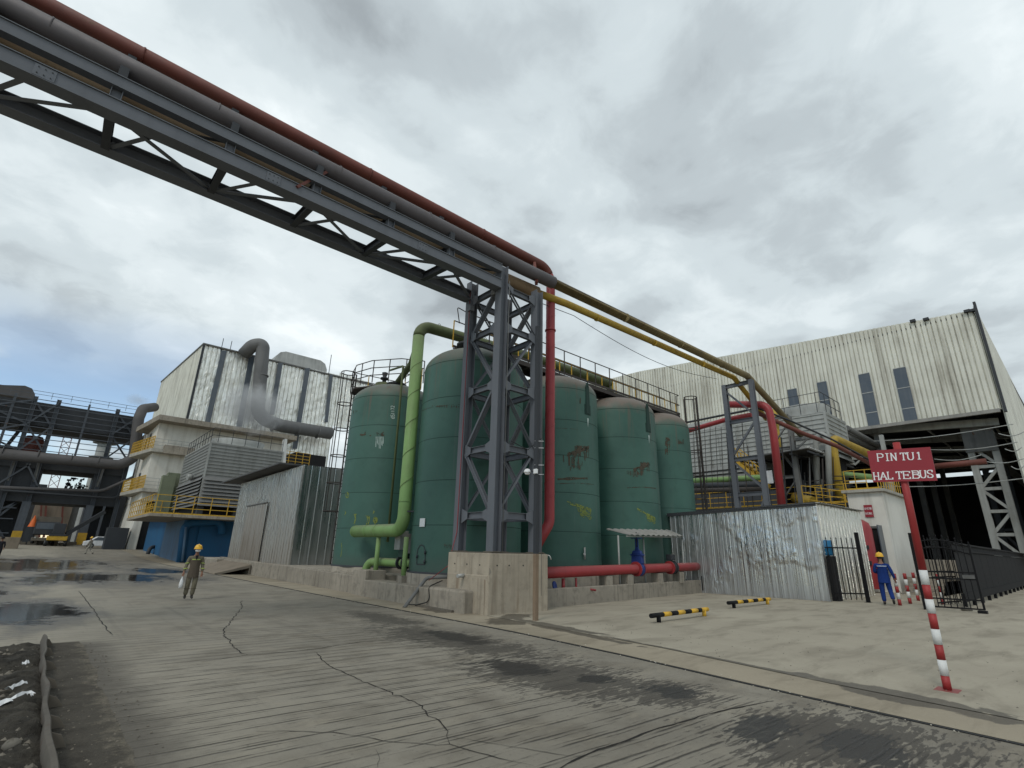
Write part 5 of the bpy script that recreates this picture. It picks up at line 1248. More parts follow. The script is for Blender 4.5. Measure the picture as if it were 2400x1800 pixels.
# south-west corner block: west face at WX, south face along x
def facep(px, py): return PX(px, py, WX)
zt = w0.z
cY = WYR
MB().box(WX, cY, 0, WX+5, WYL, zt).build('walls', M['white'], wb)
MB().box(WX-.25, cY-.2, zt, WX+5.2, WYL+.2, zt+.16).build('roof_slab', M['conc_white'], wb, bevel=.01)
d0, d1, d2, d3 = facep(2038,1236), facep(2065,1236), facep(2083,1330), facep(2056,1340)
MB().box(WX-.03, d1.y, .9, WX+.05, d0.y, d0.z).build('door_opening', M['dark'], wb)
MB().beam((WX-.05, d0.y+.05, .9), (WX-.05, d0.y+.05, d0.z), .10).beam((WX-.05, d0.y+.05, d0.z), (WX-.05, d1.y, d0.z), .12).build('door_frame', M['steel_worn'], wb)
dl = MB().box(WX-.85, d1.y-.05, .9, WX-.03, d1.y, d1.z+.1).build('door', M['glass'], wb)
sg = facep(2034, 1196); sgs = [facep(2024,1184), facep(2044,1186), facep(2047,1212), facep(2027,1210)]
sp = thing('wall_plate', 'small dark red plate with two lines of white characters on the white building', 'sign', (WX-.05, sg.y, sg.z))
MB().box(WX-.06, sgs[1].y, sgs[2].z, WX-.03, sgs[0].y, sgs[0].z).build('plate', M['signred'], sp)
mb = MB(); hh = sgs[0].z-sgs[2].z; ww = sgs[0].y-sgs[1].y
rnd = random.Random(3)
for row, n in ((.30, 5), (.70, 4)):
    for i in range(n):
        cy_ = sgs[0].y-ww*(i+.9)/(n+.8); cz = sgs[0].z-hh*row
        for k in range(4):
            if rnd.random() < .5: mb.box(WX-.068, cy_-.035, cz-.05+.033*k, WX-.062, cy_+.035, cz-.04+.033*k)
            else: mb.box(WX-.068, cy_-.03+.02*k, cz-.06, WX-.062, cy_-.02+.02*k, cz+.06)
mb.build('characters', M['letter'], sp)
yr4 = thing('yellow_railing', 'yellow railing along the roof edge of the small white building', 'railing', (WX, w0.y, zt))
railing(MB(), [(WX+.1, WYL, zt+.16), (WX+.1, cY+.1, zt+.16), (WX+4.9, cY+.1, zt+.16)], 1.15, .55, M['yellow'], M['yellow'], yr4, (.5,), r=.022)
rt_ = thing('red_vessel', 'dark red upright vessel with a domed top standing before the white building', 'vessel', (33.6, 8.3, 0))
v0, v1_ = PX(2006, 1240, 33.8), PX(2038, 1330, 33.8); vc = PX(2030, 1300, 33.8); vr = .48
MB().lathe([(vr, .2), (vr, PX(2020,1236,33.8).z-.1), (vr*.8, PX(2020,1226,33.8).z), (vr*.35, PX(2020,1219,33.8).z), (.02, PX(2020,1217,33.8).z)], (33.8, vc.y, 0), 28).build('shell', M['redpaint'], rt_)
for z in (1.4, 2.2): MB().box(33.3, vc.y-.3, z, 33.42, vc.y+.1, z+.2).build('bracket', M['steel_dark'], rt_)
stp = MB()
for i in range(5): stp.box(34.0+i*.28, 5.9, .0, 40, cY-.3, .17*(i+1))
tag(stp.build('concrete_steps', M['conc_low'], bevel=.01), 'grey concrete steps right of the white building', 'steps')
tag(MB().box(41, 4.9, 0, 44, 8, 1.75).build('block_stack', M['conc_low'], bevel=.02), 'stacked grey concrete blocks inside the hall mouth behind the gate', 'blocks')

# ------------------------------------------------------------------ the cream hall
LX = 55.0
hc = PX(2280.9, 726.5, LX); hb = PX(2350.8, 959.2, LX); zb_ = hb.z+.05; HY = hc.y
kk = PX(1874, 802, LX); lf = PX(1300, 905, LX)
def htop(y):
    tab = [(HY, hc.z), (PX(1874,802,LX).y, kk.z), (PX(1500,870,LX).y, PX(1500,870,LX).z), (60, PX(1500,870,LX).z+.6)]
    for (y0, z0), (y1, z1) in zip(tab, tab[1:]):
        if y <= y1: return z0+(z1-z0)*(y-y0)/(y1-y0)
    return tab[-1][1]
hl = thing('hall', 'huge cream corrugated steel hall with a wide dark opening and four tall windows', 'hall', (LX+20, HY+25, 0))
YE = 58.0
MB().corr((LX, YE), (LX, HY), zb_, lambda t: htop(YE+(HY-YE)*t), .36, .12, -1, ((0,0),(.72,0),(.78,1),(.94,1),(1,0)), seg=1).build('front_wall', M['hall'], hl)
ws = []
def hy(px, py): return PX(px, py, LX-.14)
for q in (((2012,878),(2038,873),(2062,996),(2035,1001)), ((2093,865),(2123,859),(2150,984),(2120,989)), ((1911,898),(1935,893),(1950,960),(1930,968)), ((1846,914),(1868,909),(1872,955),(1851,958))):
    a, b_, c, d = [hy(*z) for z in q]; yl, yr_ = (a.y+d.y)/2, (b_.y+c.y)/2; z1_ = (a.z+b_.z)/2; z0_ = min((c.z+d.z)/2, zb_+.3) if q[0][0] > 2000 else zb_+.6
    w = MB().box(LX-.16, yr_, z0_, LX-.12, yl, z1_).build('window', M['glass'], hl)
    n = int((z1_-z0_)/1.9)
    for i in range(n+1): MB().box(LX-.19, yr_, z1_-i*1.9-.04, LX-.161, yl, z1_-i*1.9+.02).build('glazing_bar', M['galv'], w)
MB().beam((LX-.12, YE, zb_-.12), (LX-.12, HY+.1, zb_-.12), .3, .28).build('lower_fascia', M['canopy'], hl)
for px_ in ((2139, 752), (2280, 727), (2266, 729), (2170, 748)):
    p = PX(*px_, LX-.2); MB().box(p.x-.1, p.y-.2, p.z-.1, p.x+.3, p.y+.2, p.z+.12).build('roof_clip', M['steel_dark'], hl)
# south side wall running back from the corner
far = G(2420, 935, hc.z); xe = 110
def sdy(x): return HY-.15+(x-LX)*.006
MB().corr((LX-.3, sdy(LX)), (xe, sdy(xe)), 2.2, hc.z+.35, .5, .12, -1, ((0,0),(.72,0),(.78,1),(.94,1),(1,0))).build('side_wall', M['hall'], hl)
MB().box(LX-.32, HY-.28, zb_-.3, LX+.1, HY-.1, hc.z+.6).build('corner_trim', M['steel_dark'], hl)
MB().box(LX+.1, HY, hc.z-.3, xe, YE, hc.z-.1).build('roof', M['roofsheet'], hl)
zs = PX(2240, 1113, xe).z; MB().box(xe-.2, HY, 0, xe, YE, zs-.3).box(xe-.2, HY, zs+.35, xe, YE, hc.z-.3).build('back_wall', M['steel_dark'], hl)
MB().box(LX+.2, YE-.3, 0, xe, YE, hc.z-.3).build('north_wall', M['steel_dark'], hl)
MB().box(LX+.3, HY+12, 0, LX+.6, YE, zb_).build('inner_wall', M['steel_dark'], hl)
# inner columns: pale lattice post at the corner plus others in the dark
def lattice(X, p_top, p_bot, wpx, mat, nm, label, zt_=None, nseg=5):
    t_ = thing('hall_column', label, 'column', (X, p_bot[0], 0))
    (ya_, yb_) = p_bot
    for y in (ya_, yb_): MB().ibeam((X, y, 0), (X, y, zt_), .45, .5, up=(1,0,0), t=.03).build('leg', mat, t_)
    for i in range(nseg+1):
        z = 2.0+(zt_-3.0)*i/nseg; MB().beam((X, ya_, z), (X, yb_, z), .18, .25).build('strut', mat, t_)
        if i < nseg:
            z2 = 2.0+(zt_-3.0)*(i+1)/nseg; a, b_ = (ya_, yb_) if i % 2 else (yb_, ya_)
            MB().beam((X, a, z), (X, b_, z2), .22, .22).build('brace', mat, t_)
    return t_
XC = 58.0
y1_, y2_ = PX(2300,1150,XC).y, PX(2360,1150,XC).y
lt = lattice(XC, None, (y1_, y2_), 0, M['louvre'], '', 'pale lattice column standing just inside the right corner of the hall opening', zb_-1.2, 5)
MB().box(XC-.4, y2_-.2, zb_-2.8, XC+.4, y1_+.3, zb_-.6).build('crane_bracket', M['steel_worn'], lt)
tp = PX(2270, 1035, XC)
MB().prism([(XC-.3, y1_-.2, tp.z-1.6), (XC-.3, y1_-.2, tp.z), (XC-.3, tp.y, tp.z), (XC-.3, tp.y, tp.z-.3)], (.6,0,0)).build('corbel', M['louvre'], lt)
MB().beam((XC, y2_+.6, zb_-1.6), (108, y2_+.6, zb_-1.6), .8, 1.5).build('crane_beam', M['steel_worn'], hl)
for k_, X_ in enumerate((57.0, 64.0, 71.0, 78.0, 86.0)):
    MB().beam((X_, HY+.5, zb_-.6), (X_, HY+26, zb_+1.2), .35, .6).build('roof_beam', M['louvre'], hl)
    MB().beam((X_, HY+9, 0), (X_, HY+9, zb_-.3), .5, .5).build('inner_post', M['steel_worn'], hl)
    if k_ < 4:
        for j_ in range(5): MB().beam((X_+.2, HY+1+j_*4.5, zb_-.5+j_*.32), (X_+6.8, HY+1+j_*4.5, zb_-.5+j_*.32), .14).build('purlin', M['louvre'], hl)
MB().beam((60, HY+10, 5.5), (60, HY+25, 5.7), .4, .5).build('cross_beam', M['louvre'], hl)
XD = 72.0
lattice(XD, None, (PX(2335,1200,XD).y, PX(2385,1200,XD).y), 0, M['steel_blue'], '', 'blue grey lattice column deeper in the hall behind the pale one', 17, 5)
for px_, X, lab in ((2113, 50, 'slim grey post standing in the hall mouth behind the red sign'),):
    p = PX(px_, 1250, X); q = PX(2092, 1060, X)
    tag(MB().ibeam((X, p.y, 0), (X, p.y, q.z+1.5), .28, .3, up=(1,0,0), t=.02).build('post', M['louvre']), lab, 'post')
for i, (a, b_) in enumerate((((2030,1035),(2375,994)), ((2180,1054),(2385,1036)), ((2190,1076),(2300,1066)), ((2300,1080),(2400,1075)), ((2060,1140),(2410,1120)), ((2340,1016),(2400,1012)), ((2355,1052),(2395,1048)), ((2370,1093),(2400,1091)))):
    mb = MB(); p, q = PX(*a, LX-1-i*.2), PX(*b_, LX-1-i*.2); pts = []
    for k in range(9): u = k/8; pts.append(p.lerp(q, u)-V(0,0,.25*math.sin(math.pi*u)))
    tag(mb.tube(pts, .035, 5).build('wire', M['louvre']), ['topmost', 'second', 'third', 'short slanting', 'lowest', 'shortest upper', 'short middle', 'short lower'][i]+' pale wire strung across the dark hall opening', 'wire', 'wires across the hall opening')
tag(MB().tube([PX(2180,1094,LX-3), PX(2312,1081,LX-3)], .22, 12).build('hall_pipe', M['redrust']), 'rust red pipe coming out behind the red sign across the hall opening', 'pipe')
# ------------------------------------------------------------------ west side: ribbed shed
def z7(x, y): return (500+x/4.1475, 1050+y/4.1475)
def z2(x, y): return (x/2.765, 750+y/2.765)
def z3(x, y): return (350+x/2.765, 780+y/2.765)
def g3(x, y): return (x/3.688, 880+y/3.688)
def r2(o, d, name, label, mat): pass
SX = 10.2
s0, s1 = PX(677,1327,SX), PX(532.5,1310.4,SX); st0, st1 = PX(712.2,1095.8,SX), PX(563.9,1139.2,SX)
sh = thing('ribbed_shed', 'tall ribbed metal shed with a sheet door and overhanging roof left of the green tanks', 'shed', (SX+3, (s0.y+s1.y)/2, .7))
zb0 = .68
MB().corr((SX, s1.y), (SX, s0.y), zb0, lambda t: st1.z+(st0.z-st1.z)*t+.15, .42, .10, -1, ((0,0),(.72,0),(.78,1),(.94,1),(1,0)), seg=4, wob=.015).build('front_wall', M['foil_l'], sh)
MB().corr((SX, s0.y), (17.5, s0.y), zb0, st0.z+.15, .46, .05, 1, ((0,0),(.05,1),(.13,1),(.18,0),(1,0)), seg=5, wob=.015).build('side_wall', M['foil_dark'], sh)
MB().corr((17.5, s1.y), (SX, s1.y), zb0, st1.z, .45, .05, 1).build('north_wall', M['galv'], sh)
MB().beam((SX-.03, s0.y-.03, zb0), (SX-.03, s0.y-.03, st0.z+.1), .10, .10).build('corner_trim', M['foil_l'], sh)
dtl, dtr = PX(*z7(345,572), SX), PX(*z7(545,533), SX)
MB().corr((SX-.10, dtl.y), (SX-.10, dtr.y), zb0+.02, dtl.z, .55, .03, 1, seg=1).build('door', foil('door_sheet', (.42, .40, .37), .4, .5, .9, 4.0, dust_reflcol=(.19, .165, .135), zdust=4.0), sh)
MB().beam((SX-.12, dtl.y, dtl.z+.03), (SX-.12, dtr.y, dtr.z+.03), .10, .07).build('door_head', M['steel_worn'], sh)
e1, e2 = PX(519,1132,9.35), PX(654,1086,9.35); e3 = PY(800,1096, e2.y)
MB().hexa([(9.35,e1.y,e1.z-.02),(9.35,e2.y,e2.z-.02),(18,e2.y,e3.z-.02),(18,e1.y,e3.z),(9.35,e1.y,e1.z+.07),(9.35,e2.y,e2.z+.07),(18,e2.y,e3.z+.07),(18,e1.y,e3.z+.09)]).build('roof', M['roofsheet'], sh)
rmp = thing('plank_ramp', 'weathered plank ramp on a steel frame leading up to the ribbed shed', 'ramp', (8.9, 32, 0))
ra, rb_, rc, rd = PX(597,1321,9.75), PX(520,1309,9.75), G(455,1336), G(503,1347)
MB().prism([ra, rb_, rc+V(0,0,.05), rd+V(0,0,.05)], (0,0,-.06)).build('planks', M['brownwood'], rmp)
MB().beam(ra-V(0,.0,.12), rd+V(0,0,.02), .06, .12).beam(V(ra.x-.2, ra.y, .05), ra-V(.2,0,.12), .08).build('steel_frame', M['rustplate'], rmp)
tag(MB().box(9.2, s1.y-1.5, 0, 9.75, s1.y+2.5, .72).build('landing', M['conc_low'], bevel=.05), 'rounded concrete landing at the top of the plank ramp', 'landing')

# ------------------------------------------------------------------ blue basins with the left cooling tower
BX0, BY0 = 10.0, 55.7
sl = G(349,1209,3.75); slr = PY(560,1203, sl.y)
zbt = PY(432,1217,BY0).z
ba = thing('blue_basin', 'blue painted concrete basin with a railed slab and cooling tower on top, nearer of two', 'basin', (16, 60, 0))
MB().box(BX0, BY0, 0, 24, 67, 3.75).build('wall', M['blue'], ba)
MB().box(BX0-.02, BY0-.0, 0, BX0+.0, 67, 3.74).build('west_face', M['bluegrey'], ba)  # thin pale sheet painting the basin's lit side
MB().box(sl.x, sl.y, 3.75, 24, 67.5, 4.0).build('slab', M['conc_low'], ba, bevel=.02)
MB().tube(fillet([PY(424,1316,BY0-.5), PY(433,1226,BY0-.5), PY(522,1221,BY0-.5), PY(519,1252,BY0-.5)], .7), .34, 16).build('blue_pipe', M['blue'], ba)
MB().tube([PY(427,1316,BY0-1.0), PY(436,1235,BY0-1.0)], .10, 10).build('thin_pipe', M['bluegrey'], ba)
MB().lathe([(.7, 0), (.7, 3.7)], (BX0+.4, BY0+.4, 0), 20).build('round_corner', M['blue'], ba)
yl_ = thing('yellow_railing', 'yellow railing around the slab of the nearer blue basin', 'railing', (sl.x, sl.y, 4))
railing(MB(), [(sl.x+.1, 67.4, 4.0), (sl.x+.1, sl.y+.1, 4.0), (20.5, sl.y+.1, 4.0)], 1.55, 1.35, M['yellow'], M['yellow'], yl_, (.33,.66), r=.035)
cy0 = 56.5; cc = PY(495,1037,cy0); cl_ = PY(664.6,1057,cy0); cw = PX(435.8,1068,cc.x); cm = PY(480,1116,cy0)
ctl = cooling('grey slatted cooling tower with steam above it on the blue basin', cc.x, cl_.x, cy0, cw.y, 5.1, cm.z, cc.z, 'slatted cooling towers', dmat='louvre_l')
fan(ctl, ((cc.x+cl_.x)/2-.2, cy0+3.6, cc.z+.08), 2.6, .9, M['louvre'])
railing(MB(), [(cc.x+.1, cw.y, cc.z+.08), (cc.x+.1, cy0+.1, cc.z+.08), (cl_.x-.1, cy0+.1, cc.z+.08)], 1.45, 1.25, M['steel_dark'], M['steel_dark'], ctl, (.5,), kick=False, r=.028)
for x in (cc.x+.3, (cc.x+cl_.x)/2, cl_.x-.3): MB().box(x-.25, cy0+.2, 4.0, x+.25, cy0+.8, 5.1).build('support', M['steel_dark'], ctl)
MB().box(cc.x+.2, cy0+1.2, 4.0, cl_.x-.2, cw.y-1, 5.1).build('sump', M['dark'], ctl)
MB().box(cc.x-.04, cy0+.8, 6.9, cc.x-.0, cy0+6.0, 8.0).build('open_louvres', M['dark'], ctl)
fz = PX(*z2(1230,1017), cc.x-.5); MB().disc((cc.x-.5, fz.y, fz.z), (1,.2,.3), .28, .5, 12).build('flood_lamp', M['louvre'], ctl)
bb = thing('blue_basin', 'blue painted basin wall farther up the road beside the white building', 'basin', (14, 76, 0))
zq = PX(350,1197,10.0)
MB().box(10.2, 68, 0, 24, 81, 4.3).build('wall', M['blue'], bb)
MB().box(9.2, 67.6, 4.3, 24, 81.5, 4.5).build('slab', M['conc_low'], bb)
yl2 = thing('yellow_railing', 'yellow railing on the slab of the farther blue basin', 'railing', (9.2, 68, 4.5))
railing(MB(), [(9.3, 81, 4.5), (9.3, 68, 4.5)], 1.5, 1.3, M['yellow'], M['yellow'], yl2, (.33,.66), r=.035)
M['palegreen'] = paint('pale_green_cabinet', (.17, .19, .125), .6, 0, .5, .05, 1.0)
for k, (a, b_) in enumerate((((1090,1010),(1050,1130)), ((1140,985),(1110,1120)))):
    p, q = PY(*z2(*a), 69), PY(*z2(*b_), 69)
    cb = MB().box(p.x-.55, 68.5+k*1.5, 4.5, p.x+.75, 69.6+k*1.5, p.z)
    tag(cb.build('cabinet', M['palegreen'], bevel=.03), ['left pale green cabinet standing behind the yellow rails beside the cooling tower', 'right pale green cabinet standing behind the yellow rails beside the cooling tower'][k], 'cabinet')
for k, px_ in enumerate((345, 362)):
    b0 = G(px_, 1303, .2); pp = [b0, b0+V(.1,.2,.9), b0+V(1.4,1.5,1.1)]
    tag(MB().tube(fillet(pp, .6), .2, 14).disc(pp[0]+V(0,0,.1), (0,0,1), .3, .15, 16).build('elbow_pipe', M['steel_dark']), ['left', 'right'][k]+' black elbow pipe at the foot of the blue basin wall', 'pipe')
    tag(MB().box(b0.x+.9, b0.y-.2, 0, b0.x+1.6, b0.y+.5, .9).build('pipe_block', M['conc_low']), ['left', 'right'][k]+' small concrete block under the black elbow pipes', 'block')

# ------------------------------------------------------------------ white three storey building
wh = thing('office_block', 'white concrete building with three projecting slabs and balcony railings far up the road', 'building', (15, 88, 1))
WXc, WYc = 8.8, 82.0
XE = PY(690, 1040, 80.6).x
def slab(near, tip, Yn, th):
    z = PY(*near, Yn).z; n_ = PY(*near, Yn); t_ = G(*tip, z); return z, n_, t_
for i, (near, tip) in enumerate((((331,1151),(280,1162)), ((354,1057),(302,1072)), ((372,983),(318,1012)))):
    Yn = 80.6 if i < 2 else 79.8
    z, n_, t_ = slab(near, tip, Yn, .4)
    P = [(n_.x, Yn, z), (t_.x, t_.y, z), (12, t_.y+3, z), (XE, t_.y+3, z), (XE, Yn, z)][::-1]
    MB().prism(P, (0,0,.45 if i < 2 else .7)).build('floor_slab', M['conc_white'] if i < 2 else M['conc_low'], wh)
    if i < 2:
        zt_ = z+.45
        railing(MB(), [(t_.x+.1, t_.y, zt_), (n_.x+.1, Yn+.1, zt_)], 1.6, .6, M['yellow'], M['yellow'], wh, (.25,.5,.75), r=.05, kick=True)
        railing(MB(), [(n_.x+.1, Yn+.1, zt_), (21, Yn+.1, zt_)], 1.3, 1.6, M['louvre'], M['louvre'], wh, (.33,.66), r=.03, kick=False)
ztop = PY(372,1000,WYc).z+1
MB().box(WXc, WYc, 6.8, XE-.8, 99, ztop+.2).build('walls', M['white'], wh)
MB().hexa([(8.55,82.5,0),(9.6,82.5,0),(9.6,98.5,0),(8.55,98.5,0),(8.85,82.5,6.8),(9.6,82.5,6.8),(9.6,98.5,6.8),(8.85,98.5,6.8)]).build('pier', M['white'], wh)
MB().box(9.6, 84, 0, XE-1, 98.8, 6.8).build('ground_floor', M['steel_dark'], wh)
for a, b_ in (((985,735),(965,840)), ((962,760),(945,835)), ((915,990),(885,1095))):
    p, q = PX(*z2(*a), WXc), PX(*z2(*b_), WXc); w = MB().box(WXc-.05, p.y-.2, q.z, WXc+.02, p.y+1.6, p.z).build('window', M['glass'], wh)
    MB().box(WXc-.08, p.y+.65, q.z, WXc-.051, p.y+.75, p.z).build('mullion', M['steel_dark'], w)
p = PY(*z2(1145,845), 80.9); MB().box(p.x-1.5, 80.4, p.z-.6, p.x+2.0, 81.4, p.z+.5).build('air_unit', M['conc_low'], wh)

# ------------------------------------------------------------------ silver boiler hall
SVX, SVY = 14.5, 100.0
tz = PY(479,808,SVY).z; xr = PY(812,883,SVY).x; zr_ = PY(812,883,SVY).z
far_ = PX(380,896,SVX); xm = PY(788,1000,SVY).x; zm = PY(790,1000,SVY).z
sv = thing('boiler_hall', 'towering hall clad in crinkled silver sheet with dark vertical window strips', 'hall', (30, 125, 1))
xm2 = PY(768,1080,SVY).x
MB().corr((SVX, SVY), (xm2, SVY), 14, lambda t: tz+(zr_-tz)*(t*(xm2-SVX)/(xr-SVX)), .75, .16, -1, ((0,0),(.70,0),(.78,1),(.92,1),(1,0)), seg=30, wob=.12).build('south_wall', M['foil_far'], sv)
xr2 = PY(975,905,SVY).x
MB().corr((xm2, SVY+.01), (xr2, SVY+.01), zm, lambda t: zr_+.6-1.6*t, .75, .10, 1, seg=8, wob=.16).build('upper_south_wall', M['foil_far'], sv)
MB().corr((SVX, 150), (SVX, SVY), 12, lambda t: far_.z+(tz-far_.z)*t, 1.0, .18, 1).build('west_wall', M['hall'], sv)
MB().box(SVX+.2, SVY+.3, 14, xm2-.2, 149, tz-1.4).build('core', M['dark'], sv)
MB().hexa([(SVX-.3,SVY-.3,tz+.0),(xr2,SVY-.3,zr_-.6),(xr2,150,zr_+3),(SVX-.3,150,far_.z),(SVX-.3,SVY-.3,tz+.25),(xr2,SVY-.3,zr_-.3),(xr2,150,zr_+3.3),(SVX-.3,150,far_.z+.3)]).build('roof', M['steel_worn'], sv)
MB().beam((SVX-.1, SVY-.1, 14), (SVX-.1, SVY-.1, tz), .35).build('corner_trim', M['steel_dark'], sv)
for (x0, y0, x1, y1, w) in ((525,822,486,990,13), (590,836,560,1000,13), (657,851,637,972,11), (721,863,690,1052,11), (776,878,764,990,8)):
    a, a2, b_, b2 = PY(x0-w/2,y0,SVY-.2), PY(x0+w/2,y0,SVY-.2), PY(x1-w/2,y1,SVY-.2), PY(x1+w/2,y1,SVY-.2)
    w_ = MB().prism([(b_.x, SVY-.22, b_.z), (b2.x, SVY-.22, b2.z), (a2.x, SVY-.22, a2.z), (a.x, SVY-.22, a.z)], (0,-.12,0)).build('window_strip', M['glass'], sv)
vt0, vt1 = PY(664,829,120), PY(750,850,120)
mb = MB(); hh = 4.5
pr = [(vt0.x-2.6, -hh), (vt0.x-2.0, -1.6), (vt0.x-1.2, -.5), (vt0.x, 0), (vt1.x-.6, -.1), (vt1.x+.6, -.7), (vt1.x+1.2, -2), (vt1.x+1.3, -hh)]
mb.prism([(x, 118, vt0.z+z+(0 if i < 4 else vt1.z-vt0.z)) for i, (x, z) in enumerate(pr)][::-1], (0, 26, 0)); mb.build('roof_vent', M['galv'], sv)
for px_, h in (((520,812),1.6), ((540,817),1.5), ((772,865),3.2)):
    p = PY(*px_, SVY); MB().beam(p-V(0,0,1), p+V(0,0,h), .10).build('lightning_rod', M['steel_dark'], sv)
dc = thing('flue_duct', 'fat grey flue duct with elbows climbing the silver hall wall', 'duct', (18, 93, 22))
DY = 96.5
MB().tube(fillet([PY(572,830,DY+2.5), PY(592,809,DY+.8), PY(617,806,DY), PY(602,978,DY), PY(660,998,DY), PY(776,1016,DY)], [1.7,1.6,2.9,2], 9), 1.16, 28).build('duct', M['duct'], dc)
for q in ((613,880),(607,935)): MB().disc(PY(*q, DY), (0,0,1), 1.22, .2, 28).build('band', M['duct'], dc)
for q in ((640,996),(700,1006),(745,1013)): MB().disc(PY(*q, DY), (1,0,-.1), 1.22, .2, 28).build('band', M['duct'], dc)
dk = PY(692,1060,88), PY(766,1062,88), PY(766,1092,88)
tag(MB().box(dk[0].x, 88, dk[2].z-3, dk[1].x, 98, dk[0].z).build('dark_penthouse', M['dark']), 'dark boxy plant room low against the silver hall right of the cooling tower', 'plant room')
yl3 = thing('yellow_railing', 'small square of yellow rails beside the top right of the left cooling tower', 'railing', (20, 66, 9))
a = PY(663,1086,66); railing(MB(), [(a.x, 68, a.z), (a.x, 66, a.z), (a.x+3.2, 66, a.z)], 1.6, .9, M['yellow'], M['yellow'], yl3, (.25,.5,.75), r=.035)
pd = PY(655,1040,64); tag(MB().beam(PY(668,1030,62), PY(664,1085,62), .7, .3).build('white_post', M['whiteframe']), 'short thick white post at the right end of the left cooling tower', 'post')

# ------------------------------------------------------------------ steel gantry across the road
GY = 96.0
ga = thing('steel_gantry', 'open dark steel frame building spanning the far end of the road', 'gantry', (-2, GY, 1))
def gx(px, py): return PY(*g3(px, py), GY)
zT = gx(315,180).z; Zg = lambda y, x=500: gx(x, y).z
cx_ = {'a': -13.5, 'b': gx(315,180).x, 'c': gx(520,205).x, 'd': gx(780,245).x, 'e': gx(1025,290).x, 'f': 7.6}
zmid, zlow = 12.2, 6.6
for k, w in (('a',.5),('b',.5),('c',.5),('e',.5),('f',.5)): MB().ibeam((cx_[k], GY, 0), (cx_[k], GY, zT), w, w, up=(1,0,0), t=.05).build('column', M['steel_blue'], ga)
MB().beam((cx_['d'], GY, 13), (cx_['d'], GY, zT), .25).build('post', M['steel_blue'], ga)
for z in [13.4+.78*i for i in range(10)]: MB().beam((-16, GY-.35, z), (7.8, GY-.35, z), .07, .09).build('girt', M['steel_blue'], ga)
for a, b_ in (('b','c'), ('e','f'), ('a','b')):
    for z0, z1 in ((13.2,16.8),(16.9,20.3)):
        MB().beam((cx_[a], GY-.1, z0), (cx_[b_], GY-.1, z1), .22).build('brace', M['steel_blue'], ga); MB().beam((cx_[a], GY+.12, z1), (cx_[b_], GY+.12, z0), .22).build('brace', M['steel_blue'], ga)
MB().box(-16, GY+.6, 16.9, 7.9, GY+9, 20.2).build('crane_girder', M['steel_dark'], ga)
MB().box(-16, GY+.3, 11.0, 7.9, GY+8, 12.6).build('floor_girder', M['steel_dark'], ga)
MB().box(-16, GY+.3, 6.5, 7.9, GY+8, 8.4).build('lower_girder', M['steel_dark'], ga)
MB().box(-16, GY+.5, 8.4, -1.6, GY+6, 12).build('dark_bay', M['steel_dark'], ga)
MB().box(4.1, GY+.5, 8.4, 7.9, GY+6, 12).build('dark_bay', M['steel_dark'], ga)
MB().lathe([(.02,13.2),(1.1,13.2),(1.2,13.6),(1.2,15.2),(.9,15.8),(.02,15.9)], (-3.6, GY+4, 0), 20).build('round_machine', M['redrust'], ga)
MB().box(-16, GY+3, 12.6, -4.9, GY+5, 14.0).build('machine_bed', M['steel_dark'], ga)
for x_ in (-12.2,-10.6,-8.8,-7.4,-6.1): MB().beam((x_, GY+3, 13.9), (x_+random.uniform(-1.2,1.2), GY+3, 16.9), random.uniform(.15,.5)).build('strut', M['steel_dark'], ga)
for x_ in (-15,-10.5,-8.8,-6.7): MB().beam((x_, GY, 8.4), (x_, GY, zT), .28).build('post', M['steel_blue'], ga)
for x_ in (-12.5,-8.5,-5.5,6.2): MB().beam((x_, GY-.1, 0), (x_, GY-.1, 6.5), .3).build('post', M['steel_blue'], ga)
for z_ in (2.4,4.2,5.6): MB().beam((-16, GY-.2, z_), (-3.0, GY-.2, z_), .12).build('strut', M['steel_blue'], ga)
MB().box(-20, GY+8, 0, -2.6, GY+14, 6.5).build('dark_bay', M['steel_dark'], ga)
MB().box(4.7, GY+6, 0, 8.0, GY+14, 6.5).build('dark_bay', M['steel_dark'], ga)
for k, x in enumerate((gx(200,1200).x, gx(760,1200).x)):
    MB().box(x-.45, GY-.5, 0, x+.45, GY+.4, 6.5).build('pier', M['steel_blue'], ga)
    MB().box(x-.5, GY-.56, 0, x+.5, GY+.45, 2.7).build('yellow_foot', M['yellow'], ga)
for x0, x1 in ((-9.5,-3.2),(-6.5,-3.2)):
    MB().beam((x0, GY, 1.5), (x1, GY, 6.3), .25).build('brace', M['steel_blue'], ga); MB().beam((x0, GY+.3, 6.3), (x1, GY+.3, 1.5), .25).build('brace', M['steel_blue'], ga)
for x0, x1, za_, zb2 in ((-5.5,-3.0,8.6,11.5),(-1.6,-3.4,8.6,11.5)): MB().beam((x0, GY-.2, za_), (x1, GY-.2, zb2), .2).build('brace', M['steel_blue'], ga)
for q0_, q1_ in (((65,910),(125,730)), ((295,920),(340,730)), ((835,960),(900,800))): MB().beam(gx(*q0_), gx(*q1_), .3).build('prop', M['steel_worn'], ga)
railing(MB(), [(-16, GY, zT-.1), (7.8, GY, zT-.1)], .9, 2.2, M['steel_blue'], M['steel_blue'], ga, (.5,), r=.03, kick=False)
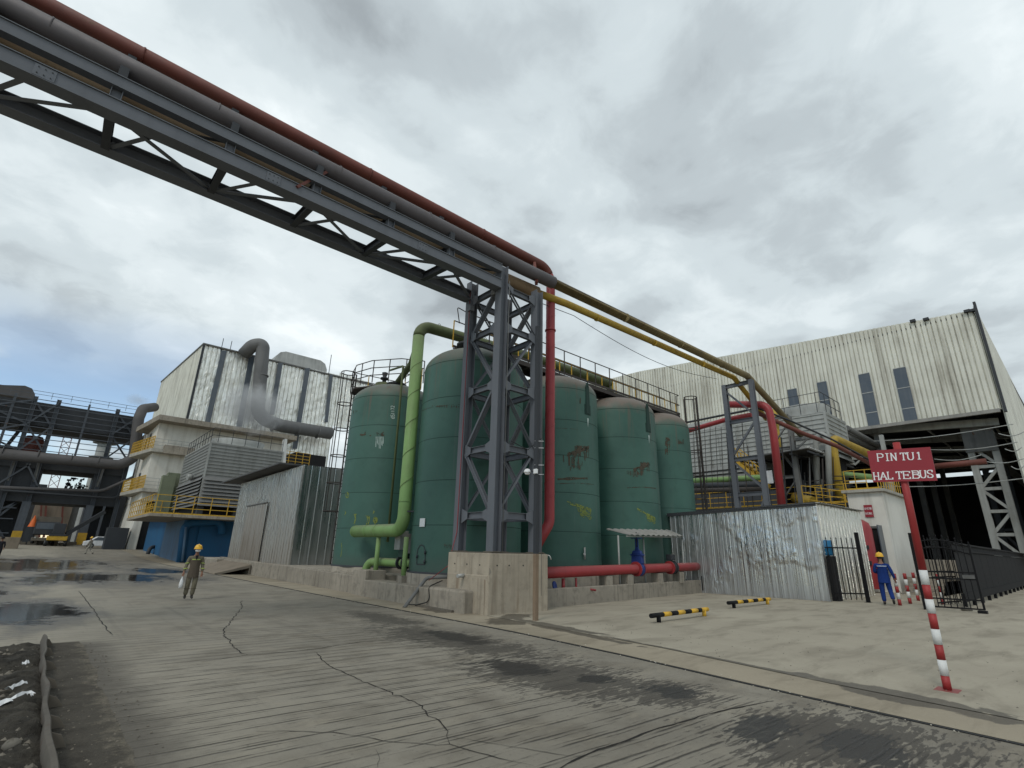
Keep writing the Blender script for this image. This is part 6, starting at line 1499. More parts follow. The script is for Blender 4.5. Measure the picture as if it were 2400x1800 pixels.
# broken sunlit gaps in the lower deck are real holes between plates
mb = MB(); rnd = random.Random(9)
for i in range(34): x = 1.15+rnd.random()*2.5; z_ = 8.5+rnd.random()*1.5; mb.box(x, GY+.1, z_, x+rnd.uniform(.08,.6), GY+.4, z_+rnd.uniform(.08, .4))
o = mb.build('hanging_scrap', M['steel_dark'], ga); o['kind'] = 'stuff'
gp_ = thing('big_gas_pipe', 'fat grey pipe running along the far gantry and bending up beside the white building', 'pipe', (0, GY-1, 12.4))
P = [PY(*g3(-60,672), GY-2), PY(*g3(1040,775), GY-2), PY(*z2(868,895), GY-2), PY(*z2(898,640), GY-2), PY(*z2(925,575), GY-1), PY(*z2(1000,565), GY+2)]
MB().tube(fillet(P, 1.3), .72, 20).build('pipe_run', M['duct_dark'], gp_)
mb = MB()
for x in (-6, -2.5, 1.0, 4.0): mb.disc((x, GY-2, 12.42), (1,0,.01), .76, .1, 20)
mb.build('joints', M['duct_dark'], gp_)
pipe('grey_gantry_pipe', [PY(*g3(-50,965), GY-1), PY(*g3(880,1000), GY-1), PY(*g3(1150,880), GY-3)], .22, M['duct_dark'], 'slim grey pipe under the fat one rising to the white building balcony', rad=[2], n=12)
pipe('grey_gantry_pipe', [PY(*g3(-50,985), GY-1), PY(*g3(600,1035), GY-1), PY(*g3(980,1060), GY-1), PY(*g3(1180,960), GY-1)], .16, M['steel_dark'], 'lowest dark pipe crossing the far gantry above the road', rad=[1, 1], n=12)
vt = thing('roof_ventilator', 'rounded grey roof ventilator above the left end of the far gantry', 'ventilator', (-12, 122, 25))
a, b_ = PY(-60,900,122), PY(66,905,122); zb_v = PY(78,936,122).z
mb = MB().prism([(a.x,122,zb_v),(b_.x+1.2,122,zb_v),(b_.x+1.2,122,b_.z-1.2),(b_.x+.6,122,b_.z-.3),(b_.x-.4,122,b_.z),(a.x,122,a.z)], (0,16,0)); mb.build('shell', M['duct_dark'], vt)
# things seen through the gantry
tan = thing('tan_building', 'tan sheet building seen through the gantry behind the lorry', 'building', (2, 140, 1))
a, b_, c = PY(*g3(310,1100),140), PY(*g3(640,1100),140), PY(*g3(740,1110),140)
M['tan'] = paint('tan_sheet', (.24,.19,.145), .7, 0, .5, 0, .3, .8)
MB().box(a.x, 140, 4.2, b_.x, 150, a.z).box(a.x, 140, 0, PY(*g3(395,1200),140).x, 150, 4.3).box(PY(*g3(500,1200),140).x, 140, 0, b_.x, 150, 4.3).build('walls', M['tan'], tan)
MB().box(b_.x, 141, 0, c.x, 150, a.z).build('annex', M['steel_worn'], tan)
for px_ in (360, 400, 545): MB().beam(PY(*g3(px_,1105),139.5), PY(*g3(px_-20,1400),139.5), .3).build('pipe', M['redrust'], tan)
tr = thing('lattice_mast', 'thin red lattice mast rising behind the gantry against the sky', 'mast', (3, 170, 0))
m0, m1 = PY(*g3(540,690),170), PY(*g3(600,430),170)
for dx in (-.9, .9):
    MB().beam((m0.x+dx, 170, 0), (m0.x+dx*.9, 170, m1.z), .16).build('leg', M['redrust'], tr)
mb = MB(); z = 8
while z < m1.z-2: mb.beam((m0.x-.9,170,z),(m0.x+.9,170,z+2),.1); mb.beam((m0.x+.9,170,z),(m0.x-.9,170,z+2),.1); z += 2
mb.build('lacing', M['redrust'], tr)
sil = thing('slender_tank', 'tall pale cylindrical vessel behind the right part of the gantry', 'tank', (5, 125, 0))
p = PY(*g3(870,600),125); MB().lathe([(1.1,0),(1.1,p.z+2.5),(.6,p.z+3.4),(.02,p.z+3.6)], (p.x+.6,125,0), 20).build('shell', M['louvre'], sil)
for z in (p.z-2.6, p.z+.2): MB().lathe([(1.1,z),(1.9,z+.1),(1.9,z+.3),(1.1,z+.4)], (p.x+.6,125,0), 20).build('ring', M['steel_worn'], sil)
tag(MB().box(-70, 150, 0, -1.0, 165, 13).build('dark_sky_filler', M['steel_dark']), 'long dark building mass added to shut out bright sky behind the left half of the far gantry', 'building')  # added dark mass, keeps bright sky from showing through the gantry
tag(MB().box(5.0, 118, 0, 14, 128, 10.5).build('dark_gap_filler', M['steel_dark']), 'dark building mass added to fill the bright gap between the far gantry and the white building', 'building')  # second added dark mass, closes the strip of sky on the right
# vehicles far up the road
def wheel(c, r, w, parent, axis=(1,0,0)):
    t = MB().disc(c, axis, r, w, 20).build('tyre', M['cable'], parent); MB().disc(c, axis, r*.55, w*1.06, 14).build('rim', M['louvre'], parent)
LG = gz(88)
def lorry(px, y, label):
    p = PY(*px, y); x = p.x; z0 = gz(y); t_ = thing('lorry', label, 'lorry', (x, y, z0))
    MB().box(x-1.2, y, z0+1.3, x+1.2, y+2.0, z0+2.9).build('cab', M['steel_dark'], t_, bevel=.1)
    MB().box(x-1.05, y-.03, z0+2.0, x+1.05, y+.01, z0+2.75).build('windscreen', M['glass'], t_)
    MB().box(x-1.25, y+2.2, z0+1.3, x+1.25, y+7.5, z0+3.6).build('tipper_body', M['rustplate'], t_)
    MB().box(x-1.2, y-.15, z0+.55, x+1.2, y+.3, z0+.95).build('bumper', M['rustplate'], t_, bevel=.04)
    for dx in (-.85, .85): MB().disc((x+dx, y-.17, z0+.95), (0,1,0), .10, .06, 12).build('headlight', M['louvre'], t_)
    for dx in (-1.0, 1.0):
        for dy in (1.0, 5.0, 6.3): wheel((x+dx, y+dy, z0+.5), .5, .3, t_)
    return t_
lorry(g3(375,1420), 90, 'dark tipper lorry standing under the far gantry, left of the yellow machine')
yx = PY(*g3(490,1420), 88).x; ld = thing('yellow_machine', 'small yellow wheeled machine parked beside the dark lorry under the gantry', 'loader', (yx, 88, gz(88)))
z0 = gz(88)
MB().box(yx-1.0, 88, z0+.7, yx+1.0, 90.5, z0+1.25).build('body', M['yellow'], ld, bevel=.06)
MB().box(yx-.85, 87.95, z0+1.25, yx+.85, 90.3, z0+1.5).build('deck', M['steel_dark'], ld)
MB().box(yx-.6, 89, z0+1.5, yx+.6, 90.3, z0+2.8).build('cab', M['steel_dark'], ld, bevel=.05)
MB().beam((yx+.8, 89.5, z0+1.5), (yx+4.2, 90.5, z0+4.6), .45).build('boom', M['steel_dark'], ld)
for dx in (-.95, .95):
    for dy in (.5, 2.0): wheel((yx+dx, 88+dy, z0+.45), .45, .3, ld)
cxr = PY(*g3(905,1425), 84).x; car = thing('parked_car', 'small white car parked in the shade by the foot of the white building', 'car', (cxr, 84, gz(84)))
z0 = gz(84)
MB().prism([(cxr-2.0,84,z0+.3),(cxr+2.0,84,z0+.3),(cxr+2.0,84,z0+.85),(cxr+1.2,84,z0+.95),(cxr+.7,84,z0+1.4),(cxr-.8,84,z0+1.42),(cxr-1.4,84,z0+.95),(cxr-2.0,84,z0+.8)][::-1], (0,1.7,0)).build('body', M['whitepl'], car, bevel=.06)
MB().prism([(cxr-1.25,83.98,z0+.95),(cxr+1.05,83.98,z0+.95),(cxr+.62,83.98,z0+1.32),(cxr-.75,83.98,z0+1.34)][::-1], (0,.02,0)).build('window', M['glass'], car)
for dx in (-1.25, 1.25):
    for dy in (.05, 1.65): wheel((cxr+dx, 84+dy, z0+.32), .32, .2, car, (0,1,0))
dbx = PY(*g3(1000,1400), 82).x; tag(MB().box(dbx-1.0, 82, gz(82), dbx+1.2, 84, gz(82)+2.6).build('steel_box', M['steel_dark'], bevel=.03), 'dark steel container box beside the white car', 'box')
cnx = G(*g3(265,1345), .9+gz(90)); con = thing('traffic_cone', 'orange cone-shaped marker beside the far left pier of the gantry', 'cone', (PY(*g3(265,1345),92).x, 92, gz(92)))
xx = PY(*g3(265,1345),92).x; MB().lathe([(.45, gz(92)+2.2), (.05, gz(92)+3.6)], (xx, 92, 0), 14).build('cone', M['orange'], con); MB().box(xx-.5, 91.5, gz(92), xx+.5, 92.5, gz(92)+2.2).build('stand', M['steel_dark'], con)
rnd = random.Random(31)
rub = MB()
for i in range(90):
    x = rnd.uniform(-9, 5); y = rnd.uniform(90, 97); s_ = rnd.uniform(.1, .45); z = gz(y); rub.box(x-s_, y-s_, z-.05, x+s_, y+s_, z+s_*rnd.uniform(.4, 1.6))
o = rub.build('rubble', M['rustplate']); o['kind'] = 'stuff'; tag(o, 'low heaps of dark scrap and rubble under the far gantry', 'rubble')
# barrier on the left edge, seen only as a sliver
yb2 = PY(*g3(60,1440), 80); z0 = gz(80)
tag(MB().box(yb2.x-1.2, 80, z0, yb2.x+1.0, 81.2, z0+1.2).build('timber_stack', M['brownwood'], bevel=.03), 'brown stack of timber baulks left of the gantry pier', 'stack')
# steam
def steam(name, label, c, r, dens, seed, rise=(0,0,0)):
    mb = MB(); n, k = 20, 12
    for j in range(k+1):
        th = math.pi*j/k
        for i in range(n):
            a = 2*math.pi*i/n; mb.v.append(V(c[0]+r[0]*math.sin(th)*math.cos(a), c[1]+r[1]*math.sin(th)*math.sin(a), c[2]-r[2]*math.cos(th)))
    for j in range(k):
        for i in range(n): mb.f.append((j*n+i, j*n+(i+1)%n, (j+1)*n+(i+1)%n, (j+1)*n+i)); mb.sm.append(True)
    m_ = bpy.data.materials.new(name); m_.use_nodes = True; t = m_.node_tree; t.nodes.clear()
    out = t.nodes.new('ShaderNodeOutputMaterial'); vol = t.nodes.new('ShaderNodeVolumePrincipled'); t.links.new(vol.outputs[0], out.inputs['Volume'])
    vol.inputs['Color'].default_value = (1,1,1,1); vol.inputs['Anisotropy'].default_value = .2
    tc = t.nodes.new('ShaderNodeTexCoord'); mp = t.nodes.new('ShaderNodeMapping'); t.links.new(tc.outputs['Object'], mp.inputs[0]); mp.inputs['Scale'].default_value = tuple(1/q for q in r); mp.inputs['Location'].default_value = (0, 0, -1)
    ln = t.nodes.new('ShaderNodeVectorMath'); ln.operation = 'LENGTH'; t.links.new(mp.outputs[0], ln.inputs[0])
    no = t.nodes.new('ShaderNodeTexNoise'); no.inputs['Scale'].default_value = 1.9; no.inputs['Detail'].default_value = 5; no.inputs['Roughness'].default_value = .6
    mp2 = t.nodes.new('ShaderNodeMapping'); mp2.inputs['Location'].default_value = (seed*3.1, seed, 0); mp2.inputs['Scale'].default_value = (.42,.42,.42); t.links.new(tc.outputs['Object'], mp2.inputs[0]); t.links.new(mp2.outputs[0], no.inputs['Vector'])
    m1 = t.nodes.new('ShaderNodeMath'); m1.operation = 'SUBTRACT'; m1.inputs[0].default_value = 1.0; t.links.new(ln.outputs['Value'], m1.inputs[1])
    m2 = t.nodes.new('ShaderNodeMath'); m2.operation = 'MULTIPLY_ADD'; t.links.new(m1.outputs[0], m2.inputs[0]); m2.inputs[1].default_value = .9; m2.inputs[2].default_value = -.62
    m3 = t.nodes.new('ShaderNodeMath'); m3.operation = 'ADD'; t.links.new(m2.outputs[0], m3.inputs[0]); t.links.new(no.outputs['Fac'], m3.inputs[1])
    m4 = t.nodes.new('ShaderNodeMath'); m4.operation = 'MULTIPLY'; m4.use_clamp = False; t.links.new(m3.outputs[0], m4.inputs[0]); m4.inputs[1].default_value = dens
    m5 = t.nodes.new('ShaderNodeMath'); m5.operation = 'MAXIMUM'; t.links.new(m4.outputs[0], m5.inputs[0]); m5.inputs[1].default_value = 0
    t.links.new(m5.outputs[0], vol.inputs['Density'])
    o = mb.build(name, m_); o['kind'] = 'stuff'; tag(o, label, 'steam'); return o
pz = PY(585,965,68)
steam('steam', 'thin white steam drifting up from the left cooling tower past the flue duct', (pz.x, 66, pz.z), (4.6, 3.4, 3.8), .95, 1)
pz = PY(322,938,104)
steam('steam', 'small puff of steam above the bend of the far grey pipe', (pz.x, 104, pz.z), (2.4, 2.0, 1.3), .45, 4)
# ------------------------------------------------------------------ gates, fence, posts, barriers, sign
def zat(X, Y, py):       # height over (X, Y) that shows at photo row py
    lo, hi = -1.0, 60.0
    for _ in range(50):
        z = (lo+hi)/2; d = V(X, Y, z)-CAM; y = 900-FPX*d.dot(UP)/d.dot(FW)
        if y > py: lo = z
        else: hi = z
    return z
def finial(mb, p, h=.12): mb.lathe([(.012, p.z), (.028, p.z+h*.35), (.012, p.z+h*.6), (.001, p.z+h)], (p.x, p.y, 0), 8)
gp0 = G(2036, 1413); gy = h1.y
gl = thing('gate_leaf', 'short black railing with spear tips between the silver hut and its black post', 'railing', (gp0.x, gp0.y+.5, 0))
A, B_ = V(24.66, yR-.1, 0), V(gp0.x, gp0.y, 0)
for z in (zat(A.x, A.y, 1390), zat(A.x, A.y, 1283)): MB().beam(A+V(0,0,z), B_+V(0,0,z), .04, .05).build('rail', M['black'], gl)
for i in range(6):
    p = A.lerp(B_, (i+.45)/6.6); mb = MB(); zt = zat(A.x, A.y, 1264); mb.beam(p+V(0,0,.10), p+V(0,0,zt), .028); finial(mb, p+V(0,0,zt)); mb.build('bar', M['black'], gl)
MB().beam(B_, B_+V(0,0,zat(B_.x, B_.y, 1248)), .13).build('post', M['black'], gl)
MB().box(B_.x-.13, B_.y-.13, 0, B_.x+.13, B_.y+.13, .02).build('base_plate', M['black'], gl)
bd = PX(1932, 1280, 25.2); dr = thing('blue_drum', 'blue plastic drum with a white mark behind the black railing on a dark stand', 'drum', (25.1, bd.y, 0))
zt, zb_ = PX(1930,1266,25.1).z, PX(1937,1302,25.1).z
MB().lathe([(.02,zb_),(.27,zb_),(.29,zb_+.06),(.29,zb_+.28),(.305,zb_+.3),(.29,zb_+.33),(.29,zt-.05),(.25,zt),(.02,zt)], (25.25, bd.y, 0), 28).build('drum', paint('blue_drum_plastic', (.01,.13,.27), .4, 0, .2), dr)
MB().box(25.0, bd.y-.28, 0, 25.5, bd.y+.28, zb_-.02).build('stand', M['dark'], dr)
mb = MB(); c_ = V(25.25-.292, bd.y-.02, zb_+.18); pts = [c_+V(0, -.07*math.cos(t)*(1 if t < 3.1 else -1)*-1, .075*math.cos(t*1.0) if False else .09-.18*t/6.2) for t in []]
mb.tube([c_+V(0,-.06,.09), c_+V(0,.02,.10), c_+V(0,.06,.06), c_+V(0,.0,0), c_+V(0,-.06,-.05), c_+V(0,-.02,-.10), c_+V(0,.06,-.09)], .012, 5); mb.build('mark', M['letter'], dr)
# right gate leaves and their post
P2 = G(2172, 1430); ge = G(2309, 1440); ge.x = max(ge.x, P2.x+.3)
gr = thing('gate_leaf', 'open black gate leaf with arched spear-tipped top right of the red sign pole', 'gate', ((P2.x+ge.x)/2, (P2.y+ge.y)/2, 0))
D = ge-P2; n = 9
z_b, z_m1, z_m2, z_r, z_p = zat(P2.x, P2.y, 1426)+.06, zat(P2.x, P2.y, 1352), zat(P2.x, P2.y, 1344), zat(P2.x,P2.y,1282), 2.55
S0 = P2+D*.12
for z in (.14, .42, z_m1-.02, z_m2+.08): MB().beam(S0+V(0,0,z), ge+V(0,0,z), .035, .05).build('rail', M['black'], gr)
mbt = MB(); ar = []
for k in range(13): u = k/12; ar.append(S0.lerp(ge, u)+V(0,0,2.12+.33*math.sin(math.pi*(.25+.6*u))-.10*u))
mbt.tube(ar, .022, 6); mbt.tube([p-V(0,0,.26) for p in ar], .022, 6); mbt.build('arched_rail', M['black'], gr)
for i in range(n):
    u = i/(n-1); p = S0.lerp(ge, u); zt = 2.12+.33*math.sin(math.pi*(.25+.6*u))-.10*u+.10; mb = MB(); mb.beam(p+V(0,0,.12), p+V(0,0,zt), .026 if 0 < i < n-1 else .06); finial(mb, V(p.x, p.y, zt)); mb.build('bar', M['black'], gr)
pm = S0.lerp(ge, .85); MB().box(pm.x-.05, pm.y-.16, z_m1, pm.x+.05, pm.y+.16, z_m1+.12).build('latch', M['steel_worn'], gr)
MB().box(ge.x-.15, ge.y-.06, 0, ge.x+.15, ge.y+.18, .10).build('foot', M['black'], gr)
tag(MB().beam(P2, P2+V(0,0,zat(P2.x,P2.y,1249)), .13).build('gate_post', M['black']), 'black square gate post directly behind the lower red sign pole', 'post')
rk2 = G(2290, 1434); tag(rock((rk2.x-.15, rk2.y+.25, .02), .17, 12, .5).build('stone', M['stone']), 'pale stone wedged under the right gate leaf', 'stone')
g2 = thing('gate_leaf', 'second black gate leaf folded back behind the arched one', 'gate', (P2.x+2, P2.y, 0))
Q0, Q1 = V(P2.x+1.2, P2.y-.15, 0), V(P2.x+3.4, P2.y-.5, 0)
for z in (.2, 1.1, 1.3, 2.2): MB().beam(Q0+V(0,0,z), Q1+V(0,0,z), .035, .05).build('rail', M['black'], g2)
for i in range(8):
    p = Q0.lerp(Q1, i/7); mb = MB(); mb.beam(p+V(0,0,.12), p+V(0,0,2.45), .026); finial(mb, V(p.x, p.y, 2.45)); mb.build('bar', M['black'], g2)
# long sliding panel fence
f0, f1 = V(26.6, 4.0, 0), V(60, 4.45, 0)
ff = thing('panel_fence', 'long black sheet panel fence on a raised rail running back to the cream hall', 'fence', (40, 4.2, 0))
zt0 = zat(30, 4.1, 1276)
MB().beam(f0+V(0,0,.38), f1+V(0,0,.38), .10, .30).build('bottom_rail', M['blackfence'], ff)
MB().corr((f0.x, f0.y), (f1.x, f1.y), .5, zt0-.35, 2.2, .02, 1, ((0,0),(.01,1),(.99,1),(1,0))).build('sheets', M['blackfence'], ff)
MB().beam(f0+V(0,-.03,zt0-.3), f1+V(0,-.03,zt0-.3), .08, .07).build('mid_rail', M['blackfence'], ff)
MB().beam(f0+V(0,0,zt0-.03), f1+V(0,0,zt0-.03), .12, .08).build('top_rail', M['blackfence'], ff)
MB().corr((f0.x, f0.y+.02), (f1.x, f1.y+.02), zt0-.27, zt0-.06, 2.2, .01, 1, ((0,0),(.01,1),(.99,1),(1,0))).build('upper_sheets', M['blackfence'], ff)
for i in range(16):
    p = f0.lerp(f1, i/15); MB().box(p.x-.06, p.y-.06, 0, p.x+.06, p.y+.06, .3).build('foot', M['black'], ff)
# red and white chained posts
def striped_post(X, Y, h, r, bands, name, label, cat, group, base=.16, order=('stripe_r','stripe_w'), flat=True):
    t_ = thing(name, label, cat, (X, Y, 0), group); z = .012
    MB().disc((X, Y, .006), (0,0,1), base, .012, 4 if flat else 20).build('base_plate', M['redpaint'], t_)
    for i, b_ in enumerate(bands): MB().cyl((X, Y), r if i % 2 == 0 else r*1.02, z, b_, 18).build('red_band' if i % 2 == 0 else 'white_band', M[order[i % 2]], t_); z = b_
    return t_
posts = [((2110,1420), 'nearest red and white post, right beside the man in blue'), ((2134,1416), 'middle one of the three red and white posts before the steps'), ((2153,1409), 'right one of the three red and white posts before the steps'), ((2195,1424), 'red and white post seen through the bars of the arched gate')]
pp = []
for q, lab in posts:
    g = G(*q); 
    if q[0] == 2195: g = V(28.0, 4.9, 0)
    hh = 1.17; striped_post(g.x, g.y, hh, .06, [hh*.2, hh*.4, hh*.6, hh*.8, hh], 'bollard', lab, 'post', 'red and white chained posts'); pp.append(g)
for k in range(3):
    a, b_ = pp[k]+V(0,0,.68), pp[k+1]+V(0,0,.68); mb = MB(); pts = [a.lerp(b_, i/8)-V(0,0,.28*math.sin(math.pi*i/8)) for i in range(9)]
    tag(mb.tube(pts, .010, 5).build('chain', M['steel_worn']), ['thin chain hanging between the nearest and middle red and white posts', 'thin chain hanging between the middle and right red and white posts', 'thin chain running from the right red and white post behind the gate post'][k], 'chain')
# yellow and black wheel stops
def Zq(x, y): return (1260+x/5.0278, 1180+y/5.0278)
def Zh(x, y): return (1600+x/3.95, 1150+y/3.95)
def barrier(e0, e1, l0, l1, label):
    a, b_ = G(*e0, .19), G(*e1, .19); t_ = thing('parking_barrier', label, 'barrier', ((a.x+b_.x)/2, (a.y+b_.y)/2, 0), 'black and yellow parking barriers')
    n = 9
    for i in range(n):
        u0 = (0, .19, .31, .43, .55, .67, .79, .87, .90)[i]; u1 = (.19, .31, .43, .55, .67, .79, .87, .90, 1.0)[i]
        yel = i in (1, 3, 5, 7, 8)
        MB().tube([a.lerp(b_, u0), a.lerp(b_, u1)], .057 if not yel else .058, 18).build('yellow_band' if yel else 'black_band', M['stripe_y'] if yel else M['black'], t_)
    for u, mm in ((.12, 'black'), (.93, 'stripe_y')):
        p = a.lerp(b_, u); MB().cyl((p.x, p.y), .058, .012, .18, 16).build('leg', M[mm], t_); MB().disc((p.x, p.y, .006), (0,0,1), .13, .012, 16).build('base_plate', M['black'], t_)
barrier(Zq(1335,1325), Zq(2000,1246), None, None, 'black and yellow striped parking barrier nearest the road')
barrier(Zh(420,1040), Zh(806,1003), None, None, 'black and yellow striped parking barrier nearest the silver hut')
# brown post in front of the tower with its dome camera
pb0 = G(1255, 1456); ptz = zat(pb0.x, pb0.y, 765)
ps = thing('camera_post', 'tall thin steel post before the tower block, rusty brown at its foot', 'post', (pb0.x, pb0.y, 0))
MB().beam(pb0, pb0+V(0,0,1.62), .105).build('rusty_foot', paint('rusty_post_foot', (.21, .15, .10), .8, 0, .5, .2, 3), ps); MB().beam(pb0+V(0,0,1.62), pb0+V(0,0,ptz), .105).build('shaft', M['steel_dark'], ps)
MB().tube([pb0+V(.11,-.09,.6), pb0+V(.11,-.09,ptz)], .006, 5).build('cable', M['steel_worn'], ps)
for py in (1034, 1050, 1090, 1112): z = zat(pb0.x, pb0.y, py); MB().tube([pb0+V(-.06,.02,z), pb0+V(.14,-.14,z)], .008, 5).build('cable_clip', M['whitepl'], ps)
cz = zat(pb0.x, pb0.y, 1106); cc_ = PX(1236, 1106, pb0.x-.12)
dc_ = thing('dome_camera', 'white dome camera on an arm halfway up the thin post before the tower', 'camera', cc_)
MB().lathe([(.02,.09),(.06,.075),(.085,.04),(.10,0),(.10,-.02),(.075,-.025)][::-1], cc_, 24).build('hood', M['whitepl'], dc_)
MB().lathe([(.075,-.025),(.07,-.06),(.05,-.075),(.01,-.08)][::-1], cc_, 24).build('dome', M['letter'], dc_)
MB().beam(cc_+V(.05,-.08,.02), pb0+V(-.02,.05,cz), .03).build('arm', M['steel_dark'], dc_)
MB().box(pb0.x-.10, pb0.y-.09, cz-.06, pb0.x-.03, pb0.y+.03, cz+.07).build('junction_box', M['whitepl'], dc_, bevel=.01)
tp_ = PY(1285, 1303, 11.75); tag(MB().tube(fillet([PY(1270,1300,11.7), PY(1288,1302,11.5), PY(1292,1312,11.45)], .05), .018, 7).build('tap', M['galv']), 'small bent tap pipe sticking out of the tower block top right corner', 'tap')

# ------------------------------------------------------------------ the red sign
sb = G(2222, 1620); SXp, SYp = sb.x, sb.y
sgn = thing('gate_sign', 'red sign board with white words on a red and white striped pole', 'sign', (SXp, SYp, 0))
MB().prism([(SXp-.15,SYp-.13,.004),(SXp+.15,SYp-.13,.004),(SXp+.15,SYp+.13,.004),(SXp-.15,SYp+.13,.004)], (0,0,.014)).build('base_plate', M['redpaint'], sgn)
zs_ = [.018]+[zat(SXp, SYp, y) for y in (1583,1546,1510,1474,1437,1404,1370,1336)]+[zat(SXp, SYp, 1038)]
lean = None
tops = zat(SXp, SYp, 1038)
tx = PX(2101, 1040, SXp)          # where the pole top shows
def pole_pt(z): return V(SXp, SYp+(tx.y-SYp)*(z/tops), z)
for i in range(9):
    MB().tube([pole_pt(zs_[i]), pole_pt(zs_[i+1])], .049 if i % 2 == 0 else .051, 20).build('red_band' if i % 2 == 0 else 'white_band', M['stripe_r'] if i % 2 == 0 else M['stripe_w'], sgn)
def z4(x, y): return (2000+x/4.1475, 1000+y/4.1475)
XB = SXp-.062
c4 = [PX(*z4(*q), XB) for q in ((135,237),(748,198),(818,525),(195,540))]
bo = MB().prism([c4[0], c4[3], c4[2], c4[1]], (-.012,0,0)).build('board', M['signred'], sgn)
GL = {'P': [[(0,0),(0,1)],[(0,0),(.7,0),(1,.12),(1,.38),(.7,.5),(0,.5)],[(-.12,1),(.15,1)],[(-.12,0),(.1,0)]],
 'I': [[(.5,0),(.5,1)],[(.15,0),(.85,0)],[(.15,1),(.85,1)]],
 'N': [[(.05,1),(.05,0),(.95,1),(.95,0)],[(-.1,1),(.2,1)],[(.8,0),(1.1,0)],[(-.1,0),(.1,0)]],
 'T': [[(.5,0),(.5,1)],[(0,.18),(0,0),(1,0),(1,.18)],[(.3,1),(.7,1)]],
 'U': [[(.05,0),(.05,.75),(.25,.97),(.5,1),(.75,.97),(.95,.75),(.95,0)],[(-.1,0),(.22,0)],[(.8,0),(1.08,0)]],
 '1': [[(.15,.16),(.5,0),(.5,1)],[(.15,1),(.85,1)]],
 'H': [[(.05,0),(.05,1)],[(.95,0),(.95,1)],[(.05,.5),(.95,.5)],[(-.1,0),(.2,0)],[(-.1,1),(.2,1)],[(.8,0),(1.1,0)],[(.8,1),(1.1,1)]],
 'A': [[(.05,1),(.5,0),(.95,1)],[(.22,.65),(.78,.65)],[(-.08,1),(.2,1)],[(.78,1),(1.1,1)]],
 'L': [[(.1,0),(.1,1),(.95,1),(.95,.8)],[(-.05,0),(.3,0)]],
 'E': [[(.95,.2),(.95,0),(.08,0),(.08,1),(.98,1),(.98,.8)],[(.08,.5),(.7,.5)],[(.7,.38),(.7,.62)],[(-.06,0),(.1,0)],[(-.06,1),(.1,1)]],
 'B': [[(.1,1),(.1,0),(.75,0),(.95,.12),(.95,.38),(.7,.5),(.1,.5)],[(.7,.5),(1,.62),(1,.86),(.75,1),(.1,1)],[(-.05,0),(.1,0)],[(-.05,1),(.1,1)],[(.2,.25),(.9,.3)]],
 'S': [[(.92,.25),(.92,.02),(.7,0),(.35,0),(.05,.12),(.05,.35),(.35,.47),(.7,.55),(.97,.68),(.97,.88),(.7,1),(.3,1),(.05,.97),(.05,.75)]]}
rows = [[('P',232,285,263,336),('I',305,345,261,331),('N',362,412,258,328),('T',455,510,256,324),('U',522,580,252,322),('1',612,655,248,316)],
        [('H',195,243,447,517),('A',255,320,444,513),('L',328,378,441,510),('T',415,467,438,507),('E',480,548,435,505),('B',568,636,430,502),('U',645,700,427,498),('S',716,768,423,495)]]
for row, word in zip(rows, ('PINTU1', 'HALTEBUS')):
    for chr_, xa, xb, ya_, yb_ in row:
        mb = MB(); sk = 9      # the rows lean with the board in the photograph
        for st_ in GL[chr_]:
            P = []
            for u, v in st_: P.append(PX(*z4(xa+(xb-xa)*u+sk*v, ya_+(yb_-ya_)*v), XB-.0135))
            for a, b_ in zip(P, P[1:]):
                d = (b_-a); 
                if d.length < 1e-5: continue
                s_ = V(0, -d.z, d.y).normalized(); w = .0080 if abs(d.z) > abs(d.y)*.6 else .0055; e = d.normalized()*.003
                mb.prism([a-e-s_*w, b_+e-s_*w, b_+e+s_*w, a-e+s_*w], (-.002-.0002*len(mb.f)/10,0,0))
        mb.build('letter', M['letter'], sgn)
MB().torus(pole_pt(zat(SXp,SYp,1128)), (0,0,1), .056, .008).build('clamp', M['redpaint'], sgn)

# ------------------------------------------------------------------ people
def skin_mesh(name, mat, chains, parent, sub=2, rot=None):
    """chains: lists of (x,y,z,rx,ry); a chain's first item may be an index tuple ('at', chain, i) to join"""
    vs, es, rs, idx = [], [], [], {}
    for ci, ch in enumerate(chains):
        prev = None
        for k, it in enumerate(ch):
            if it[0] == 'at': prev = idx[(it[1], it[2])]; continue
            vs.append(it[:3]); rs.append(it[3:5]); idx[(ci, k)] = len(vs)-1
            if prev is not None: es.append((prev, len(vs)-1))
            prev = len(vs)-1
    me = bpy.data.meshes.new(name); me.from_pydata(vs, es, []); ob = bpy.data.objects.new(name, me); COL.objects.link(ob); ob.parent = parent
    sk = ob.modifiers.new('skin', 'SKIN'); sk.use_smooth_shade = True; sk.branch_smoothing = .4
    for i, r in enumerate(rs):
        me.skin_vertices[0].data[i].radius = r
    me.skin_vertices[0].data[0].use_root = True
    sb_ = ob.modifiers.new('sub', 'SUBSURF'); sb_.levels = sub; sb_.render_levels = sub
    me.materials.append(mat); return ob
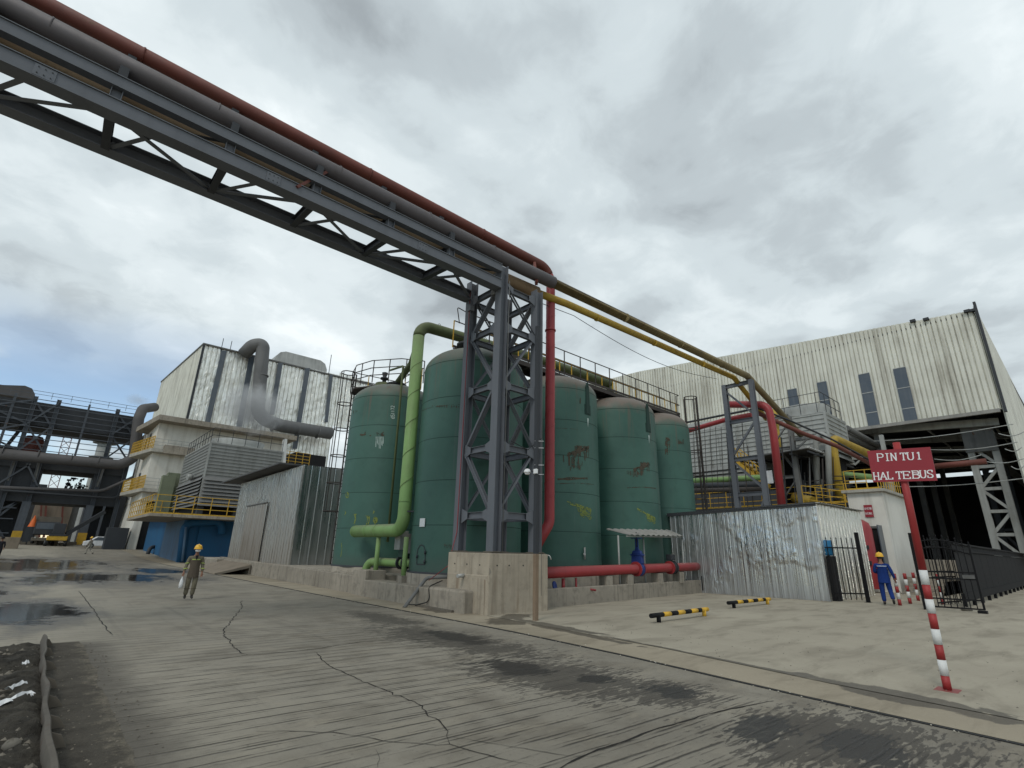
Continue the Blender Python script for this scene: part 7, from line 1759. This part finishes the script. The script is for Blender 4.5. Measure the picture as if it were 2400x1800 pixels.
def person(label, loc, facing, scale, pose, cloth, dark, helmet, mask=None, stripes=None, skirt=.0):
    g = thing('person', label, 'person', loc); g.rotation_euler.z = facing; g.scale = (scale,)*3
    H = pose
    hip = (0, 0, .93)
    torso = [(0,0,.93,.145,.105),(0,.005,1.08,.13,.098),(0,.0,1.25,.155,.11),(0,-.005,1.38,.15,.10),(0,.0,1.47,.065,.06),(0,.02,1.54,.058,.06)]
    hd = [('at',0,5),(0,.035,1.60,.070,.082),(0,.045,1.66,.078,.095),(0,.035,1.73,.072,.085),(0,.03,1.765,.045,.05)]
    nose = [('at',1,2),(0,.135,1.655,.016,.016),(0,.155,1.64,.011,.011)]
    arms = []; ch = [torso, hd, nose]; cl = [[(0,0,.93,.165,.125),(0,.005,1.08,.155,.120),(0,.0,1.25,.178,.13),(0,-.005,1.38,.172,.118),(0,.0,1.46,.085,.08)]]
    for s in (-1, 1):
        sh, el, wr, hn = H['arm'][s]
        a = [('at',0,3),(s*.175,-.005,1.40,.055,.055),(*el,.043,.043),(*wr,.028,.03)]
        ch.append(a); k = len(ch)-1
        d = Vector(hn)-Vector(wr); d.normalize(); fw_ = Vector((0,1,0)); sd_ = d.cross(fw_).normalized()
        palm = Vector(wr)+d*.055; kn = Vector(wr)+d*.09
        ch.append([('at',k,3),(*palm,.036,.018),(*kn,.036,.017)]); kp = len(ch)-1
        for f, (o_, L) in enumerate(((-.03,.062),(-.01,.074),(.01,.070),(.029,.055))):
            b0 = kn+sd_*o_+d*.012; b1 = b0+d*L*.5+fw_*.008; b2 = b0+d*L*.85+fw_*.026
            ch.append([('at',kp,2),(*b0,.010,.010),(*b1,.0088,.0088),(*b2,.0075,.0075)])
        t0 = palm-sd_*.038+fw_*.012; t1 = t0+d*.03-sd_*.014+fw_*.012
        ch.append([('at',kp,1),(*t0,.011,.011),(*t1,.009,.009)])
        cw = Vector(wr)-(Vector(wr)-Vector(el)).normalized()*.02
        cl.append([('at',0,3),(s*.19,-.005,1.405,.075,.075),(*el,.062,.060),(*cw,.047,.045)])
        hp, kn_, an, toe = H['leg'][s]
        ch.append([('at',0,0),(s*.09,0,.86,.085,.09),(*kn_,.055,.058),(*an,.036,.04)])
        cl.append([('at',0,0),(s*.098,0,.84,.108,.112),(*kn_,.080,.082),(*(Vector(an)+Vector((0,0,.03))),.066,.072)])
    skin_mesh('body', M['skin'], ch, g, 1)
    skin_mesh('coverall', cloth, cl, g, 2)
    for s in (-1, 1):
        hp, kn_, an, toe = H['leg'][s]; an, toe = Vector(an), Vector(toe)
        hl_ = an-(toe-an).normalized()*.035; hl_.z = an.z-.05
        skin_mesh('boot', dark, [[(*(an+Vector((0,0,.06))),.05,.052),(*(an+Vector((0,0,-.02))),.05,.055),(*an.lerp(toe,.55),.046,.04),(*toe,.042,.03)], [('at',0,1),(*hl_,.042,.035)]], g, 1)
    # helmet
    mb = MB(); mb.lathe([(.128,1.695),(.126,1.73),(.115,1.775),(.088,1.82),(.05,1.842),(.001,1.85)], (0,.03,0), 28)
    mb.lathe([(.124,1.70),(.145,1.692),(.145,1.686),(.122,1.69)], (0,.035,0), 28); mb.prism([(-.09,.13,1.688),(.09,.13,1.688),(.06,.20,1.682),(-.06,.20,1.682)], (0,0,.010)); mb.tube([(0,-.09,1.775),(0,-.03,1.84),(0,.05,1.856),(0,.13,1.80)], .014, 8)
    def local(mb_, name, mat):
        me = bpy.data.meshes.new(name); o = bpy.data.objects.new(name, me); COL.objects.link(o); o.parent = g; me.from_pydata([tuple(v) for v in mb_.v], [], mb_.f); me.polygons.foreach_set('use_smooth', mb_.sm); me.materials.append(mat); return o
    local(mb, 'helmet', helmet)
    for s in (-1, 1):
        local(MB().disc((s*.079,.035,1.655), (1,0,0), .028, .02, 10), 'ear', M['skin']); local(MB().disc((s*.03,.134,1.675), (0,1,0), .011, .012, 10), 'eye', M['boot'])
    local(MB().lathe([(.083,1.62),(.088,1.66),(.086,1.70)], (0,.025,0), 20, True, math.pi*1.05, math.pi*1.95), 'hair', M['boot'])
    if mask:
        mb = MB(); mb.lathe([(.030,1.585),(.074,1.60),(.094,1.635),(.090,1.668)], (0,.058,0), 18, True, math.pi*.12, math.pi*.88); local(mb, 'face_mask', M['mask'])
    else: local(MB().tube([(-.022,.131,1.615),(.022,.131,1.615)], .005, 5), 'mouth', M['redrust'])
    for nm, mat, (zz0, r0, r1) in (stripes or []):
        mb = MB(); n = 28
        for j in range(n+1):
            a = 2*math.pi*j/n
            for z in (zz0-.014, zz0+.014): mb.v.append(V(r0*math.cos(a), -.002+r1*math.sin(a), z))
        for j in range(n): mb.f.append((2*j, 2*j+2, 2*j+3, 2*j+1)); mb.sm.append(True)
        local(mb, nm, mat)
    return g, local
M['khaki'] = paint('khaki_work_cloth', (.155, .14, .10), .9, 0, .6, 0, 3, .6, dirtcol=(.085, .068, .05), spec=.1, bumpy=.5)
M['khaki_dark'] = paint('brown_apron_cloth', (.095, .078, .06), .9, 0, .5, 0, 3, spec=.1)
M['bluecloth'] = paint('blue_work_cloth', (.012, .035, .16), .85, 0, .5, 0, 3, .6, dirtcol=(.008, .02, .08), spec=.15, bumpy=.5)
M['reflect'] = paint('reflective_stripe', (.42, .52, .12), .5, 0, .2); M['reflect_w'] = paint('reflective_silver', (.42, .48, .6), .5, 0, .2)
M['palecloth'] = paint('pale_work_cloth', (.30, .28, .24), .9, 0, .4, 0, 3, spec=.1)
M['darkcloth'] = paint('dark_work_cloth', (.02, .02, .024), .9, 0, .3, 0, 3, spec=.1)
pl_ = G(440, 1406)
walkL = {'arm': {-1: (None, (-.25,-.02,1.13), (-.26,.08,.90), (-.26,.10,.80)), 1: (None, (.25,-.03,1.14), (.30,.06,.92), (.31,.09,.82))},
         'leg': {-1: (None, (-.10,.06,.50), (-.09,-.02,.10), (-.10,.14,.045)), 1: (None, (.10,.02,.49), (.11,-.06,.10), (.12,.09,.045))}}
face = math.atan2(-pl_.y, -pl_.x)-math.pi/2
gL, locL = person('person in dusty khaki coverall, yellow helmet and white mask walking towards the camera', (pl_.x, pl_.y, .012), face+.10, .885, walkL, M['khaki'], M['boot'], M['helmet'], True,
    [('chest_stripe', M['reflect'], (1.335,.183,.128))])
apr = MB()
for j in range(11):
    a = math.pi*(.12+.76*j/10)
    for z, r0, r1 in ((1.30,.188,.134),(1.1,.168,.13),(.95,.178,.137),(.72,.20,.150)): apr.v.append(V(r0*math.cos(a), r1*math.sin(a)+.004, z))
for j in range(10):
    for k in range(3): q = 4*j+k; apr.f.append((q, q+1, q+5, q+4)); apr.sm.append(True)
locL(apr, 'apron', M['khaki_dark'])
locL(MB().prism([(-.055,.112,1.475),(.055,.112,1.475),(.012,.128,1.33),(-.012,.128,1.33)], (0,.012,0)), 'collar_opening', M['darkcloth'])
for s in (-1, 1):
    for z_, x_, y_ in ((1.20,.232*s,-.012),(1.02,.265*s,.03)): locL(MB().torus((x_, y_, z_), (.1*s,-.2,1), .062, .013, 16, 6), 'sleeve_stripe', M['reflect'])
for s, z_ in ((-1,.36),(1,.36)): locL(MB().torus((s*.10, .02, z_), (0,0,1), .078, .012, 16, 6), 'leg_stripe', M['khaki_dark'])
hb_ = Matrix.Rotation(face+.10, 3, 'Z') @ (Vector((.31,.10,.77))*.885)+pl_
tag(MB().lathe([(.001,-.34),(.055,-.33),(.06,-.22),(.045,-.10),(.02,-.03),(.022,.01)], hb_, 14).build('plastic_bag', M['whitepl']), 'white plastic bag held low in the hand of the person in khaki', 'bag')
pr_ = G(2084, 1421)
walkR = {'arm': {-1: (None, (-.25,.02,1.15), (-.13,.22,1.12), (-.08,.26,1.14)), 1: (None, (.27,-.06,1.16), (.33,.02,.92), (.34,.05,.82))},
         'leg': {-1: (None, (-.11,.05,.50), (-.11,-.02,.09), (-.12,.14,.04)), 1: (None, (.13,.05,.50), (.15,-.26,.20), (.16,-.20,.06))}}
faceR = math.atan2(pr_.y, pr_.x)-math.pi/2
gR, locR = person('person in blue work clothes and yellow helmet walking away past the black gate post', (pr_.x, pr_.y, .018), faceR+.05, 1.05, walkR, M['bluecloth'], M['boot'], M['helmet'], False,
    [('back_stripe', M['reflect_w'], (1.36,.186,.13))])
jk = MB(); n = 24
for j in range(n+1):
    a = 2*math.pi*j/n
    for z, r0, r1 in ((.78,.195,.15),(.95,.185,.14),(1.12,.172,.130),(1.25,.182,.134)): jk.v.append(V(r0*math.cos(a), r1*math.sin(a), z))
for j in range(n):
    for k in range(3): q = 4*j+k; jk.f.append((q, q+4, q+5, q+1)); jk.sm.append(True)
locR(jk, 'jacket_hem', M['bluecloth'])
pf_ = PY(208, 1290, 70)
gF, lf_ = person('distant person in pale dusty coverall and yellow helmet striding across the road', (pf_.x, 70, gz(70)), .9, .95, {'arm': {-1: (None, (-.27,.02,1.15), (-.22,.16,.98), (-.2,.22,.92)), 1: (None, (.27,.05,1.15), (.2,.2,1.05), (.18,.25,1.0))},
    'leg': {-1: (None, (-.15,.16,.52), (-.16,.10,.12), (-.17,.26,.06)), 1: (None, (.14,-.06,.48), (.15,-.42,.14), (.15,-.30,.05))}}, M['palecloth'], M['boot'], M['helmet'], False)
pd_ = PY(4, 1285, 60)
gD, ld_ = person('person in dark clothes cut off by the left edge of the picture', (pd_.x-.1, 60, gz(60)), 2.9, .95, walkL, M['darkcloth'], M['boot'], M['darkcloth'], False)
# thin cable sagging between the tower and the frame
mb = MB(); a, b_ = PX(1345, 740, 15), PX(1680, 888, 27.5); pts = [a.lerp(b_, i/14)-V(0,0,.55*math.sin(math.pi*i/14)) for i in range(15)]
tag(mb.tube([V(11.5,12.0,10.4)]+pts, .014, 5).build('cable', M['cable']), 'thin cable sagging from the tower towards the pipe frame below the yellow pipe', 'cable')
